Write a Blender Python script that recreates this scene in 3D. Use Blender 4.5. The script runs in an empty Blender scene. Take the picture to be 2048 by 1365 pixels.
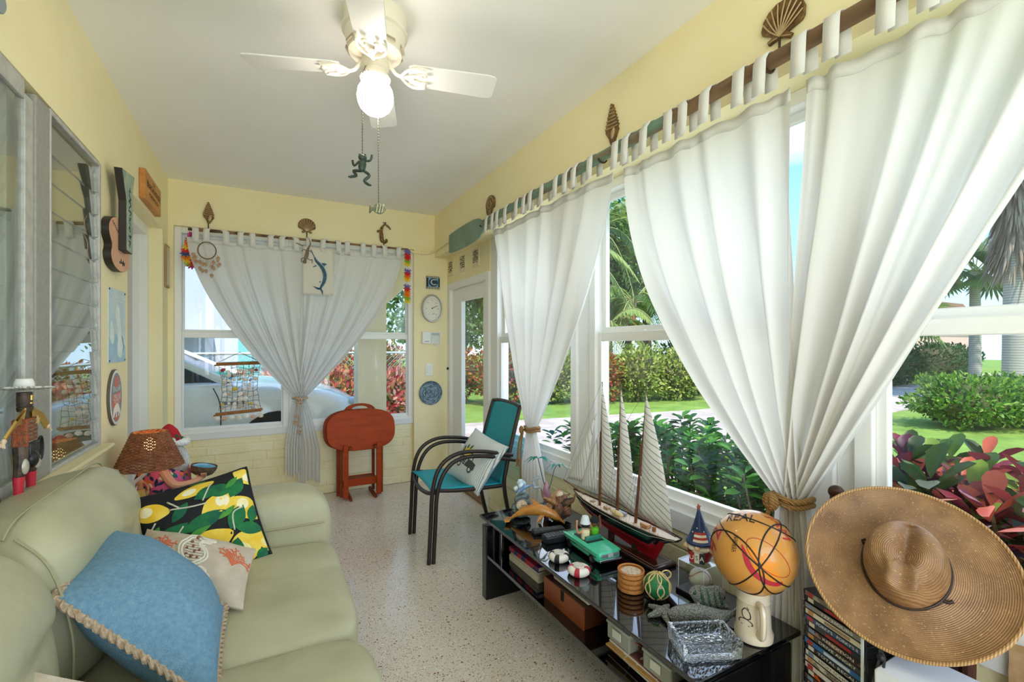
import bpy, bmesh, math, random
import numpy as np
from mathutils import Matrix, Vector, Euler
R = math.radians
sin, cos, pi = math.sin, math.cos, math.pi
SC = bpy.context.scene
COL = SC.collection
random.seed(7)
rng = np.random.default_rng(7)

# ------------------------------------------------------------------ camera
EYE = 1.28
YAW = math.atan((1024 - 527.7) / 920)
cam = bpy.data.cameras.new('camera')
cam.sensor_width = 36
cam.lens = 36 * 920 / 2048
cam.shift_y = 11.5 / 2048
cam.clip_start = .02
camo = bpy.data.objects.new('camera', cam)
COL.objects.link(camo)
camo.location = (0, 0, EYE)
camo.rotation_euler = (R(90), 0, -YAW)
SC.camera = camo

# ------------------------------------------------------------------ world, sun, big lights, exposure
SUN_STRENGTH = 3.8
SKY_STRENGTH = 1.75
GLOBE = 20.0
SC.view_settings.view_transform = 'Standard'
SC.view_settings.look = 'None'
SC.view_settings.gamma = 1
SC.view_settings.use_curve_mapping = False
SC.view_settings.exposure = 0.42
SC.cycles.use_denoising = True
SC.cycles.max_bounces = 10
SC.cycles.diffuse_bounces = 8
SC.cycles.glossy_bounces = 4
SC.cycles.transmission_bounces = 6
SC.cycles.transparent_max_bounces = 14
SC.cycles.caustics_reflective = False
SC.cycles.caustics_refractive = False
SC.cycles.sample_clamp_indirect = 6

def h(s):
    s = s.lstrip('#')
    v = [int(s[i:i + 2], 16) / 255 for i in (0, 2, 4)]
    return tuple(((x + .055) / 1.055) ** 2.4 if x > .04045 else x / 12.92 for x in v) + (1,)

W = bpy.data.worlds.new('sky')
SC.world = W
W.use_nodes = True
nt = W.node_tree
nt.nodes.clear()
def nd(nt, t, **k):
    n = nt.nodes.new(t)
    for a, b in k.items():
        if a.startswith('i_'):
            n.inputs[a[2:].replace('_', ' ')].default_value = b
        else:
            setattr(n, a, b)
    return n
tc = nd(nt, 'ShaderNodeTexCoord')
sep = nd(nt, 'ShaderNodeSeparateXYZ')
nt.links.new(tc.outputs['Generated'], sep.inputs[0])
ramp = nd(nt, 'ShaderNodeValToRGB')
ramp.color_ramp.elements[0].position = 0
ramp.color_ramp.elements[0].color = h('#b9d6ea')
ramp.color_ramp.elements[1].position = .55
ramp.color_ramp.elements[1].color = h('#5a97d8')
e = ramp.color_ramp.elements.new(.18)
e.color = h('#8bbde8')
nt.links.new(sep.outputs['Z'], ramp.inputs[0])
ns = nd(nt, 'ShaderNodeTexNoise', i_Scale=2.6, i_Detail=6, i_Roughness=.55)
mp = nd(nt, 'ShaderNodeMapping')
mp.inputs['Scale'].default_value = (1, 1, 2.6)
nt.links.new(tc.outputs['Generated'], mp.inputs[0])
nt.links.new(mp.outputs[0], ns.inputs['Vector'])
cr = nd(nt, 'ShaderNodeValToRGB')
cr.color_ramp.elements[0].position = .48
cr.color_ramp.elements[1].position = .68
nt.links.new(ns.outputs[0], cr.inputs[0])
mx = nd(nt, 'ShaderNodeMix', data_type='RGBA')
nt.links.new(cr.outputs[0], mx.inputs[0])
nt.links.new(ramp.outputs[0], mx.inputs[6])
mx.inputs[7].default_value = (.66, .71, .76, 1)
bg = nd(nt, 'ShaderNodeBackground', i_Strength=SKY_STRENGTH)
nt.links.new(mx.outputs[2], bg.inputs[0])
wo = nd(nt, 'ShaderNodeOutputWorld')
nt.links.new(bg.outputs[0], wo.inputs[0])

def light(name, kind, energy, loc, rot, color=(1, 1, 1), **k):
    l = bpy.data.lights.new(name, kind)
    l.energy = energy
    l.color = color
    for a, b in k.items():
        setattr(l, a, b)
    o = bpy.data.objects.new(name, l)
    COL.objects.link(o)
    o.location = loc
    o.rotation_euler = rot
    return o
SUNV = Vector((-.14, -.50, .85)).normalized()
light('sun', 'SUN', SUN_STRENGTH, (-5, -8, 14), SUNV.to_track_quat('Z', 'Y').to_euler(), (1, .95, .86), angle=R(.6))
# added fill lamp behind the camera, brightens the room from the front
light('near_end_fill', 'AREA', 34, (.25, -1.30, 1.35), Euler((R(108), 0, 0)), (.86, .93, 1), shape='RECTANGLE', size=1.8, size_y=1.9)

# added lamp outside the right-hand windows, boosts the daylight they let in
light('window_fill', 'AREA', 19, (1.92, 1.85, 1.3), Euler((0, R(74), 0)), (.88, .94, 1), shape='RECTANGLE', size=1.3, size_y=3.0)

# ------------------------------------------------------------------ materials
MATS = {}
def mat(name, col, r=.5, c2=None, scale=20, kind='noise', detail=3, lo=.35, hi=.65, metal=0, bump=0, bscale=None, bkind=None,
        spec=.5, trans=0, sheen=0, coat=0, emit=None, stretch=(1, 1, 1), rot=(0, 0, 0), coord='Object', alpha=1, ior=1.45, c3=None):
    if name in MATS:
        return MATS[name]
    m = bpy.data.materials.new(name)
    m.use_nodes = True
    t = m.node_tree
    b = t.nodes['Principled BSDF']
    out = t.nodes['Material Output']
    col = h(col) if isinstance(col, str) else tuple(col)
    b.inputs['Base Color'].default_value = col
    b.inputs['Roughness'].default_value = r
    b.inputs['Metallic'].default_value = metal
    b.inputs['Specular IOR Level'].default_value = spec
    b.inputs['IOR'].default_value = ior
    b.inputs['Alpha'].default_value = alpha
    if coat:
        b.inputs['Coat Weight'].default_value = coat
        b.inputs['Coat Roughness'].default_value = .08
    if sheen:
        b.inputs['Sheen Weight'].default_value = sheen
    if emit:
        b.inputs['Emission Color'].default_value = h(emit[0]) if isinstance(emit[0], str) else emit[0]
        b.inputs['Emission Strength'].default_value = emit[1]
    co = None
    def tex(kind, sc):
        nonlocal co
        if co is None:
            tcn = nd(t, 'ShaderNodeTexCoord')
            mpn = nd(t, 'ShaderNodeMapping')
            mpn.inputs['Scale'].default_value = stretch
            mpn.inputs['Rotation'].default_value = rot
            t.links.new(tcn.outputs[coord], mpn.inputs[0])
            co = mpn.outputs[0]
        if kind == 'noise':
            n = nd(t, 'ShaderNodeTexNoise', i_Scale=sc, i_Detail=detail)
            o = n.outputs[0]
        elif kind == 'voronoi':
            n = nd(t, 'ShaderNodeTexVoronoi', i_Scale=sc)
            o = n.outputs['Distance']
        elif kind == 'speck':
            n = nd(t, 'ShaderNodeTexVoronoi', i_Scale=sc)
            rg = nd(t, 'ShaderNodeSeparateColor')
            t.links.new(n.outputs['Color'], rg.inputs[0])
            o = rg.outputs[0]
        else:
            n = nd(t, 'ShaderNodeTexWave', i_Scale=sc, i_Distortion=1.5, i_Detail=2, wave_type='RINGS' if kind == 'rings' else 'BANDS',
                   bands_direction={'wave': 'X', 'waveY': 'Y', 'waveZ': 'Z', 'rings': 'X'}[kind])
            o = n.outputs[0]
        t.links.new(co, n.inputs['Vector'])
        return o
    if c2 is not None:
        c2 = h(c2) if isinstance(c2, str) else tuple(c2)
        o = tex(kind, scale)
        rr = nd(t, 'ShaderNodeValToRGB')
        rr.color_ramp.elements[0].position = lo
        rr.color_ramp.elements[0].color = col
        rr.color_ramp.elements[1].position = hi
        rr.color_ramp.elements[1].color = c2
        if c3 is not None:
            rr.color_ramp.elements[1].position = (lo + hi) / 2
            rr.color_ramp.elements.new(hi).color = h(c3)
        t.links.new(o, rr.inputs[0])
        t.links.new(rr.outputs[0], b.inputs['Base Color'])
    if bump:
        o = tex(bkind or 'noise', bscale or scale)
        bp = nd(t, 'ShaderNodeBump', i_Strength=bump, i_Distance=.01)
        t.links.new(o, bp.inputs['Height'])
        t.links.new(bp.outputs[0], b.inputs['Normal'])
    if trans:
        tr = nd(t, 'ShaderNodeBsdfTranslucent')
        tr.inputs[0].default_value = col
        if c2 is not None:
            t.links.new(rr.outputs[0], tr.inputs[0])
        mxs = nd(t, 'ShaderNodeMixShader')
        mxs.inputs[0].default_value = trans
        t.links.new(b.outputs[0], mxs.inputs[1])
        t.links.new(tr.outputs[0], mxs.inputs[2])
        t.links.new(mxs.outputs[0], out.inputs[0])
    MATS[name] = m
    return m

def glassmat(name, tint=(1, 1, 1, 1), refl=1.0, rough=0.0):
    if name in MATS:
        return MATS[name]
    m = bpy.data.materials.new(name)
    m.use_nodes = True
    t = m.node_tree
    t.nodes.remove(t.nodes['Principled BSDF'])
    out = t.nodes['Material Output']
    tp = nd(t, 'ShaderNodeBsdfTransparent')
    tp.inputs[0].default_value = tint
    gl = nd(t, 'ShaderNodeBsdfGlossy', i_Roughness=rough)
    lw = nd(t, 'ShaderNodeLayerWeight', i_Blend=.5)
    pw = nd(t, 'ShaderNodeMath', operation='POWER')
    pw.inputs[1].default_value = 5
    t.links.new(lw.outputs['Facing'], pw.inputs[0])
    fr = nd(t, 'ShaderNodeMath', operation='MULTIPLY_ADD')
    fr.inputs[1].default_value = .96
    fr.inputs[2].default_value = .04
    t.links.new(pw.outputs[0], fr.inputs[0])
    ml = nd(t, 'ShaderNodeMath', operation='MULTIPLY', use_clamp=True)
    ml.inputs[1].default_value = refl
    t.links.new(fr.outputs[0], ml.inputs[0])
    mxs = nd(t, 'ShaderNodeMixShader')
    t.links.new(ml.outputs[0], mxs.inputs[0])
    t.links.new(tp.outputs[0], mxs.inputs[1])
    t.links.new(gl.outputs[0], mxs.inputs[2])
    t.links.new(mxs.outputs[0], out.inputs[0])
    MATS[name] = m
    return m

# ------------------------------------------------------------------ geometry helpers
def chainM(o):
    m = Matrix.Identity(4)
    while o is not None:
        m = o.matrix_basis @ m
        o = o.parent
    return m

class MB:
    def __init__(s, m=None):
        s.v = []
        s.f = []
        s.mi = []
        s.m = m.copy() if m is not None else Matrix.Identity(4)
        s.k = 0
    def add(s, vs, fs):
        b = len(s.v)
        m = s.m
        s.v += [tuple(m @ Vector(p)) for p in vs]
        s.f += [tuple(b + i for i in f) for f in fs]
        s.mi += [s.k] * len(fs)
        return s
    def box(s, c, d, rot=None):
        x, y, z = d[0] / 2, d[1] / 2, d[2] / 2
        vs = [Vector((a * x, b * y, g * z)) for g in (-1, 1) for b in (-1, 1) for a in (-1, 1)]
        if rot is not None:
            rm = Euler(rot).to_matrix()
            vs = [rm @ p for p in vs]
        c = Vector(c)
        return s.add([p + c for p in vs], [(0, 2, 3, 1), (4, 5, 7, 6), (0, 1, 5, 4), (2, 6, 7, 3), (0, 4, 6, 2), (1, 3, 7, 5)])
    def b2(s, a, b):
        return s.box([(p + q) / 2 for p, q in zip(a, b)], [abs(q - p) for p, q in zip(a, b)])
    def tube(s, pts, r, n=10, caps=True, closed=False, sy=1):
        pts = [Vector(p) for p in pts]
        N = len(pts)
        rs = r if isinstance(r, (list, tuple)) else [r] * N
        vs = []
        up = None
        for i, p in enumerate(pts):
            if closed:
                d = pts[(i + 1) % N] - pts[i - 1]
            else:
                d = pts[min(i + 1, N - 1)] - pts[max(i - 1, 0)]
            if d.length < 1e-9:
                d = Vector((0, 0, 1))
            d.normalize()
            if up is None:
                up = Vector((0, 0, 1)) if abs(d.z) < .9 else Vector((1, 0, 0))
            a = d.cross(up)
            if a.length < 1e-6:
                a = d.cross(Vector((0, 1, 0)))
            a.normalize()
            b = a.cross(d)
            up = b
            for k in range(n):
                t = 2 * pi * k / n
                vs.append(p + a * (rs[i] * cos(t)) + b * (rs[i] * sy * sin(t)))
        fs = []
        for i in range(N if closed else N - 1):
            j = (i + 1) % N
            for k in range(n):
                q = (k + 1) % n
                fs.append((i * n + k, i * n + q, j * n + q, j * n + k))
        if caps and not closed:
            fs.append(tuple(range(n))[::-1])
            fs.append(tuple((N - 1) * n + k for k in range(n)))
        return s.add(vs, fs)
    def lathe(s, prof, n=24, c=(0, 0, 0), cap=True, ripple=None):
        vs = []
        for (r, z) in prof:
            for k in range(n):
                t = 2 * pi * k / n
                rr = r * (1 + (ripple(t, z) if ripple else 0))
                vs.append((c[0] + rr * cos(t), c[1] + rr * sin(t), c[2] + z))
        fs = []
        for i in range(len(prof) - 1):
            for k in range(n):
                q = (k + 1) % n
                fs.append((i * n + k, i * n + q, (i + 1) * n + q, (i + 1) * n + k))
        if cap:
            fs.append(tuple(range(n))[::-1])
            L = (len(prof) - 1) * n
            fs.append(tuple(L + k for k in range(n)))
        return s.add(vs, fs)
    def ell(s, c, r, n=16, m=10, rot=None, fn=None):
        if not isinstance(r, (list, tuple)):
            r = (r, r, r)
        rm = Euler(rot).to_matrix() if rot is not None else None
        vs = []
        for i in range(m + 1):
            ph = pi * i / m
            for k in range(n):
                t = 2 * pi * k / n
                q = Vector((sin(ph) * cos(t), sin(ph) * sin(t), -cos(ph)))
                if fn:
                    q = q * fn(q)
                p = Vector((r[0] * q.x, r[1] * q.y, r[2] * q.z))
                if rm:
                    p = rm @ p
                vs.append(p + Vector(c))
        fs = []
        for i in range(m):
            for k in range(n):
                q = (k + 1) % n
                fs.append((i * n + k, i * n + q, (i + 1) * n + q, (i + 1) * n + k))
        return s.add(vs, fs)
    def prism(s, pts, t, axis='z', o=0):
        """polygon pts (2d) extruded by t along the axis (from o to o+t)"""
        def P(a, b, c):
            return {'z': (a, b, c), 'y': (a, c, b), 'x': (c, a, b)}[axis]
        n = len(pts)
        vs = [P(a, b, o) for a, b in pts] + [P(a, b, o + t) for a, b in pts]
        fs = [tuple(range(n))[::-1], tuple(range(n, 2 * n))]
        fs += [(i, (i + 1) % n, n + (i + 1) % n, n + i) for i in range(n)]
        if axis == 'y':
            fs = [f[::-1] for f in fs]
        return s.add(vs, fs)
    def grid(s, fn, nu, nv, cu=False, cv=False):
        vs = [fn(i / (nu if cu else nu - 1), j / (nv if cv else nv - 1)) for i in range(nu) for j in range(nv)]
        fs = []
        for i in range(nu if cu else nu - 1):
            for j in range(nv if cv else nv - 1):
                a, b = (i + 1) % nu, (j + 1) % nv
                fs.append((i * nv + j, a * nv + j, a * nv + b, i * nv + b))
        return s.add(vs, fs)
    def build(s, name, mats, parent=None, world=False, smooth=False, bevel=0, sub=0, ang=35, solid=0, seg=2):
        me = bpy.data.meshes.new(name)
        v = s.v
        if world and parent is not None:
            inv = chainM(parent).inverted()
            v = [tuple(inv @ Vector(p)) for p in v]
        o = bpy.data.objects.new(name, me)
        if parent is None and v:
            a = np.array(v)
            c = Vector(((a[:, 0].min() + a[:, 0].max()) / 2, (a[:, 1].min() + a[:, 1].max()) / 2, a[:, 2].min()))
            o.location = c
            v = [tuple(Vector(p) - c) for p in v]
        me.from_pydata(v, [], s.f)
        if not isinstance(mats, (list, tuple)):
            mats = [mats]
        for m in mats:
            me.materials.append(m)
        if len(mats) > 1:
            me.polygons.foreach_set('material_index', np.array(s.mi, dtype=np.int32))
        bm = bmesh.new()
        bm.from_mesh(me)
        bmesh.ops.recalc_face_normals(bm, faces=bm.faces)
        bm.to_mesh(me)
        bm.free()
        if smooth:
            me.shade_smooth()
            if ang < 180 and not sub:
                me.set_sharp_from_angle(angle=R(ang))
        COL.objects.link(o)
        if parent is not None:
            o.parent = parent
        if solid:
            md = o.modifiers.new('solid', 'SOLIDIFY')
            md.thickness = solid
            md.offset = 0
        if bevel:
            md = o.modifiers.new('bevel', 'BEVEL')
            md.width = bevel
            md.segments = seg
            md.limit_method = 'ANGLE'
            md.angle_limit = R(40)
            md.harden_normals = False
            if not smooth:
                me.shade_smooth()
                me.set_sharp_from_angle(angle=R(30))
        if sub:
            md = o.modifiers.new('sub', 'SUBSURF')
            md.levels = sub
            md.render_levels = sub
        return o

def tag(o, label=None, cat=None, group=None, kind=None):
    if label: o['label'] = label
    if cat: o['category'] = cat
    if group: o['group'] = group
    if kind: o['kind'] = kind
    return o
def thing(name, label, cat, loc=(0, 0, 0), rz=0, group=None, kind=None, rot=None):
    o = bpy.data.objects.new(name, None)
    o.empty_display_size = .05
    COL.objects.link(o)
    o.location = loc
    o.rotation_euler = rot if rot is not None else (0, 0, rz)
    return tag(o, label, cat, group, kind)
def struct(o):
    o['kind'] = 'structure'
    return o
def dup(o, parent=None):
    c = o.copy()
    COL.objects.link(c)
    c.parent = parent
    for ch in list(o.children):
        dup(ch, c)
    return c

_txt = {}
def textmesh(body, size):
    k = (body, round(size, 4))
    if k not in _txt:
        cu = bpy.data.curves.new('t', 'FONT')
        cu.body = body
        cu.size = size
        cu.align_x = 'CENTER'
        cu.align_y = 'CENTER'
        cu.extrude = 0
        cu.resolution_u = 3
        ob = bpy.data.objects.new('t', cu)
        me = bpy.data.meshes.new_from_object(ob)
        bpy.data.objects.remove(ob)
        me.materials.clear()
        _txt[k] = me
    return _txt[k]
def text(body, size, m, parent, mw, name='lettering', sx=1.0, world=True, fit=None):
    """flat lettering laid on a surface; mw = placing matrix (x right, y up, z out)"""
    me = textmesh(body, size).copy()
    if fit and len(me.vertices):
        xs = [v.co.x for v in me.vertices]
        sx = fit / max(1e-6, max(xs) - min(xs))
    me.transform(Matrix.Diagonal((sx, 1, 1, 1)))
    mm = chainM(parent).inverted() @ mw if world else mw
    me.transform(mm)
    me.materials.append(m)
    o = bpy.data.objects.new(name, me)
    COL.objects.link(o)
    o.parent = parent
    return o
def frame(o, x, y):
    """matrix with origin o, x axis, y axis (made orthogonal), z = x cross y"""
    x = Vector(x).normalized()
    y = Vector(y)
    y = (y - x * y.dot(x)).normalized()
    z = x.cross(y)
    return Matrix((( x.x, y.x, z.x, o[0]), (x.y, y.y, z.y, o[1]), (x.z, y.z, z.z, o[2]), (0, 0, 0, 1)))
def T(*a): return Matrix.Translation(Vector(a))
def smoothpts(pts, n=4):
    """catmull-rom through pts"""
    P = [Vector(p) for p in pts]
    out = []
    for i in range(len(P) - 1):
        p0, p1, p2, p3 = P[max(i - 1, 0)], P[i], P[i + 1], P[min(i + 2, len(P) - 1)]
        for k in range(n):
            t = k / n
            out.append(.5 * ((2 * p1) + (p2 - p0) * t + (2 * p0 - 5 * p1 + 4 * p2 - p3) * t * t + (3 * p1 - p0 - 3 * p2 + p3) * t ** 3))
    out.append(P[-1])
    return out
def sphpts(c, r, n):
    return [(c[0] + r * cos(2 * pi * k / n), c[1] + r * sin(2 * pi * k / n)) for k in range(n)]
# ================================================================== the room
XL, XR, XW, YB, ZC, YN = -.634, 1.451, 1.579, 4.265, 2.545, -1.4
YEL = mat('yellow_wall_paint', '#f7ebc0', .62, c2='#f5e7b8', scale=3, bump=.06, bscale=160)
YELB = mat('yellow_brick_paint', '#f6eec8', .5, c2='#f0e6b8', scale=9, bump=.35, bscale=55)
WHT = mat('white_ceiling_paint', '#f8f6f5', .8, c2='#f5f3f1', scale=2, bump=.05, bscale=120)
WFR = mat('white_window_vinyl', '#f1f1ef', .35)
TRIMW = mat('white_trim_gloss', '#f3f2ee', .4)
ALU = mat('weathered_aluminium', '#c6c5c1', .45, c2='#b0afab', scale=26, metal=.25, bump=.25, bscale=90, lo=.4, hi=.75)
ALUP = mat('grey_painted_mullion', '#a09e97', .6, c2='#979590', scale=60, bump=.15, bscale=200)
PANE = glassmat('window_glass', (.985, .985, .985, 1), .9)
JAL = glassmat('jalousie_glass', (.90, .95, .93, 1), 2.2)
DOORG = mat('grey_white_door_paint', '#cfcdcb', .5)

# terrazzo: three sizes of chips in a pale matrix
def terrazzo():
    m = bpy.data.materials.new('terrazzo')
    m.use_nodes = True
    t = m.node_tree
    b = t.nodes['Principled BSDF']
    b.inputs['Roughness'].default_value = .19
    b.inputs['Specular IOR Level'].default_value = .55
    tcn = nd(t, 'ShaderNodeTexCoord')
    base = h('#d9cec0')
    cur = None
    n0 = nd(t, 'ShaderNodeTexNoise', i_Scale=2.2, i_Detail=3)
    t.links.new(tcn.outputs['Object'], n0.inputs['Vector'])
    r0 = nd(t, 'ShaderNodeValToRGB')
    r0.color_ramp.elements[0].color = h('#d6c8b6')
    r0.color_ramp.elements[1].color = h('#e2d9ce')
    t.links.new(n0.outputs[0], r0.inputs[0])
    cur = r0.outputs[0]
    for sc, pc, cols in ((150, .22, ('#7d5a43', '#b08a68', '#f1e9df')), (260, .22, ('#5d4a3e', '#a67d5c', '#ece2d4')), (85, .10, ('#93694a', '#cbb49a', '#efe8dd'))):
        vo = nd(t, 'ShaderNodeTexVoronoi', i_Scale=sc, i_Randomness=1)
        t.links.new(tcn.outputs['Object'], vo.inputs['Vector'])
        sp = nd(t, 'ShaderNodeSeparateColor')
        t.links.new(vo.outputs['Color'], sp.inputs[0])
        lt = nd(t, 'ShaderNodeMath', operation='LESS_THAN')
        lt.inputs[1].default_value = pc
        t.links.new(sp.outputs[0], lt.inputs[0])
        ds = nd(t, 'ShaderNodeMath', operation='LESS_THAN')
        ds.inputs[1].default_value = .4
        t.links.new(vo.outputs['Distance'], ds.inputs[0])
        ml = nd(t, 'ShaderNodeMath', operation='MULTIPLY')
        t.links.new(lt.outputs[0], ml.inputs[0])
        t.links.new(ds.outputs[0], ml.inputs[1])
        cr = nd(t, 'ShaderNodeValToRGB')
        cr.color_ramp.interpolation = 'CONSTANT'
        cr.color_ramp.elements[0].color = h(cols[0])
        cr.color_ramp.elements[1].position = .4
        cr.color_ramp.elements[1].color = h(cols[1])
        cr.color_ramp.elements.new(.75).color = h(cols[2])
        t.links.new(sp.outputs[1], cr.inputs[0])
        mx = nd(t, 'ShaderNodeMix', data_type='RGBA')
        t.links.new(ml.outputs[0], mx.inputs[0])
        t.links.new(cur, mx.inputs[6])
        t.links.new(cr.outputs[0], mx.inputs[7])
        cur = mx.outputs[2]
    t.links.new(cur, b.inputs['Base Color'])
    return m
struct(MB().b2((XL - .15, YN - .1, -.12), (XW + .17, YB + .12, 0)).build('floor', terrazzo()))
struct(MB().b2((-3.4, YN - .3, ZC), (1.98, YB + .5, ZC + .2)).build('ceiling', WHT))

# left wall (window opening Y -.6..2.63, door opening Y 3.10..4.06)
a, b = XL - .14, XL
w = MB()
w.b2((a, YN, 0), (b, 3.103, .845)).b2((a, 2.632, .845), (b, 3.103, 2.09)).b2((a, YN, .845), (b, -.6, 2.09))
w.b2((a, YN, 2.09), (b, 3.103, ZC)).b2((a, 3.103, 2.118), (b, 4.057, ZC)).b2((a, 4.057, 0), (b, YB + .1, ZC))
struct(w.build('wall_left', YEL))
struct(MB().b2((XL - .06, -.6, .835), (XL + .05, 2.65, .853)).build('trim_1', mat('yellow_sill_paint', '#f1e3b2', .45), bevel=.006))
# back wall: lintel, left jamb, right pier, bricks below the window
w = MB()
w.b2((XL - .1, YB, 2.2), (XW + .15, YB + .14, ZC)).b2((XL - .1, YB, 0), (-.6, YB + .14, 2.2)).b2((1.249, YB, 0), (XW + .02, YB + .14, 2.2))
struct(w.build('wall_back', YEL))
def bricks(name, p, ux, length, height, bh, bl, depth, seed):
    """courses of long painted bricks along ux from p, each course broken at its own joints"""
    r = random.Random(seed)
    m = MB()
    ux = Vector(ux)
    nrm = Vector((0, 0, 1)).cross(ux)
    n = round(height / bh)
    bh = height / n
    for i in range(n):
        x = -r.random() * bl
        while x < length:
            L = bl * r.uniform(.75, 1.2)
            x0, x1 = max(0, x), min(length, x + L)
            if x1 - x0 > .03:
                o = r.uniform(-.004, .006)
                q = .0045
                c = Vector(p) + ux * ((x0 + x1) / 2) + Vector((0, 0, (i + .5) * bh)) + nrm * (o)
                d = ux * (x1 - x0 - 2 * q)
                sz = [abs(d.x) + abs(nrm.x) * depth, abs(d.y) + abs(nrm.y) * depth, bh - 2 * q]
                m.box(c, sz, (0, r.uniform(-.004, .004) * abs(ux.x), 0))
            x += L
    c = Vector(p) + ux * length / 2 + Vector((0, 0, height / 2)) - nrm * .004
    m.box(c, [abs(ux.x) * length + abs(nrm.x) * (depth - .022), abs(ux.y) * length + abs(nrm.y) * (depth - .022), height])
    return struct(m.build(name, YELB, bevel=.0035))
bricks('wall_back_brick', (XL, YB + .07, 0), (1, 0, 0), 1.249 - XL, .565, .0705, .43, .08, 3)
bricks('wall_right_brick', (XW + .04, 3.30, 0), (0, -1, 0), 3.30 - YN, .50, .083, .46, .10, 5)

# right wall: beam over everything, strip over the door, piers
w = MB()
w.b2((XR, YN, 2.14), (1.78, YB, ZC)).b2((XW, 3.30, 1.885), (1.72, YB, 2.14)).b2((XW, YN - .1, 0), (1.72, -1.0, 2.14))
struct(w.build('wall_right', YEL))
# unseen near end: low wall and header, opening added to let light in
w = MB()
w.b2((XL - .1, YN - .12, 0), (XW + .1, YN, .45)).b2((XL - .1, YN - .12, 2.45), (XW + .1, YN, ZC)).b2((XL - .1, YN - .12, .45), (-.5, YN, 2.45)).b2((1.4, YN - .12, .45), (XW + .1, YN, 2.45))
struct(w.build('wall_front', YEL))
# the house behind the left wall
HS = mat('house_inner_paint', '#e9e4da', .7)
w = MB()
w.b2((-1.9, YN, -.1), (-1.8, YB + .1, ZC)).b2((-1.9, YN - .1, -.1), (XL - .14, YN, ZC)).b2((-1.9, YB, -.1), (XL - .14, YB + .1, ZC)).b2((-1.9, YN, -.1), (XL - .14, YB, 0))
struct(w.build('wall_inner', HS))

# ------------------------------------------------------------------ windows
def ring(m, bx, a, b, c, d, wa, wb, wc, wd):
    """four bars round a rectangle, butted so that no two faces coincide"""
    bx(a, a + wa, c, d)
    bx(b - wb, b, c, d)
    bx(a + wa, b - wb, c, c + wc)
    bx(a + wa, b - wb, d - wd, d)
def window_x(name, y0, y1, z0, z1, X, rail, fw=.05):
    """double hung window in a wall of constant X; the glass looks along +X"""
    t = thing(name, None, None, (X, (y0 + y1) / 2, z0), kind='structure')
    f = MB()
    ring(f, lambda a, b, c, d: f.b2((X - .03, a, c), (X + .07, b, d)), y0, y1, z0, z1, fw, fw, fw * .8, fw)
    f.build('frame', WFR, t, True, bevel=.004)
    a, b = y0 + fw, y1 - fw
    s = MB()
    ring(s, lambda p, q, c, d: s.b2((X - .012, p, c), (X + .018, q, d)), a, b, z0 + .03, rail + .012, .03, .03, .045, .047)
    s.build('lower_sash', WFR, t, True, bevel=.003)
    s = MB()
    ring(s, lambda p, q, c, d: s.b2((X + .022, p, c), (X + .05, q, d)), a, b, rail, z1 - fw, .028, .028, .04, .03)
    s.build('upper_sash', WFR, t, True, bevel=.003)
    for k in (.28, .72):
        y = a + (b - a) * k
        MB().b2((X - .004, y - .022, rail + .012), (X + .014, y + .022, rail + .019)).build('sash_lock', WFR, t, True, bevel=.002)
    MB().b2((X + .002, a + .02, z0 + .06), (X + .006, b - .02, rail - .02)).build('pane', PANE, t, True)
    MB().b2((X + .034, a + .02, rail + .02), (X + .038, b - .02, z1 - fw - .02)).build('pane', PANE, t, True)
    return t
XG = 1.60
window_x('window_2', 2.14, 3.20, .575, 2.14, XG, 1.345)
window_x('window_3', .79, 2.02, .575, 2.14, XG, 1.345)
window_x('window_4', -.95, .735, .575, 2.14, XG, 1.345)
for n, y0, y1 in (('trim_2', 2.02, 2.14), ('trim_3', .735, .79), ('trim_4', 3.20, 3.30)):
    struct(MB().b2((XG - .012, y0, .5 if n != 'trim_4' else 0), (XG + .09, y1, 2.14)).build(n, WFR, bevel=.004))
struct(MB().b2((XW - .022, -.95, .492), (XG + .08, 3.30, .578)).build('trim_5', mat('white_sill_paint', '#e6e8ea', .4), bevel=.005))

def window_y(name, x0, x1, z0, z1, Y, rail, fw=.045):
    t = thing(name, None, None, ((x0 + x1) / 2, Y, z0), kind='structure')
    f = MB()
    ring(f, lambda a, b, c, d: f.b2((a, Y - .05, c), (b, Y + .05, d)), x0, x1, z0, z1, fw, fw, fw * .7, fw)
    f.build('frame', WFR, t, True, bevel=.004)
    a, b = x0 + fw, x1 - fw
    s = MB()
    ring(s, lambda p, q, c, d: s.b2((p, Y - .025, c), (q, Y + .005, d)), a, b, z0 + .025, rail + .012, .012, .012, .025, .047)
    s.build('lower_sash', WFR, t, True, bevel=.003)
    s = MB()
    ring(s, lambda p, q, c, d: s.b2((p, Y + .008, c), (q, Y + .034, d)), a, b, rail, z1 - fw, .012, .012, .03, .02)
    s.build('upper_sash', WFR, t, True, bevel=.003)
    MB().b2((a + .01, Y - .012, z0 + .04), (b - .01, Y - .008, rail - .02)).build('pane', PANE, t, True)
    MB().b2((a + .01, Y + .019, rail + .02), (b - .01, Y + .023, z1 - fw - .01)).build('pane', PANE, t, True)
    return t
YG = YB + .085
window_y('window_1', -.60, .185, .60, 2.2, YG, 1.385)
window_y('window_5', .185, 1.249, .60, 2.2, YG, 1.385)
struct(MB().b2((-.62, YB + .02, .555), (1.249, YG + .05, .605)).build('trim_6', MATS['white_sill_paint'], bevel=.004))

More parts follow.
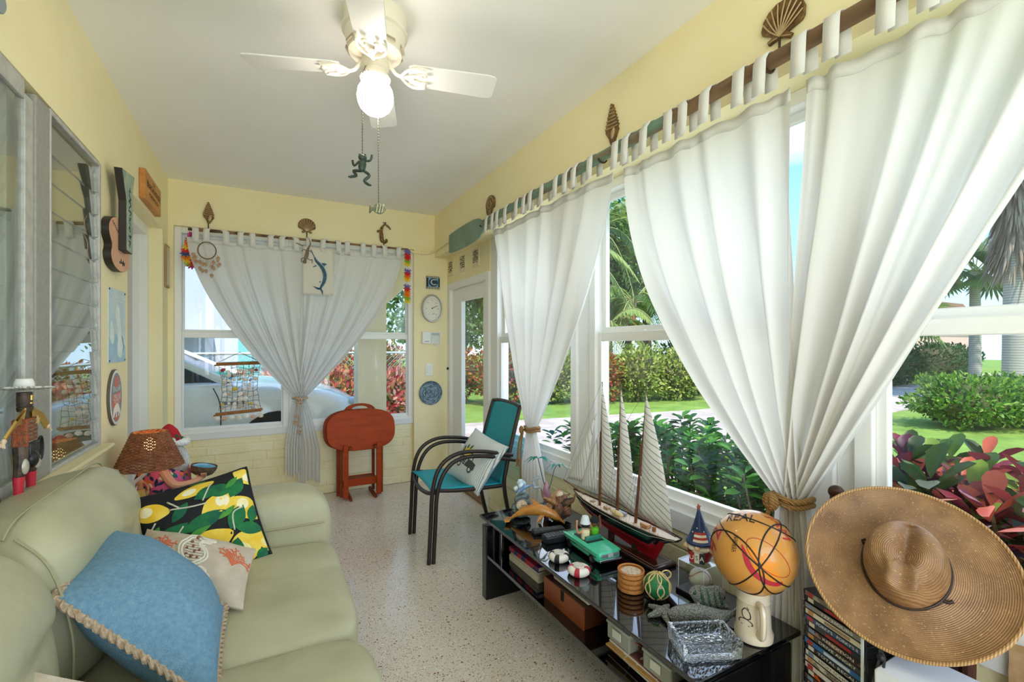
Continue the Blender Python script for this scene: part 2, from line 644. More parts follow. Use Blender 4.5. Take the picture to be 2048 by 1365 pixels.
# right-hand glazed door
t = thing('door_1', None, None, (XW + .03, 3.83, 0), kind='structure')
f = MB()
f.b2((XW - .012, 4.165, 0), (XW + .09, 4.232, 1.885)).b2((XW - .012, 3.30, 0), (XW + .09, 3.36, 1.885)).b2((XW - .012, 3.36, 1.82), (XW + .09, 4.165, 1.885))
f.build('casing', TRIMW, t, True, bevel=.004)
s = MB()
s.b2((XW + .02, 3.945, .02), (XW + .06, 4.165, 1.82)).b2((XW + .02, 3.36, .02), (XW + .06, 3.47, 1.82)).b2((XW + .02, 3.47, 1.70), (XW + .06, 3.945, 1.82)).b2((XW + .02, 3.47, .02), (XW + .06, 3.945, .16))
s.build('door_leaf', TRIMW, t, True, bevel=.004)
MB().b2((XW + .038, 3.47, .16), (XW + .044, 3.945, 1.70)).build('pane', PANE, t, True)
lk = MB(); lk.lathe([(.012, 0), (.012, .012), (.006, .014)], 12)
lk.m = Matrix.Identity(4)
o = lk.build('lock', mat('dark_bronze', '#2b2622', .4, metal=.8), t)
o.matrix_basis = T(-.042, .37, 1.07 ) @ Euler((0, R(-90), 0)).to_matrix().to_4x4()
MB().b2((XW - .03, 3.36, 0), (XW + .1, 4.17, .022)).build('threshold', mat('bronze_threshold', '#8d6a4a', .4, metal=.3), t, True, bevel=.004)

# left-hand solid door in its recess
t = thing('door_2', None, None, (XL - .12, 3.58, 0), kind='structure')
f = MB()
f.b2((-.80, 3.103, 0), (-.709, 3.165, 2.118)).b2((-.80, 3.985, 0), (-.709, 4.057, 2.118)).b2((-.80, 3.165, 2.05), (-.709, 3.985, 2.118))
f.b2((-.80, 3.165, 0), (-.745, 3.18, 2.05)).b2((-.80, 3.97, 0), (-.745, 3.985, 2.05))
f.build('casing', TRIMW, t, True, bevel=.004)
MB().b2((-.82, 3.16, 0), (-.785, 3.99, 2.06)).build('door_leaf', DOORG, t, True, bevel=.003)

# left wall: aluminium window with shutters behind, mullion and jalousie
t = thing('window_6', None, None, (XL - .05, .7, .853), kind='structure')
f = MB()
X0 = XL - .018
f.b2((X0, 1.925, .853), (X0 + .016, 1.983, 2.05)).b2((X0, -.6, 2.03), (X0 + .016, 1.925, 2.09)).b2((X0, -.6, .853), (X0 + .016, 1.925, .89)).b2((X0, .55, .89), (X0 + .016, .61, 2.03))
f.build('frame', ALU, t, True, bevel=.003)
MB().b2((X0 + .003, -.58, .885), (X0 + .007, 1.93, 2.035)).build('pane', JAL, t, True)
SHUT = mat('white_shutter', '#f4f3f0', .4)
sh = thing('plantation_shutter', 'white slatted plantation shutter behind the weathered metal window on the left wall', 'shutter', (XL - .06, 1.1, .84))
f = MB()
X1 = XL - .072
for y in (1.92, 1.17, 1.09, .34):
    f.b2((X1, y, .84), (X1 + .03, y + .06, 2.12))
for z in (.84, 1.46, 2.06):
    f.b2((X1 + .001, .4, z), (X1 + .029, 1.92, z + .06))
f.build('shutter_frame', SHUT, sh, True, bevel=.004)
for ya, yb in ((.40, 1.09), (1.23, 1.92)):
    for z0 in (.93, 1.55):
        for k in range(7):
            z = z0 + .035 + k * .072
            MB().box((X1 + .015, (ya + yb) / 2, z), (.009, yb - ya - .004, .074), (0, R(28 if z0 > 1 else 14), 0)).build('louver', SHUT, sh, True, bevel=.003)
MB().b2((X1 - .055, 1.54, .95), (X1 - .045, 1.55, 2.0)).build('tilt_rod', SHUT, sh, True)
struct(MB().b2((XL - .03, 1.983, .853), (XL + .004, 2.09, 2.075)).build('trim_7', ALUP, bevel=.004))
t = thing('window_7', None, None, (XL - .02, 2.36, .853), kind='structure')
f = MB()
X0 = XL - .024
f.b2((X0, 2.09, .853), (X0 + .03, 2.100, 2.08)).b2((X0, 2.612, .853), (X0 + .03, 2.632, 2.08)).b2((X0, 2.100, 2.062), (X0 + .03, 2.612, 2.08)).b2((X0, 2.100, .853), (X0 + .03, 2.612, .868))
f.build('frame', ALU, t, True, bevel=.003)
for k in range(12):
    z = .92 + k * .0975
    MB().box((X0 + .012, 2.355, z), (.0045, .508, .102), (0, R(-2.6), 0)).build('jalousie_slat', JAL, t, True)
    MB().box((X0 + .017, 2.606, z), (.010, .008, .085), (0, R(-4), 0)).build('slat_clip', ALU, t, True)
# pale drape hanging behind the jalousie
dr = MB()
dr.grid(lambda u, v: (XL - .30 + .018 * sin(u * 40), 1.95 + .85 * u, .75 + 1.5 * v), 60, 4)
tag(dr.build('drape', mat('pale_inner_drape', '#d9d6cf', .8), solid=.003, smooth=True), 'pale drape hanging inside the house behind the jalousie window', 'curtain')
# wall-to-ceiling conduit and boxes
cd = MB()
cd.tube(smoothpts([(1.21, 4.252, 2.175), (1.33, 4.25, 2.17), (1.405, 4.235, 2.18), (1.437, 4.13, 2.2), (1.44, 3.9, 2.215), (1.44, 3.45, 2.22)], 5), .012, 10)
cd.tube([(1.315, 4.25, 2.17), (1.345, 4.25, 2.171)], .017, 10)
tag(cd.build('conduit', MATS['yellow_sill_paint'], smooth=True), 'thin yellow painted conduit bending round the corner by the green oar blade', 'pipe')
# ================================================================== outdoors
ZG = -.15
struct(MB().b2((-45, -30, ZG - .2), (70, 70, ZG)).build('ground', mat('lawn', '#6f8f33', .9, c2='#8fae4a', scale=2.5, bump=.5, bscale=60, lo=.3, hi=.7)))
PAV = mat('pavers', '#d8c8bc', .8, c2='#c4b2a6', scale=3.2, kind='voronoi', bump=.3, bscale=6, bkind='voronoi')
far = [(1.2, 8.25), (3.3, 7.85), (8.5, 7.1), (13, 7.3), (34, 9.5)]
near = [(34, 6.6), (18, 5.4), (10.5, 4.7), (7, 4.4), (4.2, 3.6), (3.2, 2.2), (1.72, 2.2), (1.72, 4.5)]
struct(MB().prism(far + near, .03, 'z', ZG - .01).build('driveway', PAV))
struct(MB().b2((-4, 4.4, ZG - .05), (1.72, 9.2, ZG + .03)).build('carport_floor', mat('carport_concrete', '#a7a199', .8, c2='#938d85', scale=4)))

# lawn blades close to the glass: short grass tufts
def leafmesh(name, P, L, D, N, mats, mi, wid=.4, fold=.15, parent=None, curl=.0, blunt=.82):
    """one mesh of leaves: P base points, L lengths, D long axes, N normals, wid width/length"""
    P = np.asarray(P); D = np.asarray(D, float); N = np.asarray(N, float); L = np.asarray(L)[:, None]
    D /= np.linalg.norm(D, axis=1)[:, None] + 1e-9
    S = np.cross(D, N)
    S /= np.linalg.norm(S, axis=1)[:, None] + 1e-9
    N = np.cross(S, D)
    w = L * (np.asarray(wid)[:, None] if np.ndim(wid) else wid) / 2
    prof = ((.18, .42), (.42, .80), (.68, 1.0), (.88, .72)) if blunt > .9 else ((.38, 1.0), (.75, .82))
    q = len(prof)
    side = []
    for s in (1, -1):
        for t, k in prof:
            side.append(P + D * L * t + S * w * (s * k) + N * w * fold * 2 * k - N * L * curl * t * t)
    V = np.stack([P, P + D * L - N * L * curl] + side, 1).reshape(-1, 3)
    n = len(P)
    k = np.arange(n)[:, None] * (2 + 2 * q)
    F = np.concatenate([k + np.array([[0] + [2 + a for a in range(q)] + [1]]), k + np.array([[0, 1] + [2 + q + a for a in range(q)][::-1]])], 1).reshape(-1)
    sz = q + 2
    me = bpy.data.meshes.new(name)
    if parent is not None:
        Mi = np.array(chainM(parent).inverted())
        V = V @ Mi[:3, :3].T + Mi[:3, 3]
    o = bpy.data.objects.new(name, me)
    if parent is None:
        c = np.array([(V[:, 0].min() + V[:, 0].max()) / 2, (V[:, 1].min() + V[:, 1].max()) / 2, V[:, 2].min()])
        o.location = c
        V = V - c
    nf = 2 * n
    me.vertices.add(len(V)); me.loops.add(nf * sz); me.polygons.add(nf)
    me.vertices.foreach_set('co', V.astype(np.float32).ravel())
    me.loops.foreach_set('vertex_index', F.astype(np.int32))
    me.polygons.foreach_set('loop_start', np.arange(0, nf * sz, sz, dtype=np.int32))
    me.polygons.foreach_set('loop_total', np.full(nf, sz, dtype=np.int32))
    for m in mats:
        me.materials.append(m)
    me.polygons.foreach_set('material_index', np.repeat(np.asarray(mi, dtype=np.int32), 2))
    me.polygons.foreach_set('use_smooth', np.ones(nf, dtype=bool))
    me.update()
    me.validate()
    COL.objects.link(o)
    if parent is not None:
        o.parent = parent
    return o
def leafm(c, t=.35, r=.45):
    return mat('leaf_' + c.lstrip('#'), c, r, trans=t, spec=.4)
def unit(n):
    v = rng.normal(size=(n, 3))
    return v / np.linalg.norm(v, axis=1)[:, None]
BARK = mat('bark', '#6b5845', .9, c2='#8c7a66', scale=14, bump=.5)
STEM_CORE = mat('shrub_stem_core', '#4c4a2c', .9, c2='#5d5a36', scale=8)
def shrub(name, label, cat, c, r, n, L, cols, wts=None, group=None, wid=.45, up=.35, shell=.55, lump=.18, core=.74, seed=0, bottom=-1, t=.35, kind=None):
    """leafy mass on a lumpy ellipsoid standing on the ground"""
    c = np.array(c, float); r = np.array(r, float)
    th = thing(name, label, cat, (c[0], c[1], c[2] - r[2]), 0, group, kind)
    u = unit(n)
    u = u[u[:, 2] > bottom]
    n = len(u)
    ph = rng.uniform(0, 6, 6)
    lum = 1 + lump * (np.sin(u[:, 0] * 5 + ph[0]) * np.sin(u[:, 1] * 5 + ph[1]) + np.sin(u[:, 2] * 6 + u[:, 0] * 3 + ph[2])) / 1.6
    q = shell + (1 - shell) * rng.uniform(0, 1, n) ** .6
    # squarer than a ball so a clipped hedge keeps its shoulders
    sq = 1 / np.maximum(np.abs(u).max(1), .55) ** .35
    P = c + u * r * (lum * q * sq)[:, None] * .92
    D = u * .8 + unit(n) * .8 + np.array([0, 0, up])
    N = u + unit(n) * .6 + np.array([0, 0, .5])
    mi = rng.choice(len(cols), n, p=wts)
    leafmesh('foliage', P, L * rng.uniform(.7, 1.25, n), D, N, [leafm(x, t) for x in cols], mi, wid, .15, th)
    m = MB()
    m.ell(c, tuple(r * core), 14, 9)  # brownish blob added as an inner core, closes gaps between the leaves
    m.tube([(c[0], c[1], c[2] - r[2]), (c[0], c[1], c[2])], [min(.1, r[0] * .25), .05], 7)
    m.build('stem_core', STEM_CORE, th, True, smooth=True)
    return th

# ---- croton bushes right under the nearest window (big paddles, red to green)
CRO = ['#8d3444', '#c04e4a', '#dd6f5c', '#5d3048', '#4f6e3a', '#86a548', '#dcbb4c', '#41553a', '#9c4f66', '#e88d5e']
def rosettes(tips, nl, L, cols, wts, parent, wid=.36, rise=.55, curl=.15, lvls=3, dz=.05, blunt=.82):
    Ps, Ds, Ns, Ls, mi = [], [], [], [], []
    for tp in tips:
        tone = rng.choice(len(cols), 3, p=wts)
        for k in range(nl):
            a = k * 2.4 + rng.uniform(-.3, .3)
            lv = k / nl
            el = rise * (1.25 - lv * 1.1) + rng.uniform(-.15, .15)
            d = np.array([cos(a) * cos(el), sin(a) * cos(el), sin(el)])
            Ps.append(np.array(tp) + np.array([0, 0, -dz * lvls * lv]) + d * .012)
            Ds.append(d)
            Ns.append(np.array([-cos(a) * sin(el), -sin(a) * sin(el), cos(el)]) + rng.normal(size=3) * .25)
            Ls.append(L * rng.uniform(.75, 1.2))
            mi.append(tone[rng.integers(3)] if rng.random() < .8 else rng.choice(len(cols), p=wts))
    return leafmesh('foliage', Ps, Ls, Ds, Ns, [leafm(c, .4, .35) for c in cols], mi, wid, .18, parent, curl, blunt)
def stem_core(pairs, parent, m=STEM_CORE, r=.008):
    q = MB()
    for a, b in pairs:
        a, b = Vector(a), Vector(b)
        mid = (a + b) / 2 + Vector((random.uniform(-.05, .05), random.uniform(-.05, .05), 0))
        q.tube([a, mid, b], [r * 1.3, r, r * .7], 6)
    return q.build('stem_core', m, parent, True, smooth=True)
cro = [(2.33, .05, 1.02, 'croton bush with the yellowest top leaves, at the far right outside the nearest window', (.08, .13, .13, .06, .10, .14, .22, .04, .04, .06)),
       (2.28, .48, .98, 'croton bush with orange leaf tips, outside above the right half of the hat brim', (.10, .16, .14, .08, .14, .14, .08, .06, .05, .05)),
       (2.30, .90, .93, 'dark red and green croton bush outside, just above the straw hat crown', (.13, .14, .10, .10, .20, .16, .03, .1, .04, 0)),
       (2.75, .22, .98, 'croton bush in the second row outside, behind the yellow topped one', (.12, .18, .12, .1, .12, .1, .12, .06, .08, .1)),
       (2.72, .75, .93, 'croton bush in the second row outside, behind the straw hat', (.16, .18, .1, .14, .14, .1, .04, .08, .06, 0))]
for x, y, z, lab, w in cro:
    w = np.array(w) / sum(w)
    th = thing('croton_bush', lab, 'shrub', (x, y, ZG), 0, 'croton bushes under the nearest window')
    tips = []
    for k in range(34):
        a, q = rng.uniform(0, 6.28), rng.uniform(0, 1) ** .5
        tips.append((x + .30 * q * cos(a), y + .33 * q * sin(a), z - .05 - .75 * rng.random() ** 1.5 - .12 * q))
    rosettes(tips, 13, .135, CRO, w, th, .46, .75, .1, 3, .05, 1.1)
    stem_core([((x + random.uniform(-.08, .08), y + random.uniform(-.08, .08), ZG), t_) for t_ in tips[::2]], th)
# ---- glossy green hedge plants outside the middle and far windows
GRN = ['#2f5f28', '#3f7a2f', '#5a9a3a', '#264d2b', '#7fb548', '#35683a']
hed = [(2.30, 1.36, .78, 'glossy green hedge plant outside, behind the tied waist of the joined curtains'), (2.32, 1.72, .80, 'glossy green hedge plant outside, left of the joined curtains'), (2.35, 2.08, .80, 'glossy green hedge plant outside, behind the rear sail of the model ship'),
       (2.36, 2.44, .78, 'glossy green hedge plant outside, behind the middle mast of the model ship'), (2.34, 2.80, .76, 'glossy green hedge plant outside, behind the white post between the two windows'),
       (2.33, 3.12, .72, 'open branched green hedge plant outside the far window, beside its curtain'), (2.75, 1.9, .84, 'sunlit green hedge plant in the second row outside the middle window'), (2.78, 2.45, .82, 'sunlit green hedge plant in the second row, outside behind the ship masts')]
for i, (x, y, z, lab) in enumerate(hed):
    th = thing('hedge_plant', lab, 'shrub', (x, y, ZG), 0, 'green hedge plants outside the middle windows')
    tips = []
    for k in range(46 if i != 5 else 26):
        a, q = rng.uniform(0, 6.28), rng.uniform(0, 1) ** .5
        tips.append((x + .26 * q * cos(a), y + .27 * q * sin(a), z - .03 - (.75 if i != 5 else .5) * rng.random() ** 1.6 - .1 * q))
    rosettes(tips, 11, .085, GRN, np.array((.2, .24, .18, .14, .1, .14)), th, .52, .5, .12, 3, .035)
    stem_core([((x + random.uniform(-.1, .1), y + random.uniform(-.1, .1), ZG), t_) for t_ in tips[::2]], th, BARK, .007)

# ---- clipped coloured hedge across the lawn
RED = ['#b5483a', '#d0703f', '#7e3a30', '#9aa23c', '#5f7a2e', '#c9973f']
VAR = ['#b9c25a', '#8fa540', '#d8d98a', '#6d8a34', '#c8cf6d', '#55702c']
hl = [((1.3, 13.4), RED, 1.25, 'red leaved shrub seen through the back window right of its curtain knot'), ((2.55, 12.0), RED, 1.55, 'orange and red croton seen at the right edge of the back window'),
      ((4.05, 10.9), RED, 1.5, 'orange and yellow shrub seen through the glazed door, left side'), ((5.2, 10.2), RED, 1.45, 'orange topped shrub seen through the glazed door, right side'),
      ((6.4, 9.75), VAR, 1.4, 'pale yellow green shrub seen beside the far curtain through the far window'), ((7.5, 9.4), RED, 1.4, 'dark red shrub seen right of the far curtain'),
      ((8.7, 9.1), VAR, 1.45, 'pale yellow green clipped shrub seen above the ship masts'), ((9.9, 8.8), VAR, 1.35, 'pale yellow green clipped shrub next to the joined curtains, right of its twin')]
for (x, y), cols, hh, lab in hl:
    ww = np.array((.22, .2, .12, .16, .18, .12)) if cols is RED else np.array((.2, .2, .2, .14, .16, .1))
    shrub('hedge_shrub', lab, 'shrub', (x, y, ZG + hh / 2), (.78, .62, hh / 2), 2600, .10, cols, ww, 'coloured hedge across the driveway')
for x, y, r_, lab in ((10.9, 3.35, .95, 'rounded clipped green shrub on the lawn, left lump'), (12.3, 2.8, 1.15, 'rounded clipped green shrub on the lawn, right lump')):
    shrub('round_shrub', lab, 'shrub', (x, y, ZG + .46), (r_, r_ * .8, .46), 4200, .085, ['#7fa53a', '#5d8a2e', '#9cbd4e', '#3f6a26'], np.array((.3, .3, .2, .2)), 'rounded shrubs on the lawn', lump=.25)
for i, (x, y, rx, hh, lab) in enumerate(((11.6, 9.6, 1.6, 1.7, 'dark green tall hedge seen right of the pale clipped shrubs'), (16.0, 8.2, 2.0, 1.6, 'dark green tall hedge across the driveway, left end'), (20.0, 8.4, 2.4, 1.62, 'dark green tall hedge across the driveway, middle'), (25.5, 8.6, 3.2, 1.65, 'dark green tall hedge behind the palm trunk'))):
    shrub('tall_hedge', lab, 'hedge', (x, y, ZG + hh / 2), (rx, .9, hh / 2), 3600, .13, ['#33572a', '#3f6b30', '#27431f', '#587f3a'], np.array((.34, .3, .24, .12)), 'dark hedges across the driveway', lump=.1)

# ---- trees
def tree(label, c, r, hgt, n, cols, L=.2, group='trees beyond the hedge'):
    c = np.array(c, float)
    th = thing('shade_tree', label, 'tree', (c[0], c[1], ZG), 0, group)
    Ps = []
    nb = 16
    for k in range(nb):
        q = unit(1)[0]
        q[2] = q[2] * .8 + .1
        o = c + np.array([0, 0, hgt]) + q * np.array(r) * .62
        u = unit(n // nb)
        Ps.append(o + u * (np.array(r) * .5) * rng.uniform(.5, 1, n // nb)[:, None])
    P = np.concatenate(Ps)
    k = len(P)
    leafmesh('crown', P, L * rng.uniform(.7, 1.3, k), unit(k) + np.array([0, 0, -.1]), unit(k) + np.array([0, 0, .8]), [leafm(x, .4) for x in cols], rng.integers(0, len(cols), k), .42, .15, th)
    m = MB()
    b = Vector((c[0], c[1], ZG))
    t0 = Vector(c) + Vector((0, 0, hgt - r[2] * .45))
    m.tube(smoothpts([b, (b + t0) / 2 + Vector((.15, .1, 0)), t0], 4), [.26, .24, .22, .2, .19, .18, .17, .16, .15], 10)
    for k in range(7):
        q = unit(1)[0] * np.array(r) * .6
        m.tube([t0, t0 + Vector(q) * .5 + Vector((0, 0, .3)), t0 + Vector(q) + Vector((0, 0, r[2] * .45))], [.09, .06, .03], 7)
    m.build('trunk', BARK, th, True, smooth=True)
TG = ['#4f7a30', '#6b963e', '#3b5f28', '#86ad55']
tree('broad green tree seen through the top of the glazed door', (6.2, 15.5, 0), (3.2, 3.0, 1.7), 4.0, 5200, TG)
tree('bushy green tree seen at the right edge of the back window', (2.5, 17.5, 0), (2.6, 2.4, 2.4), 3.6, 4600, TG)
tree('tall leafy tree left of the palms, seen beside the top of the far curtain', (7.0, 14.6, 0), (2.0, 1.5, 2.8), 4.4, 7000, TG, .24)
tree('dense leafy tree right behind the feather palms in the middle window', (9.6, 14.6, 0), (3.6, 1.8, 3.2), 3.7, 11000, ['#5b8636', '#7ba647', '#44692c', '#6d9a40'], .26)
tree('leafy tree behind the palms seen high in the middle window', (13.8, 14.0, 0), (3.6, 3.0, 3.2), 4.6, 9000, ['#5b8636', '#7ba647', '#44692c', '#9cbc5c'], .24)
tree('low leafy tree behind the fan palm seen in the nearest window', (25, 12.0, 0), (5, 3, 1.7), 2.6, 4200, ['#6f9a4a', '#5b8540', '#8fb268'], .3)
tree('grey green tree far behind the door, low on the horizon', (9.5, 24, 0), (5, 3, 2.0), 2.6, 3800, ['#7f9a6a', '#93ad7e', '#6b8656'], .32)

PF = ['#6f9440', '#88a84c', '#56783a', '#a5b868', '#4c6c34']
def frond_arr(base, az, L, rise, droop, nl=34, ll=.42, wl=.05, sag=.5):
    """arching feather frond: returns leaflet arrays and the rib points"""
    P, D, N, S = [], [], [], []
    pts = []
    d = np.array([cos(az), sin(az), 0])
    for k in range(13):
        t = k / 12
        pts.append(np.array(base) + d * L * t * (1 - .12 * t) + np.array([0, 0, L * (rise * t - droop * t * t)]))
    s = np.array([-sin(az), cos(az), 0])
    for k in range(nl):
        t = .14 + .84 * k / nl
        i = min(int(t * 12), 11)
        f = t * 12 - i
        p = pts[i] * (1 - f) + pts[i + 1] * f
        tg = pts[i + 1] - pts[i]
        tg /= np.linalg.norm(tg)
        l = ll * (sin(pi * min(1, t * .9 + .12)) ** .6 + .15)
        for sd in (-1, 1):
            P.append(p); S.append(l * rng.uniform(.85, 1.1))
            D.append(s * sd * .75 + tg * .6 + np.array([0, 0, -sag * rng.uniform(.6, 1.3)]))
            N.append(np.array([0, 0, 1.]) + s * sd * .3)
    return P, D, N, S, pts
def feather_palm(label, x, y, hgt, nf, L, seed, lean=(0, 0), ll=.42, group='feather palms'):
    th = thing('feather_palm', label, 'palm tree', (x, y, ZG), 0, group)
    top = np.array([x + lean[0], y + lean[1], hgt])
    P, D, N, S = [], [], [], []
    rb = MB()
    for k in range(nf):
        az = k * 2.399 + rng.uniform(-.2, .2)
        u = k / nf
        p, d, n, s, pts = frond_arr(top, az, L * rng.uniform(.85, 1.1), 1.1 * (1 - u) + .15, 1.0 + .55 * u * rng.uniform(.6, 1.2), ll=ll)
        P += p; D += d; N += n; S += s
        rb.tube([tuple(q) for q in pts], [.022 * (1 - .06 * i) for i in range(13)], 5)
    leafmesh('fronds', P, S, D, N, [leafm(c, .3, .35) for c in PF], np.repeat(rng.integers(0, len(PF), nf), len(P) // nf), .11, .1, th, .12)
    rb.build('frond_ribs', mat('palm_rib', '#a9ae6a', .5), th, True, smooth=True)
    m = MB()
    m.tube(smoothpts([(x, y, ZG), (x + lean[0] * .3, y + lean[1] * .3, hgt * .5), tuple(top)], 5), [.16 - .006 * i for i in range(11)], 10)
    m.build('trunk', mat('palm_trunk', '#9a9082', .85, c2='#7d7366', scale=9, kind='waveZ', bump=.4), th, True, smooth=True)
    return th
feather_palm('arching feather palm at the left of the clump seen in the middle window', 8.7, 12.2, 4.0, 16, 2.6, 1, (-.3, 0))
feather_palm('arching feather palm in front of the clump, its lowest fronds hanging behind the joined curtains', 10.2, 11.2, 2.7, 15, 2.3, 2, (.3, 0))
feather_palm('tall feather palm at the back of the clump seen high in the middle window', 10.6, 13.4, 5.4, 16, 2.8, 3)
feather_palm('short feather palm low in the clump above the pale clipped shrub', 9.3, 11.0, 1.9, 13, 1.9, 4)
sd = thing('palm_seed_cluster', 'hanging orange seed strands on the palm in the middle window', 'seed cluster', (9.95, 10.9, 1.7))
m = MB()
for k in range(60):
    a = random.uniform(0, 6.28); q = random.uniform(.1, .42)
    m.tube([(9.95, 10.9, 2.45), (9.95 + q * .6 * cos(a), 10.9 + q * .6 * sin(a), 2.35), (9.95 + q * cos(a), 10.9 + q * sin(a), 2.1 - random.uniform(.1, .4))], [.012, .012, .02], 4)
m.build('seed_strands', mat('palm_seeds', '#d57a3f', .6), sd, True)

def fan_leaf(P, D, N, S, c, d, up, L, nb=22):
    d = np.array(d, float); d /= np.linalg.norm(d)
    s = np.cross(d, up); s /= np.linalg.norm(s)
    nrm = np.cross(s, d)
    for k in range(nb):
        a = -2.0 + 4.0 * k / (nb - 1)
        P.append(c); D.append(d * cos(a) + s * sin(a) - np.array([0, 0, .28]) * abs(a) - nrm * .1); N.append(nrm + np.array([0, 0, .3])); S.append(L * (1 - .12 * abs(a)) * rng.uniform(.9, 1.05))
def fan_palm(label, x, y, hgt, nf, L, skirt=0, r0=.2, lean=0):
    th = thing('fan_palm', label, 'palm tree', (x, y, ZG), 0, 'fan palms seen in the nearest window')
    P, D, N, S = [], [], [], []
    rb = MB()
    top = np.array([x + lean, y, hgt])
    for k in range(nf):
        az = k * 2.4; el = 1.2 - 1.7 * k / nf
        d = np.array([cos(az) * cos(el), sin(az) * cos(el), sin(el)])
        c = top + d * L * .75
        rb.tube([tuple(top), tuple(c)], [.02, .014], 5)
        fan_leaf(P, D, N, S, c, d + np.array([0, 0, -.35]), np.array([0, 0, 1.]), L)
    leafmesh('fan_leaves', P, S, D, N, [leafm(c, .3) for c in ('#7f9a4f', '#97ad62', '#5f7d42')], np.repeat(rng.integers(0, 3, nf), len(P) // nf), .1, .1, th, .18)
    rb.build('leaf_stalks', MATS['palm_rib'], th, True)
    m = MB()
    m.tube(smoothpts([(x, y, ZG), (x + lean * .3, y, hgt * .5), tuple(top)], 4), [r0 * (1.15 - .04 * i) for i in range(9)], 12)
    m.build('trunk', mat('pale_palm_trunk', '#c3bab0', .85, c2='#a59b90', scale=5, kind='waveZ', bump=.3), th, True, smooth=True)
    if skirt:
        P, D, N, S = [], [], [], []
        for k in range(1500):
            t = rng.random(); a = rng.uniform(0, 6.28)
            P.append(top + np.array([cos(a) * r0 * 1.1, sin(a) * r0 * 1.1, -.1 - t * skirt]))
            D.append(np.array([cos(a) * rng.uniform(.05, .32), sin(a) * rng.uniform(.05, .32), -1])); N.append(np.array([cos(a), sin(a), .2])); S.append(rng.uniform(.7, 1.3))
        leafmesh('dead_frond_skirt', P, S, D, N, [leafm(c, .2, .8) for c in ('#a58d78', '#8c7564', '#c4ae98')], rng.integers(0, 3, len(P)), .05, .1, th, -.1)
    return th
fan_palm('tall fan palm with a skirt of dead fronds at the right edge of the window', 15.9, 4.0, 7.0, 22, 1.4, 3.2, .21, .25)
fan_palm('fan palm crown seen against the sky right of the joined curtains', 20.3, 6.0, 3.7, 15, .95, 0, .15)
fan_palm('low fan palm half hidden behind the far hedge', 22.0, 8.6, 2.4, 16, 1.1, 0, .16)
fan_palm('leaning fan palm trunk right of the skirted palm', 17.0, 3.6, 8.0, 14, 1.5, 0, .22, .9)

# pink house far behind, right
th = thing('pink_house', 'pink house with a tiled roof glimpsed behind the fan palms', 'house', (33, 13.2, ZG))
MB().b2((27, 12.6, ZG), (42, 17, 2.75)).build('wall', mat('pink_stucco', '#e8c0b4', .8), th, True)
m = MB(); m.prism([(26.4, 2.75), (42.6, 2.75), (39, 4.0), (30, 4.0)], 5.4, 'y', 12.1); m.build('roof', mat('roof_tile', '#a9806c', .8, c2='#946b58', scale=4, kind='wave'), th, True)
MB().b2((28.6, 12.55, .6), (29.6, 12.62, 2.1)).build('window', mat('dark_window', '#5c6b70', .2), th, True)

# ---- behind the back window: carport, neighbour, fence, hedge and car
CY = mat('carport_stucco', '#fbf1d4', .8, c2='#f6ebc8', scale=5, bump=.15, bscale=60)
m = MB()
m.b2((-3.4, 4.41, 2.28), (1.72, 5.3, 2.4))
struct(m.build('carport_roof', CY))
m = MB()
m.b2((.83, 4.78, ZG), (1.11, 5.02, 2.0)).b2((-3.4, 4.78, 2.0), (2.6, 5.02, 2.28))
m.prism([(1.11, 1.72), (1.42, 2.0), (1.11, 2.0)], .22, 'y', 4.79)
struct(m.build('carport_arch', CY))
th = thing('neighbour_house', 'white neighbouring house with teal shutters behind the chain link fence', 'house', (-2.2, 10.6, ZG))
MB().b2((-7, 10, ZG), (-.35, 14, 3.6)).build('wall', mat('neighbour_white', '#c9cedd', .8), th, True)
TEAL = mat('teal_paint', '#3fb9ae', .5)
MB().b2((-.42, 9.9, ZG), (-.2, 10.05, 2.2)).build('shutter', TEAL, th, True)
MB().b2((-.2, 10.02, ZG), (.55, 10.2, 1.72)).build('side_gate', mat('teal_gate_paint', '#2f9fa0', .6), th, True)
m = MB()
m.b2((-1.72, 9.3, 1.48), (-.82, 9.95, 1.53)).box((-.82, 9.6, 1.28), (.05, .05, .6), (0, R(-22), 0))
m.build('awning', mat('grey_awning', '#b9b2b6', .8), th, True)
th = thing('chain_link_fence', 'chain link fence with a top rail in front of the white house', 'fence', (0, 8.6, ZG))
GALV = mat('galvanised_wire', '#b5c4c2', .4, metal=.5)
MB().tube([(-5, 8.6, 1.17), (2.45, 8.6, 1.17)], .022, 8).build('top_rail', GALV, th, True, smooth=True)
m = MB()
for k in range(84):
    x = -5 + k * .1
    for s in (-1, 1):
        xa, xb = x, x + s * 1.24
        if max(xa, xb) > 2.5 or min(xa, xb) < -5:
            continue
        m.box(((xa + xb) / 2, 8.6 + s * .004, .53), (.007, .007, 1.75), (0, R(s * 45), 0))
m.build('wire_mesh', GALV, th, True)
for x in (-3.9, -1.4, 1.1, 2.45):
    MB().tube([(x, 8.62, ZG), (x, 8.62, 1.2)], .03, 8).build('post', GALV, th, True, smooth=True)
for x, lab in ((-.6, 'red and pink croton seen behind the hanging shell curtain'), (.25, 'pink and orange croton seen behind the left edge of the back curtain'), (1.05, 'red croton in front of the fence, seen left of the yellow column'), (1.85, 'red croton in front of the fence, hidden mostly by the yellow column')):
    shrub('croton_shrub', lab, 'shrub', (x, 8.05, ZG + .52), (.52, .4, .52), 1500, .11, ['#c9605a', '#e39a80', '#a83e44', '#d9a95c', '#8a9a48', '#e6b8a4'], np.array((.24, .2, .2, .14, .1, .12)), 'crotons along the fence', up=.6)
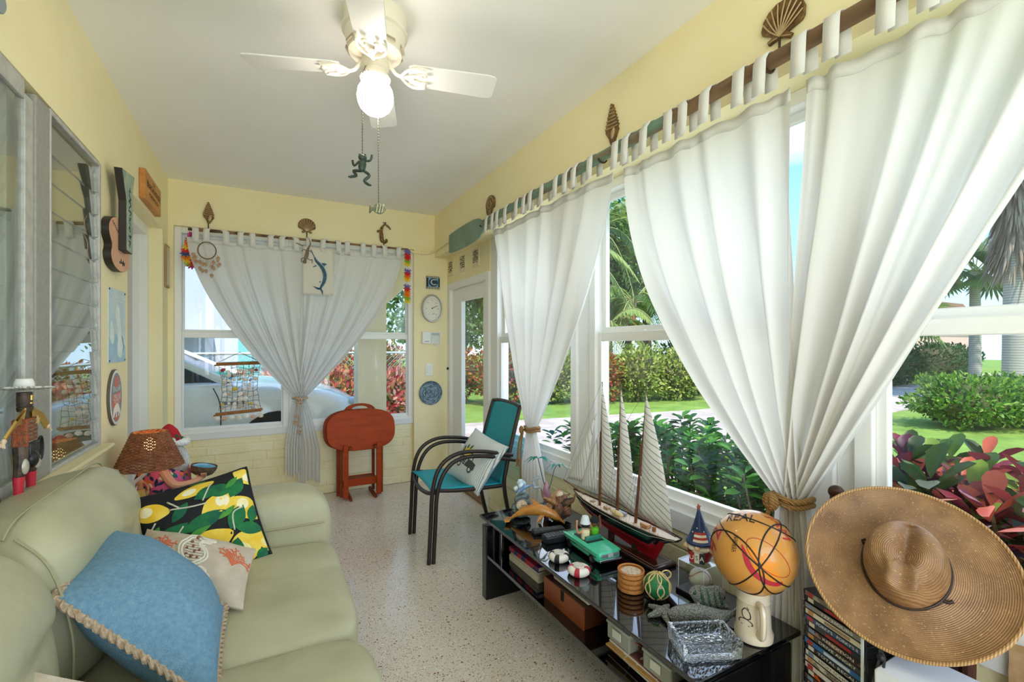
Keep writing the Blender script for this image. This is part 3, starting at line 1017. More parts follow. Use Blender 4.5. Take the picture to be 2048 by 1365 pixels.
shrub('grass_clump', 'bright green grassy clump low beyond the yellow column', 'grass', (2.5, 9.5, ZG + .2), (.7, .5, .22), 900, .22, ['#86b34a', '#a4c968'], None, None, wid=.1, up=1.2)

car = thing('car', 'white sedan parked under the carport outside the back window', 'car', (-1.2, 6.05, ZG + .03))
CARP = mat('white_car_paint', '#efefe9', .22, coat=.6)
DG = mat('car_glass', '#27343c', .05, spec=.8)
BLK = mat('black_rubber', '#16171a', .6)
def loft(m, st):
    """st: (x, [(y, z) ...]) cross sections along x with the same count"""
    n = len(st[0][1])
    vs = [(x, y, z) for x, pr in st for y, z in pr]
    fs = []
    for i in range(len(st) - 1):
        for k in range(n):
            q = (k + 1) % n
            fs.append((i * n + k, i * n + q, (i + 1) * n + q, (i + 1) * n + k))
    fs += [tuple(range(n)), tuple((len(st) - 1) * n + k for k in range(n))]
    return m.add(vs, fs)
def bodysec(hw, zt, zs):
    yc = 6.05
    p = [(-hw, .12), (-hw * 1.02, .40), (-hw * .99, zs), (-hw * .88, zs + (zt - zs) * .75), (-hw * .5, zt), (0, zt + .012), (hw * .5, zt), (hw * .88, zs + (zt - zs) * .75), (hw * .99, zs), (hw * 1.02, .40), (hw, .12)]
    return [(yc + y, z) for y, z in p]
m = MB()
loft(m, [(-3.5, bodysec(.72, .70, .6)), (-3.3, bodysec(.85, .93, .84)), (-2.4, bodysec(.88, .96, .88)), (-1.0, bodysec(.89, .95, .88)), (-.45, bodysec(.89, .95, .87)), (0, bodysec(.89, .93, .85)), (.45, bodysec(.88, .87, .79)), (.8, bodysec(.80, .77, .70)), (1.02, bodysec(.66, .62, .56)), (1.1, bodysec(.5, .50, .45))])
m.build('body', CARP, car, True, smooth=True, sub=1)
def cab(hw, z):
    return [(6.05 - hw, .9), (6.05 - hw * .8, z), (6.05, z + .02), (6.05 + hw * .8, z), (6.05 + hw, .9)]
m = MB()
loft(m, [(-3.0, cab(.74, .92)), (-2.3, cab(.76, 1.36)), (-1.5, cab(.77, 1.40)), (-1.05, cab(.77, 1.33)), (-.3, cab(.78, .945))])
m.build('windscreen', DG, car, True, smooth=True, ang=20)
m = MB()
loft(m, [(-2.4, [(6.05 - .66, 1.345), (6.05, 1.425), (6.05 + .66, 1.345), (6.05, 1.33)]), (-1.1, [(6.05 - .64, 1.33), (6.05, 1.395), (6.05 + .64, 1.33), (6.05, 1.31)])])
for s in (-1, 1):
    m.tube([(-1.1, 6.05 + s * .635, 1.34), (-.32, 6.05 + s * .785, .935)], [.035, .04], 8)
m.build('roof', CARP, car, True, smooth=True)
for x in (.12, -2.55):
    for s in (-1, 1):
        w = MB()
        y = 6.05 + s * .80
        w.lathe([(.10, -.09), (.30, -.09), (.325, -.05), (.325, .05), (.30, .09), (.10, .09)], 28)
        o = w.build('wheel', BLK, car)
        o.matrix_basis = T(x + 1.2, y - 6.05, .325) @ Euler((R(90), 0, 0)).to_matrix().to_4x4()
    for s in (-1, 1):
        w = MB()
        pts = [(x + .36 * cos(pi * k / 14), .26 + .38 * sin(pi * k / 14)) for k in range(15)]
        w.prism(pts, .02, 'y', 6.05 + s * .905 - .01)
        w.build('wheel_arch', BLK, car, True)
MB().tube(smoothpts([(-.42, 5.147, .89), (-.36, 5.143, .7), (-.37, 5.145, .3)], 5), .005, 6).build('door_seam', BLK, car, True)
MB().box((-.25, 5.15, .74), (.2, .012, .025)).build('trim_strip', mat('grey_trim', '#7f8386', .4), car, True, bevel=.004)
MB().tube([(-.42, 5.6, .97), (-.3, 5.9, .965), (-.25, 6.3, .96)], .012, 6).build('wiper', BLK, car, True)
MB().ell((.93, 5.36, .66), (.13, .1, .055), 14, 8, (0, R(18), R(-30))).build('headlamp', mat('headlamp', '#c6d0d6', .1, spec=.9), car, True, smooth=True)
# ================================================================== curtains
def sheer():
    m = bpy.data.materials.new('sheer_white_cotton')
    m.use_nodes = True
    t = m.node_tree
    t.nodes.remove(t.nodes['Principled BSDF'])
    out = t.nodes['Material Output']
    df = nd(t, 'ShaderNodeBsdfDiffuse')
    tr = nd(t, 'ShaderNodeBsdfTranslucent')
    tp = nd(t, 'ShaderNodeBsdfTransparent')
    df.inputs[0].default_value = tr.inputs[0].default_value = h('#eeece9')
    a = nd(t, 'ShaderNodeMixShader'); a.inputs[0].default_value = .34
    b = nd(t, 'ShaderNodeMixShader'); b.inputs[0].default_value = .02
    t.links.new(df.outputs[0], a.inputs[1]); t.links.new(tr.outputs[0], a.inputs[2])
    t.links.new(a.outputs[0], b.inputs[1]); t.links.new(tp.outputs[0], b.inputs[2])
    tcn = nd(t, 'ShaderNodeTexCoord')
    wv = nd(t, 'ShaderNodeTexNoise', i_Scale=350)
    t.links.new(tcn.outputs['Object'], wv.inputs['Vector'])
    bp = nd(t, 'ShaderNodeBump', i_Strength=.12, i_Distance=.004)
    t.links.new(wv.outputs[0], bp.inputs['Height'])
    t.links.new(bp.outputs[0], df.inputs['Normal'])
    t.links.new(b.outputs[0], out.inputs[0])
    return m
SHEER = sheer()
CLOTHW = mat('white_cotton_tab', '#f4f2ee', .85, trans=.25, bump=.1, bscale=300)

def curtain(label, axis, A, B, ztop, tie, ztie, zbot, base, folds, tail, tabs, rod, rodr, group, ph=0, expo=1.7, amp=.026, side=1, twid=.035, expo2=None):
    """tab-top curtain gathered at a tie. axis 'y': runs along Y at X=base; 'x': along X at Y=base.
       A, B top ends; tail = (a, b) bottom ends; side +1 pulls the folds to the room"""
    th = thing('curtain', label, 'curtain', (base, (A + B) / 2, zbot) if axis == 'y' else ((A + B) / 2, base, zbot), 0, group)
    nu, nv = folds * 14 + 1, 64
    zz = [ztop + (ztie - ztop) * i / 43 for i in range(44)] + [ztie + (zbot - ztie) * (i + 1) / 20 for i in range(20)]
    r = random.Random(int(abs(A * 1000)) + folds)
    wob = [r.uniform(-1, 1) for _ in range(folds * 2 + 3)]
    def pt(u, v):
        j = round(v * (nv - 1))
        z = zz[j]
        f = u * folds
        k = int(f) % len(wob)
        fold = sin(2 * pi * f + ph + .7 * wob[k] * sin(2 * pi * f)) + .35 * sin(4 * pi * f + wob[0] * 3)
        s = A + (B - A) * (u + .12 / folds * sin(2 * pi * u * folds * .5 + ph))
        s = min(max(s, min(A, B)), max(A, B))
        if z >= ztie:
            t = (ztop - z) / (ztop - ztie)
            c = tie + (u - .5) * twid * 2 * (1 if B > A else -1)
            g = t ** (expo + ((expo2 if expo2 else expo) - expo) * u)
            y = s + (c - s) * g
            a = amp * (.28 + 1.0 * min(1, t * 2.2)) * (1 - .45 * max(0, t - .75) / .25)
        else:
            t = (ztie - z) / (ztie - zbot)
            g = min(1, t * 1.6) ** .8
            c = tie + (u - .5) * twid * 2 * (1 if B > A else -1)
            e = tail[0] + (tail[1] - tail[0]) * u
            y = c + (e - c) * g
            a = amp * (.55 + .5 * t)
            z += .02 * sin(u * 9 + ph) * t
        d = base - side * a * fold
        return (d, y, z) if axis == 'y' else (y, d, z)
    m = MB()
    m.grid(pt, nu, nv)
    m.build('panel', SHEER, th, True, smooth=True, ang=180)
    hd = MB()
    def hp(u, v):
        p = pt(u, 0)
        z = ztop - .035 + .04 * v + .004 * sin(u * 50)
        return (p[0] - side * .004, p[1], z) if axis == 'y' else (p[0], p[1] - side * .004, z)
    hd.grid(hp, nu, 2)
    hd.build('heading', CLOTHW, th, True, smooth=True, solid=.003, ang=180)
    rc, rz = rod
    for k in range(tabs):
        u = (k + .5) / tabs
        p = pt(u, 0)
        lean = (r.uniform(-.012, .012))
        w = .021
        q = MB()
        path = [(-1.35, ztop - .03 - rz), (-1.2, ztop + .015 - rz), (-1.05, 0), (-.75, .75), (0, 1.08), (.75, .75), (1.05, 0), (1.1, ztop - rz)]
        def tp(i, v):
            a, bz = path[round(i * 7)]
            d = rc + side * a * (rodr + .004)
            z = rz + (bz * (rodr + .004) if abs(bz) > .5 or bz == 0 else bz)
            s = (p[1] if axis == 'y' else p[0]) + (v - .5) * 2 * w + lean * (1 if z > rz else -.5)
            return (d, s, z) if axis == 'y' else (s, d, z)
        q.grid(tp, 8, 2)
        q.build('tab', CLOTHW, th, True, smooth=True, solid=.0025, ang=180)
    return th
RX, RZ = 1.385, 2.165
cg = 'white tab-top curtains'
curtain('white tab-top curtain by the glazed door, gathered with rope beside the teal chair', 'y', 2.97, 1.68, 2.10, 2.43, .77, .26, 1.45, 6, (2.54, 2.28), 12, (RX, RZ), .024, cg, .4, 1.05, .024, expo2=1.4)
curtain('middle white curtain, left half of the pair tied together over the basketball', 'y', 1.63, .838, 2.09, .862, .80, .2, 1.465, 5, (.915, .81), 8, (RX, RZ), .024, cg, 1.2, 1.75, .026, expo2=1.2)
curtain('nearest white curtain, right half of the pair tied together left of the straw hat', 'y', .826, .12, 2.09, .848, .80, .2, 1.47, 5, (.85, .77), 7, (RX, RZ), .024, cg, 2.0, 1.25, .032, expo2=1.08)
curtain('left half of the white back window curtain, behind the hanging shell curtain', 'x', -.52, .29, 2.10, .262, .855, .22, 4.205, 6, (.155, .28), 8, (4.185, 2.165), .012, cg, .7, 1.6, .018, expo2=1.2)
curtain('right half of the white back window curtain, above the red folding table', 'x', .29, 1.12, 2.11, .268, .855, .15, 4.205, 6, (.25, .42), 8, (4.185, 2.175), .012, cg, 2.7, 1.2, .018, expo2=1.55)
# the rods: an oar on the right wall, a driftwood stick at the back
OARG = mat('weathered_green_oar', '#6f8a78', .55, c2='#7a6a52', scale=7, stretch=(3, .7, 3), lo=.48, hi=.62, bump=.2, bscale=40)
OARW = mat('weathered_oar_wood', '#6b5138', .6, c2='#8a6c4b', scale=6, stretch=(4, .4, 4), bump=.3, bscale=30)
oar = thing('oar', 'long green and brown painted oar serving as curtain rod, blade towards the corner', 'oar', (RX, 1.7, 2.06))
MB().tube([(RX, 2.98, RZ), (RX, 2.3, RZ), (RX, 1.25, RZ)], .0235, 14).build('shaft', OARG, oar, True, smooth=True)
MB().tube([(RX, 1.25, RZ), (RX, .5, RZ), (RX, -.1, RZ)], .0238, 14).build('loom', OARW, oar, True, smooth=True)
m = MB()
bl = []
for y, wv in ((2.93, .022), (3.0, .04), (3.06, .07), (3.15, .085), (3.3, .088), (3.5, .086), (3.63, .08), (3.67, .072)):
    bl.append((y, wv))
pr = [(y, 2.145 + wv) for y, wv in bl] + [(y, 2.145 - wv) for y, wv in bl[::-1]]
m.prism(pr, .014, 'x', RX - .012)
m.build('blade', mat('sage_green_blade', '#7b9484', .5, c2='#6d8576', scale=5), oar, True, bevel=.004)
stick = MB()
stick.tube(smoothpts([(-.5, 4.185, 2.163), (-.1, 4.186, 2.168), (.3, 4.185, 2.17), (.7, 4.184, 2.172), (1.17, 4.185, 2.176)], 4), [.011, .012, .012, .011, .01, .01, .011, .010, .0095, .0095, .009, .009, .009, .009, .009, .009, .01], 9)
tag(stick.build('curtain_rod', mat('driftwood', '#8a6a4c', .8, c2='#4e3b2b', scale=14, bump=.4, lo=.45, hi=.6), smooth=True), 'thin driftwood curtain rod over the back window', 'curtain rod')

ROPE = mat('jute_rope', '#c39a63', .85, c2='#a67c48', scale=45, kind='wave', bump=.7, bscale=90, bkind='wave', rot=(0, R(40), 0))
def rope_tie(label, c, w, d, tails, r=.009, knot=.02):
    th = thing('rope_tieback', label, 'tieback', (c[0], c[1], c[2] - .35), 0, 'rope curtain ties')
    m = MB()
    for dz in (-.009, .009):
        m.tube([(c[0] + d * cos(a), c[1] + w * sin(a), c[2] + dz + .004 * sin(a * 3)) for a in [2 * pi * k / 24 for k in range(24)]], r, 8, closed=True)
    m.build('loop', ROPE, th, True, smooth=True)
    k = MB()
    kp = (c[0] - d - .004, c[1] + w * .55, c[2] - .005)
    for a in (0, 1.2, 2.3):
        k.tube([(kp[0] - .012 + knot * .5 * cos(t) * cos(a), kp[1] + knot * cos(t) * sin(a + .6), kp[2] + knot * sin(t)) for t in [2 * pi * q / 12 for q in range(12)]], r * .9, 7, closed=True)
    k.build('knot', ROPE, th, True, smooth=True)
    for (dy, dz) in tails:
        q = MB()
        p = [kp, (kp[0] - .012, kp[1] + dy * .5, kp[2] - dz * .4), (kp[0] - .005, kp[1] + dy, kp[2] - dz)]
        q.tube(smoothpts(p, 4), r * .75, 7)
        q.ell((kp[0] - .005, kp[1] + dy, kp[2] - dz), (.013, .013, .016), 8, 6)
        for s in range(7):
            a = s * .9
            q.tube([(kp[0] - .005, kp[1] + dy, kp[2] - dz), (kp[0] - .005 + .012 * cos(a), kp[1] + dy + .012 * sin(a), kp[2] - dz - .04)], [.004, .002], 4)
        q.build('tail', ROPE, th, True, smooth=True)
    return th
rope_tie('jute rope tie with knotted tails on the far curtain behind the teal chair', (1.452, 2.43, .775), .05, .045, [(.06, .20), (.02, .34)], .008, .018)
rope_tie('jute rope tie around the joined curtains above the basketball', (1.465, .855, .80), .055, .05, [(.02, .12)], .009, .022)
sx = thing('shell_tieback', 'string of small shells and beads tying the back window curtain', 'tieback', (.265, 4.2, .58))
SHC = mat('tan_shell', '#cdb095', .5, c2='#b08a6c', scale=60)
m = MB()
for k in range(18):
    a = 2 * pi * k / 18
    m.ell((.265 + .052 * cos(a), 4.2 + .05 * sin(a), .855 + .006 * sin(a * 2)), (.011, .009, .008), 8, 6)
m.build('beaded_loop', SHC, sx, True, smooth=True)
for dx, L in ((-.045, .20), (-.012, .28)):
    m = MB()
    m.tube([(.265 + dx * .5, 4.146, .85), (.265 + dx, 4.15, .855 - L)], .003, 6)
    for z in (0, .03, L - .06, L - .02, L):
        m.ell((.265 + dx * (.5 + .5 * z / L), 4.146, .855 - z), (.012, .008, .008), 8, 6)
        m.ell((.265 + dx * (.5 + .5 * z / L) + .012, 4.146, .845 - z), (.008, .007, .01), 8, 6)
    m.build('shell_strand', SHC, sx, True, smooth=True)

# ================================================================== sofa
LEA = mat('sage_leather', '#bab697', .42, c2='#afab8b', scale=6, bump=.3, bscale=17, spec=.45)
LEAD = mat('sage_leather_piping', '#a5a17e', .45)
def soft(m, c, d, e=5, n=22, rot=None, fn=None):
    """rounded stuffed block: cube grid pushed on a superellipsoid"""
    rm = Euler(rot).to_matrix() if rot is not None else None
    vs, fs, idx = [], [], {}
    def P(p):
        k = tuple(round(x, 5) for x in p)
        if k in idx:
            return idx[k]
        q = Vector(p)
        L = (abs(q.x) ** e + abs(q.y) ** e + abs(q.z) ** e) ** (1 / e)
        q = q / L
        q = Vector((q.x * d[0] / 2, q.y * d[1] / 2, q.z * d[2] / 2))
        if fn:
            q = Vector(fn(q))
        if rm:
            q = rm @ q
        vs.append(q + Vector(c))
        idx[k] = len(vs) - 1
        return idx[k]
    for ax in range(3):
        for sg in (-1, 1):
            for i in range(n):
                for j in range(n):
                    qd = []
                    for a, b in ((i, j), (i + 1, j), (i + 1, j + 1), (i, j + 1)):
                        p = [0, 0, 0]
                        p[ax] = sg
                        p[(ax + 1) % 3] = math.tan((2 * a / n - 1) * .78) / math.tan(.78)
                        p[(ax + 2) % 3] = math.tan((2 * b / n - 1) * .78) / math.tan(.78)
                        qd.append(P(p))
                    fs.append(qd if sg > 0 else qd[::-1])
    return m.add(vs, fs)
sofa = thing('sofa', 'sage green leather sofa along the left wall under the windows', 'sofa', (-.18, 1.3, 0))
def wr(seed, k=.006):
    r = random.Random(seed)
    ph = [r.uniform(0, 6) for _ in range(6)]
    return lambda q: (q.x + k * .6 * sin(q.y * 21 + ph[0]) * sin(q.z * 13 + ph[1]), q.y, q.z + k * (sin(q.x * 17 + q.y * 9 + ph[2]) * .6 + sin(q.y * 23 + q.x * 12 * sin(q.y * 7) + ph[3]) * .3))
def seatfn(seed):
    w_ = wr(seed, .005)
    def f(q):
        # crown on top, soft radial creases towards the front corners
        x, y, z = w_(q)
        if q.z > 0:
            z += .018 * (1 - (q.x / .36) ** 2) * (1 - (q.y / .42) ** 2)
            z += .0022 * sin(q.y * 37 + 4 * sin(q.x * 7 + q.y * 5)) * max(0, q.x * 4) * (1 if abs(q.y) < .34 else 0)
        return (x, y, z)
    return f
for y0, y1, sd in ((1.415, 2.165, 1), (.655, 1.41, 2)):
    m = MB()
    soft(m, (-.08, (y0 + y1) / 2, .355), (.70, y1 - y0 + .012, .20), 7, 26, None, seatfn(sd))
    o = m.build('seat_cushion', LEA, sofa, True, smooth=True, ang=180)
    q = MB()
    q.tube(smoothpts([(-.35, y1 - .015, .43), (-.1, y1 - .004, .435), (.15, y1 - .006, .43), (.24, y1 - .02, .40), (.268, y1 - .03, .33)], 4), .004, 6)
    q.build('piping', LEAD, o, True, smooth=True)
def backfn(seed):
    w_ = wr(seed, .006)
    def f(q):
        x, y, z = w_(q)
        if q.x > 0:
            x += .03 * cos(q.z * 4 + .5) * (1 - (q.y / .42) ** 2)
            x += .005 * sin(q.y * 38 + q.z * 10) * max(0, -q.z * 3)
        # a fold sags across under the roll
        if q.z > .02:
            x += .014 * sin((q.z - .02) * 22 + q.y * 2)
        return (x, y, z)
    return f
for y0, y1, sd in ((1.40, 2.16, 4), (.62, 1.395, 5)):
    m = MB()
    soft(m, (-.503, (y0 + y1) / 2, .655), (.215, y1 - y0 + .01, .46), 4.2, 24, (0, R(-9), 0), backfn(sd))
    o = m.build('back_cushion', LEA, sofa, True, smooth=True, ang=180)
    q = MB()
    e = .0
    q.tube(smoothpts([(-.51, y0 + .03, .85), (-.505, y0 + .1, .883), (-.50, (y0 + y1) / 2, .889), (-.505, y1 - .1, .882), (-.50, y1 - .03, .84)], 5), .003, 6)
    q.tube(smoothpts([(-.49, y0 + .03, .85), (-.425, y0 + .008, .78), (-.385, y0 + .002, .62), (-.388, y0 + .01, .48)], 5), .003, 6)
    q.build('piping', LEAD, o, True, smooth=True)
for y0, y1, nm in ((2.155, 2.44, 'far'), (.36, .65, 'near')):
    m = MB()
    soft(m, (-.165, (y0 + y1) / 2, .345), (.86, y1 - y0, .60), 5, 22, None, lambda q: (q.x + .01 * sin(q.z * 9), q.y, q.z + (.012 * sin(q.x * 6) if q.z > .1 else 0)))
    o = m.build('arm', LEA, sofa, True, smooth=True, ang=180)
    q = MB()
    s = y0 if nm == 'far' else y1
    g = -1 if nm == 'far' else 1
    q.tube([(-.5, s + g * .002, .52), (-.1, s + g * .0035, .52), (.15, s + g * .002, .517), (.235, s - g * .01, .512)], .0035, 6)
    q.build('seam', LEAD, o, True, smooth=True)
m = MB()
m.b2((-.585, .40, .06), (.235, 2.40, .265))
m.build('base', LEA, sofa, True, bevel=.025, smooth=True)
m = MB()
m.b2((-.60, .42, .10), (-.50, 2.38, .80))
m.build('back_frame', LEA, sofa, True, bevel=.03, smooth=True)
for x in (-.53, .18):
    for y in (.47, 2.33):
        MB().lathe([(.02, 0), (.026, .07)], 12, (x, y, 0)).build('leg', mat('dark_wood_foot', '#33251b', .5), sofa, True, smooth=True)

# ================================================================== cushions
class Pil:
    def __init__(s, c, ux, uy, w, hh, t, pin=.06, ears=.02, sag=0, skew=False, ex=.62):
        s.m = frame(c, ux, uy)
        s.ex = ex
        if skew:
            y = Vector(uy).normalized()
            for i in range(3):
                s.m[i][1] = y[i]
        s.w, s.h, s.t, s.pin, s.ears, s.sag = w, hh, t, pin, ears, sag
    def P(s, u, v, side=1, off=0):
        x = u * s.w / 2 * (1 - s.pin * (1 - v * v)) 
        y = v * s.h / 2 * (1 - s.pin * (1 - u * u))
        b = max(0, (1 - abs(u) ** 2.6) * (1 - abs(v) ** 2.6)) ** s.ex
        z = side * (s.t / 2 * b + off + .003)
        z += .004 * sin(u * 9 + v * 5) * b * (abs(u) > .4)
        z += s.sag * (u * u - v * v)
        return s.m @ Vector((x, y, z))
    def shell(s, mb, n=26):
        for sd in (1, -1):
            mb.grid(lambda a, b: s.P(2 * a - 1, 2 * b - 1, sd), n, n)
        # closing rim
        for e in range(4):
            def rim(a, b):
                q = 2 * a - 1
                u, v = ((q, -1), (1, q), (-q, 1), (-1, -q))[e]
                return s.P(u, v, 1 - 2 * b)
            mb.grid(rim, n, 2)
    def patch(s, mb, pts, off=.0012, side=1, rings=4):
        """star-shaped outline (u,v) draped on the cover"""
        cx = sum(p[0] for p in pts) / len(pts); cy = sum(p[1] for p in pts) / len(pts)
        n = len(pts)
        cl = lambda a: max(-.99, min(.99, a))
        vs = [s.P(cl(cx), cl(cy), side, off)]
        fs = []
        for k in range(1, rings + 1):
            f = k / rings
            for p in pts:
                vs.append(s.P(cl(cx + (p[0] - cx) * f), cl(cy + (p[1] - cy) * f), side, off))
        for i in range(n):
            j = (i + 1) % n
            fs.append((0, 1 + i, 1 + j))
            for k in range(rings - 1):
                a, b = 1 + k * n, 1 + (k + 1) * n
                fs.append((a + i, b + i, b + j, a + j))
        mb.add(vs, fs)
    def line(s, mb, pts, r=.002, off=.001, side=1, n=6):
        P = smoothpts([(p[0], p[1], 0) for p in pts], 4)
        mb.tube([s.P(max(-.99, min(.99, p.x)), max(-.99, min(.99, p.y)), side, off) for p in P], r, n)
    def border(s, mb, r, n=26, wav=0):
        pts = []
        for e in range(4):
            for k in range(n):
                q = 2 * k / n - 1
                u, v = ((q, -1), (1, q), (-q, 1), (-1, -q))[e]
                p = s.P(u, v, 0)
                pts.append(p)
        mb.tube(pts, r, 8, closed=True)
        return pts
def ellp(cx, cy, a, b, rot=0, n=22, tip=0):
    out = []
    for k in range(n):
        t = 2 * pi * k / n
        x, y = a * cos(t), b * sin(t)
        if tip:
            x *= 1 + tip * max(0, abs(cos(t)) - .8) / .2
        out.append((cx + x * cos(rot) - y * sin(rot), cy + x * sin(rot) + y * cos(rot)))
    return out
def leafp(cx, cy, L, w, rot, n=9):
    out = []
    for k in range(n):
        t = k / (n - 1)
        out.append((L * (t - .5), w * sin(pi * t) ** .9))
    for k in range(1, n - 1):
        t = 1 - k / (n - 1)
        out.append((L * (t - .5), -w * sin(pi * t) ** .9))
    return [(cx + x * cos(rot) - y * sin(rot), cy + x * sin(rot) + y * cos(rot)) for x, y in out]
# --- lemon cushion
LBK = mat('lemon_print_black', '#17181c', .8, bump=.12, bscale=500)
LY = mat('lemon_print_yellow', '#f2c62e', .8, c2='#f7da5c', scale=18)
LW = mat('lemon_print_pale', '#fbf3cf', .8, c2='#f8e070', scale=25, lo=.45, hi=.7)
LG = mat('lemon_print_leaf', '#1f7a3c', .8, c2='#135a45', scale=22)
LG2 = mat('lemon_print_light_leaf', '#5fa23a', .8, c2='#3c8a3c', scale=20)
LS = mat('lemon_print_stem', '#cfcdb8', .8)
pl = Pil((-.205, 2.085, .585), (.295, .065, .047), (-.125, .17, .277), .385, .385, .14, .05)
# corners: far left top rests on the back, right bottom on the seat
cu = thing('cushion', 'black cushion printed with lemons and green leaves leaning on the far sofa arm', 'cushion', tuple(pl.m.translation - Vector((0, 0, .2))), 0)
m = MB()
pl.shell(m)
m.k = 1
lem = [(-.72, .58, .24, .19, -.3), (.02, .80, .30, .13, .25), (.34, .30, .29, .24, .5), (.82, .10, .27, .22, 2.2), (-.05, -.42, .44, .27, .2), (.62, -.66, .31, .27, .9), (.93, .80, .22, .16, 2.3), (-.85, -.60, .22, .16, .2), (.96, -.62, .2, .13, 1.8), (-.25, -.93, .22, .12, 0)]
for x, y, a, b, r_ in lem:
    pl.patch(m, ellp(x, y, a, b, r_, 24, .22))
m.k = 2
for i, (x, y, a, b, r_) in enumerate(lem):
    s = -1 if i in (2, 3) else 1
    pl.patch(m, ellp(x - s * .33 * a * cos(r_), y - s * .33 * a * sin(r_) + .1 * b, a * .42, b * .55, r_), .0018)
m.k = 3
for x, y, L, w, r_ in [(-.55, -.02, .75, .17, .45), (.05, .07, .85, .15, .2), (.42, .62, .55, .15, 2.9), (.20, .66, .5, .13, .35), (.72, .58, .5, .14, .9), (.60, -.05, .55, .16, .9), (.42, -.72, .55, .16, 1.2), (.78, -.33, .55, .13, -.3), (-.45, -.52, .6, .13, .1), (-.3, .4, .45, .1, .8), (.9, -.05, .4, .1, 1.2), (.86, -.88, .3, .09, .6)]:
    pl.patch(m, leafp(x, y, L, w, r_), .0022)
m.k = 4
for x, y, L, w, r_ in [(-.40, -.22, .6, .08, .35), (-.10, -.12, .5, .06, .25), (-.78, .1, .4, .09, .9), (.45, .10, .4, .06, .5), (.66, .72, .35, .06, .7), (.1, .98, .3, .04, 0)]:
    pl.patch(m, leafp(x, y, L, w, r_), .0028)
m.k = 5
for pts in ([(-.95, -.35), (-.6, -.2), (-.3, .1)], [(-.45, .52), (-.15, .45), (.15, .42)], [(-.45, .70), (-.3, .5)], [(.5, -.3), (.55, .05), (.75, .12)], [(.1, .5), (.3, .85)], [(-.85, .15), (-.7, .35)]):
    pl.line(m, pts, .003, .002)
m.build('cover', [LBK, LY, LW, LG, LG2, LS], cu, True, smooth=True, ang=180)
m = MB(); pl.border(m, .007)
m.build('piping', LBK, cu, True, smooth=True)
# --- seahorse cushion
LIN = mat('oatmeal_linen', '#d2c4b2', .9, c2='#c6b7a4', scale=30, bump=.4, bscale=420)
COR = mat('coral_embroidery', '#d9744f', .8)
CRM = mat('cream_cord', '#efe8da', .8, bump=.4, bscale=300)
pl = Pil((-.206, 1.812, .562), (.324, -.152, -.076), (.028, .207, .079), .375, .25, .13, .04, skew=True, ex=.7)
cu = thing('cushion', 'oatmeal linen cushion with a beaded seahorse and coral sprigs, in front of the lemon cushion', 'cushion', tuple(pl.m.translation - Vector((0, 0, .1))))
m = MB(); pl.shell(m)
m.build('cover', LIN, cu, True, smooth=True, ang=180)
for (cx, cy, a0) in ((-.62, .18, 1.3), (.72, .22, 1.5)):
    m = MB()
    for k in range(9):
        a = a0 - 1.35 + k * .34
        L = .34 + .08 * sin(k * 2)
        q = [(cx, cy - .3), (cx + .12 * cos(a), cy - .12 + .12 * sin(a)), (cx + L * .7 * cos(a) + .03 * sin(k * 3), cy - .1 + L * .8 * sin(a)), (cx + L * .8 * cos(a + .15), cy - .1 + L * 1.05 * sin(a + .15))]
        pl.line(m, q, .0018)
        pl.line(m, [q[1], (cx + L * .6 * cos(a + .35), cy - .1 + L * .75 * sin(a + .35))], .0016)
        pl.line(m, [q[2], (q[2][0] + .06 * cos(a - .9), q[2][1] + .08 * sin(a - .9))], .0016)
    m.build('coral_embroidery', COR, cu, True, smooth=True)
shp = [(-.12, .62), (.02, .70), (.12, .58), (.30, .56), (.32, .48), (.14, .44), (.10, .30), (.24, .08), (.28, -.18), (.14, -.40), (.0, -.55), (.12, -.72), (.30, -.70), (.32, -.56), (.22, -.55), (.38, -.62), (.30, -.86), (.02, -.86), (-.16, -.62), (-.12, -.38), (-.22, -.1), (-.24, .2), (-.16, .42)]
m = MB()
for off in (1.0, .8):
    pts = [(.03 + (x - .03) * off, -.05 + (y + .05) * off) for x, y in shp]
    pl.line(m, pts + [pts[0]], .0035, .002)
for k in range(9):
    y = .35 - k * .09
    pl.line(m, [(-.2 + .02 * k, y), (.0, y - .03), (.2, y)], .002, .002)
m.build('cord_applique', CRM, cu, True, smooth=True)
m = MB()
for x, y, r_ in [(.02, .55, .007), (-.05, .3, .005), (.0, .15, .005), (.05, -.02, .005), (.02, -.2, .006), (-.02, -.38, .006), (.05, -.65, .008), (.2, -.75, .005), (-.1, .05, .004), (.12, .05, .004), (.12, -.2, .004), (-.08, -.15, .004)]:
    m.ell(pl.P(x, y, 1, .003), r_, 8, 6)
m.build('beads', mat('brown_bead', '#8a5a3a', .4), cu, True, smooth=True)
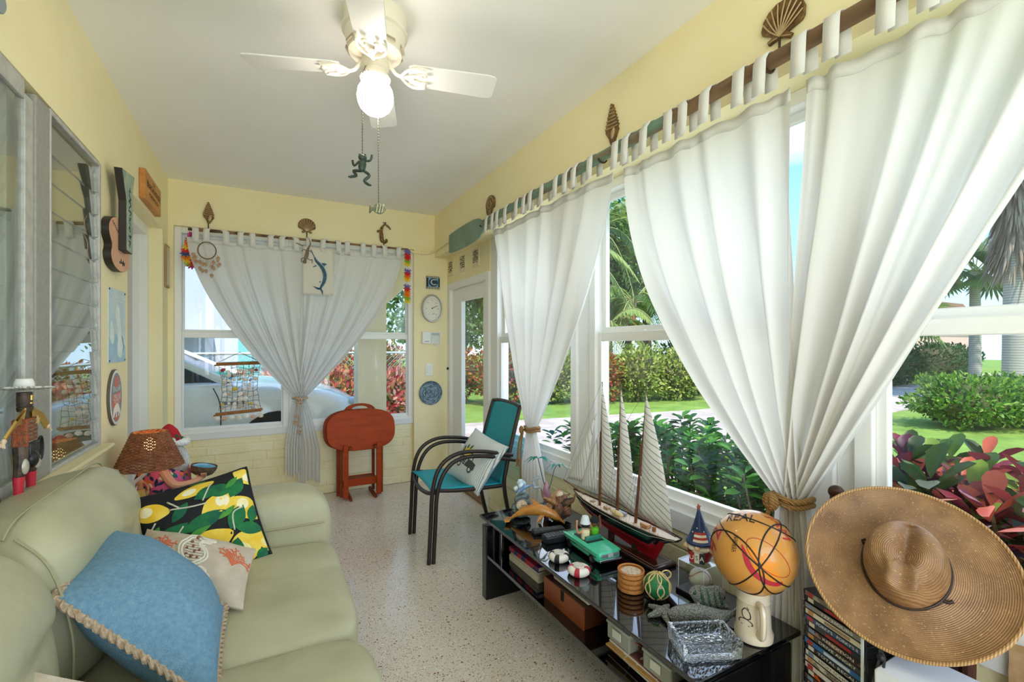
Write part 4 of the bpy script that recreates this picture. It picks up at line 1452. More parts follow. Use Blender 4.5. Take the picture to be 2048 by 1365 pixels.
# --- blue cushion
BLU = mat('blue_weave', '#7fa6c0', .9, c2='#6b95b3', scale=90, bump=.6, bscale=330, lo=.3, hi=.7)
pl = Pil((-.258, 1.510, .605), (-.007, .378, .042), (-.314, .148, .257), .385, .435, .21, .04, skew=True, ex=.9)
cu = thing('cushion', 'large blue woven cushion with braided beige edging on the sofa', 'cushion', tuple(pl.m.translation - Vector((0, 0, .2))))
m = MB(); pl.shell(m, 30)
m.build('cover', BLU, cu, True, smooth=True, ang=180)
m = MB()
BRD = mat('beige_braid', '#c9b49a', .9, c2='#ad9478', scale=90, bump=.5, bscale=200)
pts = pl.border(m, .006, 30)
N = len(pts)
for ph in (0, pi):
    q = []
    for k in range(N * 3):
        f = k / 3
        i = int(f) % N
        p = pts[i].lerp(pts[(i + 1) % N], f - int(f))
        c = pl.m.translation
        out = (p - c); out.normalize()
        nrm = (pl.m.to_3x3() @ Vector((0, 0, 1)))
        w_ = sin(f * 2.2 + ph)
        q.append(p + out * (.008 * w_ + .003) + nrm * (.005 * cos(f * 2.2 + ph)))
    m.tube(q, .0046, 6, closed=True)
m.build('braided_edging', BRD, cu, True, smooth=True)
# --- fourth cushion, mostly below the frame
pl = Pil((-.28, 1.05, .478), (.92, -.17, -.34), (.15, .6, .78), .36, .36, .13, .05)
cu = thing('cushion', 'oatmeal linen cushion with a fluffy orange coral trim at the bottom left edge', 'cushion', tuple(pl.m.translation - Vector((0, 0, .2))))
m = MB(); pl.shell(m, 22)
m.build('cover', LIN, cu, True, smooth=True, ang=180)
m = MB()
for k in range(90):
    a = random.uniform(0, 6.28); q = random.uniform(0, 1)
    p = pl.P(.35 + .2 * q * cos(a), .86 + .1 * q * sin(a), 1, 0)
    m.tube([p, p + Vector((random.uniform(-.012, .012), random.uniform(-.012, .012), .012))], [.002, .001], 4)
m.build('coral_tuft', mat('orange_tuft', '#cf6a3a', .9), cu, True)
# ================================================================== ceiling fan
FANW = mat('cream_enamel', '#efe6d6', .3)
FANB = mat('white_blade', '#f2efec', .4)
BRASS = mat('aged_chain', '#6e6757', .35, metal=.7)
fx, fy = .376, 1.80
fan = thing('ceiling_fan', 'white four-bladed ceiling fan with a glowing round globe', 'ceiling fan', (fx, fy, 2.17))
m = MB()
m.lathe([(.118, 0), (.12, -.006), (.116, -.012), (.113, -.055), (.122, -.062), (.122, -.068), (.112, -.075), (.106, -.115), (.098, -.145), (.07, -.16), (.03, -.163)], 40, (fx, fy, ZC))
m.build('motor_housing', FANW, fan, True, smooth=True)
VENT = mat('vent_slot', '#a89c86', .6)
for k in range(8):
    a = k * pi / 4 + .3
    MB().box((fx + .1035 * cos(a), fy + .1035 * sin(a), ZC - .128), (.006, .045, .014), (0, R(-14), a)).build('vent_slot', VENT, fan, True)
m = MB()
m.lathe([(.045, -.16), (.05, -.168), (.05, -.205), (.043, -.21), (.043, -.222), (.05, -.226), (.054, -.24), (.046, -.246)], 30, (fx, fy, ZC))
m.build('switch_housing', FANW, fan, True, smooth=True)
m = MB()
for k in range(26):
    a = 2 * pi * k / 26
    m.ell((fx + .053 * cos(a), fy + .053 * sin(a), ZC - .238), .005, 6, 5)
m.build('beaded_collar', FANW, fan, True, smooth=True)
for i, ang in enumerate((73, 159, 253, 347)):
    a = R(ang)
    mw = T(fx, fy, ZC - .206) @ Euler((0, 0, a)).to_matrix().to_4x4()
    br = MB(mw)
    br.tube(smoothpts([(.045, 0, .045), (.075, 0, .0), (.105, 0, -.008)], 3), .007, 8)
    for s in (-1, 1):
        br.tube(smoothpts([(0.095, 0, -.008), (0.120, s * .035, -.008 - s * .006), (0.150, s * .05, -.008 - s * .009), (0.190, s * .045, -.008 - s * .008)], 4), .0055, 7)
        br.tube(smoothpts([(0.110, 0, -.009), (0.140, s * .014, -.009), (0.175, s * .02, -.012)], 4), .0055, 7)
        br.ell((0.185, s * .021, -.011 - s * .004), (.012, .012, .004), 8, 6)
    br.ell((0.130, 0, -.008), (.02, .012, .005), 10, 6)
    br.build('blade_bracket', FANW, fan, True, smooth=True)
    bl = MB(mw @ T(.125, 0, 0) @ Euler((R(-11), 0, 0)).to_matrix().to_4x4())
    pr = [(0, -.045), (.02, -.055), (.31, -.063), (.335, -.058), (.343, -.045), (.343, .045), (.335, .058), (.31, .063), (.02, .055), (0, .045)]
    bl.prism(pr, .006, 'z', 0)
    bl.build('blade', FANB, fan, True, bevel=.002)
m = MB()
m.lathe([(.040, .060), (.052, .048), (.064, .025), (.068, 0), (.065, -.022), (.055, -.044), (.038, -.060), (.018, -.068), (.001, -.070)], 32, (fx, fy, 2.238), cap=False)
m.build('globe', mat('lit_opal_globe', '#fff6e6', .3, emit=('#fff5e8', GLOBE)), fan, True, smooth=True)
for dx, dy, z1, nm in ((-.052, -.012, 1.975, 'frog'), (.016, .05, 1.835, 'fish')):
    m = MB()
    z = 2.33
    pts = [(fx + dx * .6, fy + dy, 2.36), (fx + dx, fy + dy - .02, 2.30), (fx + dx - (.0 if nm == 'fish' else .004), fy + dy - .03, z1)]
    m.tube(pts, .0014, 5)
    k = 0
    while z1 + k * .011 < 2.29:
        m.ell((pts[2][0], pts[2][1], z1 + k * .011), .0026, 5, 4)
        k += 1
    m.build('pull_chain', BRASS, fan, True)
    ps = (pts[2][0], pts[2][1], z1)
    if nm == 'frog':
        FR = mat('dark_green_frog', '#27332d', .4, c2='#3f4d44', scale=60)
        th = thing('frog_pull', 'dark green frog hanging from the fan pull chain', 'fan pull', (ps[0], ps[1], z1 - .095))
        R_ = lambda a, z: (ps[0] + a * .88, ps[1] - a * .47, z1 + z)
        m = MB()
        m.ell(R_(0, -.025), (.014, .012, .026), 12, 10, (0, R(10), 0))
        m.ell(R_(.001, .004), (.016, .013, .012), 12, 8)
        for s in (-1, 1):
            m.ell(R_(s * .009, .014), .005, 8, 6)
            m.tube(smoothpts([R_(s * .010, -.008), R_(s * .030, -.016 - s * -.01), R_(s * .036, .004 + s * .01)], 3), .0042, 7)
        m.tube(smoothpts([R_(-.006, -.045), R_(-.032, -.045), R_(-.022, -.062), R_(-.042, -.066)], 4), .0055, 7)
        m.tube(smoothpts([R_(.006, -.045), R_(.026, -.062), R_(.008, -.082), R_(.024, -.096)], 4), .0055, 7)
        m.ell(R_(-.044, -.067), (.009, .006, .004), 8, 5)
        m.ell(R_(.026, -.097), (.009, .006, .004), 8, 5)
        m.build('body', FR, th, True, smooth=True)
    else:
        FI = mat('pewter_fish', '#8e8f78', .35, c2='#5f6350', scale=70, metal=.3)
        th = thing('fish_pull', 'small striped metal fish hanging from the fan pull chain', 'fan pull', (ps[0], ps[1], z1 - .05))
        out = [(-.034, .018), (-.022, .004), (-.012, .014), (.004, .018), (.02, .010), (.030, -.004), (.020, -.018), (.004, -.024), (-.012, -.018), (-.022, -.008), (-.036, -.022)]
        mw = frame((ps[0], ps[1], z1 - .016), (.88, -.47, 0), (0, 0, 1))
        m = MB(mw); m.prism(out, .010, 'z', -.005)
        m.build('body', FI, th, True, bevel=.003)
        for x in (-.004, .008, .018):
            MB(mw).box((x, -.002, 0), (.003, .034, .0115), (0, 0, R(-12))).build('stripe', mat('fish_stripe', '#cfcbb0', .4), th, True)

# ================================================================== teal patio chair
BRZ = mat('bronze_tube', '#3a312c', .38, metal=.35)
TEL = mat('teal_sling', '#0ea6b4', .5, c2='#0c98aa', scale=60, bump=.25, bscale=400)
ch = thing('patio_chair', 'teal sling patio chair with curved dark bronze tube arms by the glazed door', 'chair', (1.14, 2.84, 0), R(-93))
mw = chainM(ch)
def tubepart(nm, pts, r, n=4):
    m = MB(mw); m.tube(smoothpts(pts, n), r, 12)
    return m.build(nm, BRZ, ch, True, smooth=True)
for s in (-1, 1):
    x = s * .245
    tubepart('arm_leg', [(x, -.275, 0), (x, -.265, .2), (x, -.25, .44), (x, -.20, .575), (x, -.09, .635), (x, .06, .632), (x, .19, .605), (x, .27, .59)], .0125, 5)
    tubepart('arm_leg', [(x, -.247, 0), (x, -.237, .2), (x, -.222, .42), (x, -.165, .55), (x, -.07, .603), (x, .07, .602), (x, .20, .575), (x, .29, .555)], .0125, 5)
    tubepart('back_leg', [(s * .235, .30, 0), (s * .235, .25, .2), (s * .235, .215, .40), (s * .232, .235, .52), (s * .228, .285, .72), (s * .22, .335, .89)], .0135, 5)
    tubepart('seat_rail', [(s * .235, -.235, .425), (s * .235, -.05, .405), (s * .235, .215, .40)], .012)
tubepart('front_rail', [(-.243, -.235, .415), (-.16, -.262, .395), (0, -.272, .385), (.16, -.262, .395), (.243, -.235, .415)], .0125)
tubepart('top_rail', [(-.22, .335, .89), (-.1, .345, .90), (.1, .345, .90), (.22, .335, .89)], .012)
m = MB(mw)
m.grid(lambda u, v: ((u - .5) * .47, -.262 + .46 * v + .012 * cos(pi * (u - .5)) * (v < .2), .43 - .018 * v - .016 * sin(pi * u) * sin(pi * v)), 14, 12)
m.build('seat', TEL, ch, True, smooth=True, solid=.006, ang=180)
m = MB(mw)
m.grid(lambda u, v: ((u - .5) * (.462 - .02 * v - .05 * max(0, v - .85) / .15), .205 + .15 * v + .02 * sin(pi * u) * (1 - v) - .012, .40 + .505 * v), 14, 16)
m.build('backrest', TEL, ch, True, smooth=True, solid=.007, ang=180)
m = MB(mw)
m.grid(lambda u, v: ((u - .5) * .40, .352 + .012 * sin(pi * v), .905 - .03 * v), 10, 4)
m.build('top_fold', TEL, ch, True, smooth=True, solid=.006, ang=180)
STR = mat('ticking_stripe', '#e9e6da', .9, c2='#8fa3ae', scale=38, kind='waveY', lo=.62, hi=.72, bump=.2, bscale=300)
pl = Pil((1.215, 2.735, .545), (.07, -.33, -.07), (.17, .06, .27), .36, .35, .12, .06)
cu = thing('cushion', 'striped cushion with a truckload of lemons, on the teal chair', 'cushion', tuple(pl.m.translation - Vector((0, 0, .17))))
m = MB(); pl.shell(m, 24)
o = m.build('cover', STR, cu, True, smooth=True, ang=180)
TRK = mat('print_dark_grey', '#4c4e4d', .9); LEM = mat('print_lemon', '#e8c928', .9); LFG = mat('print_leaf', '#4d6a34', .9)
m = MB()
for pts in ([(-.55, -.10), (-.1, -.10), (-.1, -.42), (-.55, -.42)], [(-.08, .12), (.16, .12), (.26, -.14), (.46, -.18), (.48, -.42), (-.08, -.42)]):
    pl.patch(m, pts, .0012)
for cx in (-.38, .28):
    pl.patch(m, ellp(cx, -.46, .12, .12), .002)
m.build('truck_print', TRK, cu, True, smooth=True)
m = MB()
pl.patch(m, [(-.04, .07), (.13, .07), (.21, -.13), (-.04, -.13)], .0018)
for cx in (-.38, .28):
    pl.patch(m, ellp(cx, -.46, .06, .06), .0028)
for y in (-.18, -.26, -.34):
    pl.line(m, [(-.52, y), (-.13, y)], .0012, .0012)
m.build('truck_detail', mat('print_pale', '#d9d8cc', .9), cu, True, smooth=True)
for x, y in ((-.45, .0), (-.28, .06), (-.15, -.02), (-.34, .14), (-.2, .16)):
    m = MB(); pl.patch(m, ellp(x, y, .11, .09, .5, 16, .2), .0018 + abs(x) * .002)
    m.build('lemon_print', LEM, cu, True, smooth=True)
m = MB()
for x, y, r_ in ((-.55, .16, 2.2), (-.42, .26, 1.9), (-.22, .3, 1.3), (-.05, .2, .7), (-.5, .04, 2.8)):
    pl.patch(m, leafp(x, y, .24, .05, r_), .003)
m.build('leaf_print', LFG, cu, True, smooth=True)

# ================================================================== folded tray tables on their stand
ORW = mat('orange_stained_wood', '#ad410f', .5, spec=.25, c2='#9c380c', scale=7, stretch=(1, 4, 4), bump=.05, bscale=60)
ORD = mat('dark_orange_wood', '#8f3a16', .5, spec=.25, c2='#7c2f12', scale=8)
def trayoutline(cx, cz, w, hh, n=40, e=2.9):
    out = []
    for k in range(n):
        t = 2 * pi * k / n
        c, s = cos(t), sin(t)
        out.append((cx + w / 2 * abs(c) ** (2 / e) * (1 if c > 0 else -1), cz + hh / 2 * abs(s) ** (2 / e) * (1 if s > 0 else -1)))
    return out
def tray(label, y, tilt, cx, mtop):
    th = thing('folding_tray_table', label, 'tray table', (cx, y, 0), 0, 'folded tray tables on the stand')
    mw = T(cx, y, .425) @ Euler((R(tilt), 0, 0)).to_matrix().to_4x4()
    m = MB(mw); m.prism(trayoutline(0, .150, .565, .345), .018, 'y', -.009)
    m.build('tray_top', mtop, th, True, bevel=.006)
    for s in (-1, 1):
        m = MB()
        m.b2((cx + s * .165 - .012, y + .012, .018), (cx + s * .165 + .012, y + .034, .56))
        m.build('leg', ORD, th, True, bevel=.003)
    MB().b2((cx - .152, y + .014, .10), (cx + .152, y + .032, .14)).build('stretcher', ORD, th, True, bevel=.003)
    return th
tray('orange oval topped folding tray table, the front one facing the room', 4.04, -9, .735, ORW)
tray('folding tray table with a dark edge, behind the front orange one', 4.09, -9, .715, ORD)
st = thing('tray_stand', 'orange wooden carrying stand holding the folded tray tables by the back window', 'stand', (.735, 4.12, 0))
for s in (-1, 1):
    x = .735 + s * .135
    MB().b2((x - .02, 4.005, .018), (x + .02, 4.027, .46)).build('post', ORW, st, True, bevel=.003)
    MB().b2((x + (.025 if s < 0 else -.045), 3.97, 0), (x + (.045 if s < 0 else -.025), 4.24, .03)).build('foot', ORD, st, True, bevel=.004)
    MB().b2((x + (.02 if s < 0 else -.045), 3.985, .425), (x + (.045 if s < 0 else -.02), 4.05, .445)).build('hook', ORD, st, True, bevel=.003)
for y in (4.035, 4.15):
    MB().b2((.735 - .12, y, .105), (.735 + .12, y + .018, .165)).build('stretcher', ORW, st, True, bevel=.003)
MB().b2((.735 - .12, 4.055, .15), (.735 + .12, 4.149, .162)).build('shelf_board', ORD, st, True, bevel=.002)
m = MB()
out = [(.735 + .125 * cos(a), .735 + .052 * sin(a)) for a in [pi * k / 20 for k in range(21)]]
inn = [(.735 + .065 * cos(a), .742 + .024 * sin(a)) for a in [pi * k / 20 for k in range(21)]]
vs = []
for y in (4.148, 4.166):
    vs += [(a, y, b) for a, b in out] + [(a, y, b) for a, b in inn]
n = 21
fs = []
for k in range(20):
    fs += [(k, k + 1, n + k + 1, n + k), (2 * n + k, 3 * n + k, 3 * n + k + 1, 2 * n + k + 1), (k, 2 * n + k, 2 * n + k + 1, k + 1), (n + k, n + k + 1, 3 * n + k + 1, 3 * n + k)]
fs += [(0, n, 3 * n, 2 * n), (20, 2 * n + 20, 3 * n + 20, n + 20)]
m.add(vs, fs)
m.build('handle', ORW, st, True, bevel=.003)
for s in (-1, 1):
    MB().b2((.735 + s * .115 - .012, 4.148, .02), (.735 + s * .115 + .012, 4.166, .745)).build('rear_upright', ORD, st, True, bevel=.003)

# ================================================================== side table, wicker lamp, bearded figurine
tb = thing('side_table', 'small dark round side table behind the sofa arm, hidden by the cushions', 'side table', (-.37, 2.83, 0))
DW = mat('dark_wood', '#3d2a1e', .45, c2='#2f2017', scale=8, stretch=(1, 5, 1))
MB().lathe([(.235, .475), (.245, .485), (.245, .50), (.235, .505)], 36, (-.37, 2.83, 0)).build('table_top', DW, tb, True, smooth=True)
MB().lathe([(.03, .02), (.022, .1), (.03, .25), (.022, .4), (.05, .475)], 18, (-.37, 2.83, 0)).build('column', DW, tb, True, smooth=True)
for k in range(3):
    a = k * 2.09 + .5
    MB().tube(smoothpts([(-.37, 2.83, .12), (-.37 + .1 * cos(a), 2.83 + .1 * sin(a), .06), (-.37 + .19 * cos(a), 2.83 + .19 * sin(a), .015)], 4), .014, 8).build('leg', DW, tb, True, smooth=True)
WICK = mat('brown_wicker', '#7d4a2d', .55, c2='#9a6340', scale=40, bump=.3, bscale=120)
lx, ly = -.478, 2.745
lp = thing('table_lamp', 'small table lamp with a brown woven wicker cone shade, lit', 'lamp', (lx, ly, .505))
m = MB()
NR = 26
for i in range(NR):
    f = i / (NR - 1)
    r0 = .066 + (.132 - .066) * f
    z = .874 - .162 * f
    m.tube([(lx + (r0 + .0032 * (1 if i % 2 else -1) * cos(18 * a)) * cos(a), ly + (r0 + .0032 * (1 if i % 2 else -1) * cos(18 * a)) * sin(a), z) for a in [2 * pi * k / 108 for k in range(108)]], .0036, 5, closed=True)
for k in range(36):
    a = 2 * pi * k / 36
    m.tube([(lx + .066 * cos(a), ly + .066 * sin(a), .876), (lx + .132 * cos(a), ly + .132 * sin(a), .71)], .0026, 5)
m.build('lamp_shade', WICK, lp, True, smooth=True)
LWH = mat('white_lamp_metal', '#e9e6e2', .35)
m = MB()
m.tube(smoothpts([(lx + .0, ly, .80), (lx + .0, ly, .71), (lx - .03, ly + .01, .665), (lx - .065, ly + .02, .63), (lx - .065, ly + .03, .56), (lx - .02, ly + .04, .52)], 5), .008, 10)
m.build('curved_stem', LWH, lp, True, smooth=True)
MB().lathe([(.055, .505), (.055, .513), (.03, .522), (.01, .53)], 24, (lx + .0, ly + .04, 0)).build('base', LWH, lp, True, smooth=True)
m = MB(); m.ell((lx, ly, .815), (.024, .024, .032), 14, 10)
m.build('bulb', mat('lit_bulb', '#fff0d0', .3, emit=('#ffc987', 14)), lp, True, smooth=True)

SKIN = mat('figurine_skin', '#d9a588', .5)
fg = thing('bearded_figurine', 'white bearded figurine in a red cap and flowered shirt behind the wicker lamp', 'figurine', (-.39, 2.95, .505))
sx0, sy0 = -.44, 2.93
SHIRT = mat('flowered_shirt_pink', '#e0699a', .8)
m = MB()
m.lathe([(.075, 0), (.10, .02), (.105, .07), (.095, .13), (.07, .175), (.045, .19)], 28, (sx0, sy0, .505))
m.k = 0
mats = [SHIRT, mat('shirt_teal', '#1f6f74', .8), mat('shirt_orange', '#ee7a45', .8), mat('shirt_navy', '#22365c', .8), mat('shirt_cream', '#f1dfb8', .8)]
r_ = random.Random(5)
def shirtp(t, z, off=.0015):
    pr = [(.075, 0), (.10, .02), (.105, .07), (.095, .13), (.07, .175), (.045, .19)]
    for (r0, z0), (r1, z1) in zip(pr, pr[1:]):
        if z0 <= z <= z1:
            rr = r0 + (r1 - r0) * (z - z0) / (z1 - z0)
            return (sx0 + (rr + off) * cos(t), sy0 + (rr + off) * sin(t), .505 + z)
    return (sx0, sy0, .505 + z)
for i in range(80):
    t0, z0 = -pi / 2 + r_.uniform(-1.9, 1.9), r_.uniform(.01, .17)
    m.k = 1 + i % 4
    L, w_, ro = r_.uniform(.25, .5), r_.uniform(.012, .02), r_.uniform(0, 3.14)
    pts = leafp(0, 0, L, w_ * 5, ro, 6)
    cv = [shirtp(t0 + px, min(.188, max(.002, z0 + py * .1)), .0015 + .0004 * (i % 5)) for px, py in pts]
    c0 = shirtp(t0, z0, .003)
    n = len(cv)
    m.add([c0] + cv, [(0, 1 + k, 1 + (k + 1) % n) for k in range(n)])
m.build('shirt', mats, fg, True, smooth=True, ang=60)
m = MB()
m.ell((sx0 + .012, sy0 - .005, .745), (.052, .05, .062), 18, 14)
m.build('head', SKIN, fg, True, smooth=True)
WB = mat('white_beard', '#f3f2ef', .9, bump=.8, bscale=90, bkind='wave')
m = MB()
r_ = random.Random(2)
m.ell((sx0 + .04, sy0 - .02, .70), (.058, .06, .085), 18, 14, (0, R(-14), 0), lambda q: 1 + .06 * sin(q.x * 22) * sin(q.y * 20))
m.ell((sx0 + .01, sy0 - .005, .735), (.064, .06, .055), 16, 12, None, lambda q: 1 + .06 * sin(q.z * 22) * sin(q.y * 20))
m.build('beard', WB, fg, True, smooth=True, ang=180)
m = MB(); m.ell((sx0 + .062, sy0 - .012, .765), (.010, .010, .010), 10, 8)
m.ell((sx0 + .05, sy0 - .035, .775), (.004, .004, .005), 8, 6); m.ell((sx0 + .055, sy0 + .012, .775), (.004, .004, .005), 8, 6)
m.build('nose_and_eyes', mat('figurine_nose', '#c98070', .5), fg, True, smooth=True)
m = MB()
m.lathe([(.056, 0), (.053, .03), (.038, .065), (.015, .09), (.002, .097)], 22, (sx0 + .008, sy0, .785))
m.build('cap', mat('red_felt', '#b5202c', .9, bump=.3, bscale=200), fg, True, smooth=True)
m = MB(T(sx0 + .02, sy0, .80) @ Euler((0, R(14), 0)).to_matrix().to_4x4())
m.tube([(.062 * cos(a), .058 * sin(a), 0) for a in [2 * pi * k / 30 for k in range(30)]], .021, 12, closed=True)
m.build('cap_brim', mat('white_fleece', '#f4f3f0', .95, bump=.8, bscale=150), fg, True, smooth=True)
hl_ = MB()
for k in range(3):
    a = k * 2.1
    hl_.ell((sx0 + .055 + .006 * cos(a), sy0 - .068, .812 + .006 * sin(a)), .0055, 8, 6)
hl_.build('holly_berries', mat('holly_red', '#b01c2c', .3), fg, True, smooth=True)
hl_ = MB()
for a in (.3, 1.9, 3.4, 4.6):
    hl_.prism([(sx0 + .055 + x, .812 + z) for x, z in leafp(.013 * cos(a), .013 * sin(a), .026, .008, a, 6)], .002, 'y', sy0 - .065)
hl_.build('holly_leaves', mat('holly_green', '#2f5a35', .5), fg, True)
for s, pts in ((-1, [(sx0 + .0, sy0 - .085, .655), (sx0 + .05, sy0 - .125, .595), (sx0 + .115, sy0 - .115, .592), (sx0 + .155, sy0 - .085, .605)]), (1, [(sx0 + .03, sy0 + .07, .655), (sx0 + .10, sy0 + .06, .62), (sx0 + .16, sy0 + .0, .61)])):
    m = MB()
    P = smoothpts(pts, 4)
    m.tube(P, [.022 - .010 * i / len(P) for i in range(len(P))], 10)
    e = Vector(P[-1])
    m.ell(e, (.015, .012, .009), 10, 8)
    for k in range(4):
        m.tube(smoothpts([e + Vector((.006 * k - .004, 0, 0)), e + Vector((.006 * k + .004, -s * -.012, .012)), e + Vector((.006 * k + .004, -s * -.022, .026))], 3), .0042, 6)
    m.tube([e + Vector((-.008, 0, 0)), e + Vector((-.016, -s * -.006, .018))], .0045, 6)
    m.build('arm', SKIN, fg, True, smooth=True)
cp = thing('coconut_cup', 'brown coconut cup with a blue drink held by the bearded figurine', 'cup', (sx0 + .155, sy0 - .045, .60))
m = MB(T(sx0 + .155, sy0 - .045, .605) @ Euler((0, R(12), 0)).to_matrix().to_4x4())
m.lathe([(.02, 0), (.046, .014), (.058, .036), (.06, .056), (.056, .056), (.053, .046)], 26, ripple=lambda t, z: .012 * sin(t * 26))
m.build('shell', mat('coconut_husk', '#5a4636', .85, c2='#75604c', scale=70, bump=.6, bscale=120), cp, True, smooth=True)
m = MB(T(sx0 + .155, sy0 - .045, .605) @ Euler((0, R(12), 0)).to_matrix().to_4x4())
m.lathe([(.001, .058), (.03, .060), (.053, .052)], 24, cap=False)
m.build('blue_drink', mat('blue_drink', '#2f86b5', .2, c2='#62b0cf', scale=40), cp, True, smooth=True)
hd = thing('hula_figurine', 'tiny brown haired hula dancer figure against the flowered shirt', 'figurine', (sx0 - .085, sy0 - .125, .505))
px, py = sx0 - .085, sy0 - .125
m = MB()
m.lathe([(.008, .0), (.0085, .05), (.016, .075), (.011, .10), (.016, .122), (.007, .137), (.006, .145)], 14, (px, py, .505))
m.ell((px, py, .665), (.012, .012, .015), 12, 10)
m.tube(smoothpts([(px - .014, py, .626), (px - .028, py - .012, .60), (px - .012, py - .026, .612)], 4), .0042, 7)
m.tube(smoothpts([(px + .014, py, .626), (px + .030, py - .008, .605), (px + .034, py - .02, .59)], 4), .0042, 7)
m.build('body', mat('doll_skin', '#c98f68', .5), hd, True, smooth=True)
m = MB(); m.lathe([(.018, .085), (.024, .05), (.03, .0)], 24, (px, py, .505), ripple=lambda t, z: .07 * sin(t * 16))
m.build('skirt', mat('straw_skirt', '#c9a95f', .8), hd, True, smooth=True)
m = MB(); m.ell((px + .002, py + .006, .667), (.015, .013, .019), 12, 10); m.tube([(px - .006, py + .01, .665), (px - .02, py + .004, .63), (px - .02, py, .60)], [.009, .008, .004], 8)
m.build('hair', mat('doll_hair', '#4a2a1c', .6), hd, True, smooth=True)

# ================================================================== black media stand
GBK = mat('black_gloss_glass', '#07080b', .03, spec=.9, coat=.6)
BKL = mat('black_lacquer', '#0d0d0f', .22, coat=.3)
CHR = mat('chrome', '#c9ccd0', .15, metal=1)
sd = thing('media_stand', 'low black media stand with a mirror gloss glass top along the right wall', 'media stand', (1.206, 1.49, 0))
MB().b2((.977, .812, .402), (1.437, 2.166, .417)).build('glass_top', GBK, sd, True, bevel=.003)
for y in (2.10, .835):
    MB().b2((.985, y, 0), (1.425, y + .05, .372)).build('leg', BKL, sd, True, bevel=.004)
    for x in (1.05, 1.34):
        MB().b2((x, y + .01, .372), (x + .05, y + .04, .402)).build('riser', CHR, sd, True, bevel=.002)
MB().b2((.99, .885, .215), (1.425, 2.10, .232)).build('shelf', GBK, sd, True, bevel=.002)
MB().b2((1.40, .885, .232), (1.42, 2.10, .40)).build('back_panel', BKL, sd, True)
for y in (1.265, 1.70):
    MB().b2((1.13, y, .232), (1.40, y + .03, .402)).build('divider', BKL, sd, True, bevel=.002)
MB().b2((1.045, 2.05, .232), (1.062, 2.075, .402)).build('bracket', CHR, sd, True, bevel=.002)
# ================================================================== things on the walls
def onL(y, z, x=XL): return frame((x, y, z), (0, 1, 0), (0, 0, 1))
def onB(x, z, y=YB): return frame((x, y, z), (1, 0, 0), (0, 0, 1))
def onR(y, z, x=XR): return frame((x, y, z), (0, -1, 0), (0, 0, 1))
BRN = mat('bronze_shell', '#5c4022', .4, c2='#8a6838', scale=40, metal=.25)
BRNR = mat('bronze_shell_ridge', '#bda278', .4, metal=.2)
BRND = mat('dark_bronze_hook', '#4a3626', .4, metal=.5)
def hook(mw, th, top, rz, out, rr):
    """stem from the ornament down to a ring under the rod: local x right, y up, z out of the wall"""
    m = MB(mw)
    m.tube([(0, top, .010), (0, rz + rr + .004, .012), (0, rz + rr * .3, out - rr - .004)], .004, 7)
    m.tube([(0, rz + (rr + .005) * sin(a), out + (rr + .005) * cos(a)) for a in [pi * .75 + k * pi * 1.1 / 14 for k in range(15)]], .0042, 7)
    m.build('hook', BRND, th, True, smooth=True)
def turret(label, mw, H, W_, grp, rz, out, rr):
    th = thing('shell_bracket', label, 'rod bracket', tuple(mw.translation), 0, grp)
    n = 7
    pr = []
    for k in range(n):
        f = k / n
        w = W_ * (1 - f) ** .85
        pr += [(w * .42, H * (.38 + .62 * f)), (w * .52, H * (.38 + .62 * (f + .55 / n)))]
    pr += [(.001, H)]
    left = [(-a * 1.05, b) for a, b in pr[::-1]]
    poly = [(W_ * .12, 0), (W_ * .34, H * .17), (W_ * .50, H * .30)] + pr + left + [(-W_ * .46, H * .32), (-W_ * .2, H * .16), (-W_ * .08, 0)]
    m = MB(mw); m.prism(poly, .014, 'z', 0)
    m.build('shell', BRN, th, True, bevel=.003)
    m = MB(mw)
    for k in range(n):
        f = k / n
        w = W_ * (1 - f) ** .85 * .5
        y = H * (.38 + .62 * f)
        m.tube(smoothpts([(-w, y + H * .05, .013), (0, y + H * .005, .0165), (w, y, .013)], 3), .0024, 6)
    m.build('whorl_ridge', BRNR, th, True, smooth=True)
    m = MB(mw)
    m.ell((W_ * .14, H * .24, .014), (W_ * .14, H * .14, .004), 14, 6, (0, 0, R(-14)))
    m.build('mouth', BRNR, th, True, smooth=True)
    hook(mw, th, 0.004, rz, out, rr)
def scallop(label, mw, Rr, grp, rz, out, rr, rot=0):
    th = thing('shell_bracket', label, 'rod bracket', tuple(mw.translation), 0, grp)
    w2 = mw @ Euler((0, 0, rot)).to_matrix().to_4x4()
    pts = []
    for k in range(19):
        a = R(-20 + 220 * k / 18)
        q = Rr * (1 + .025 * (k % 2))
        pts.append((q * cos(a), Rr * .72 + q * sin(a) * .92))
    pts += [(-Rr * .34, Rr * .14), (-Rr * .62, Rr * .0), (-Rr * .5, -Rr * .2), (-Rr * .1, -Rr * .02), (Rr * .1, -Rr * .02), (Rr * .5, -Rr * .2), (Rr * .62, Rr * .0), (Rr * .34, Rr * .14)]
    m = MB(w2); m.prism(pts, .012, 'z', 0)
    m.build('shell', BRN, th, True, bevel=.003)
    m = MB(w2)
    for k in range(9):
        a = R(0 + 180 * (k + .5) / 9)
        m.tube(smoothpts([(0, Rr * .04, .013), (Rr * .5 * cos(a), Rr * .3 + Rr * .55 * sin(a), .0165), (Rr * .94 * cos(a), Rr * .70 + Rr * .86 * sin(a), .013)], 3), Rr * .035, 6)
    for s in (-1, 1):
        for q in (.25, .5):
            m.tube([(s * Rr * .1, Rr * .02, .0125), (s * Rr * (.2 + q * .7), -Rr * .12 * q * 2 + .002, .0125)], Rr * .022, 5)
    m.build('rib', BRNR, th, True, smooth=True)
    hook(mw, th, .0, rz, out, rr)
gb, gr = 'bronze sea life rod brackets over the back window', 'bronze shell rod brackets on the right wall'
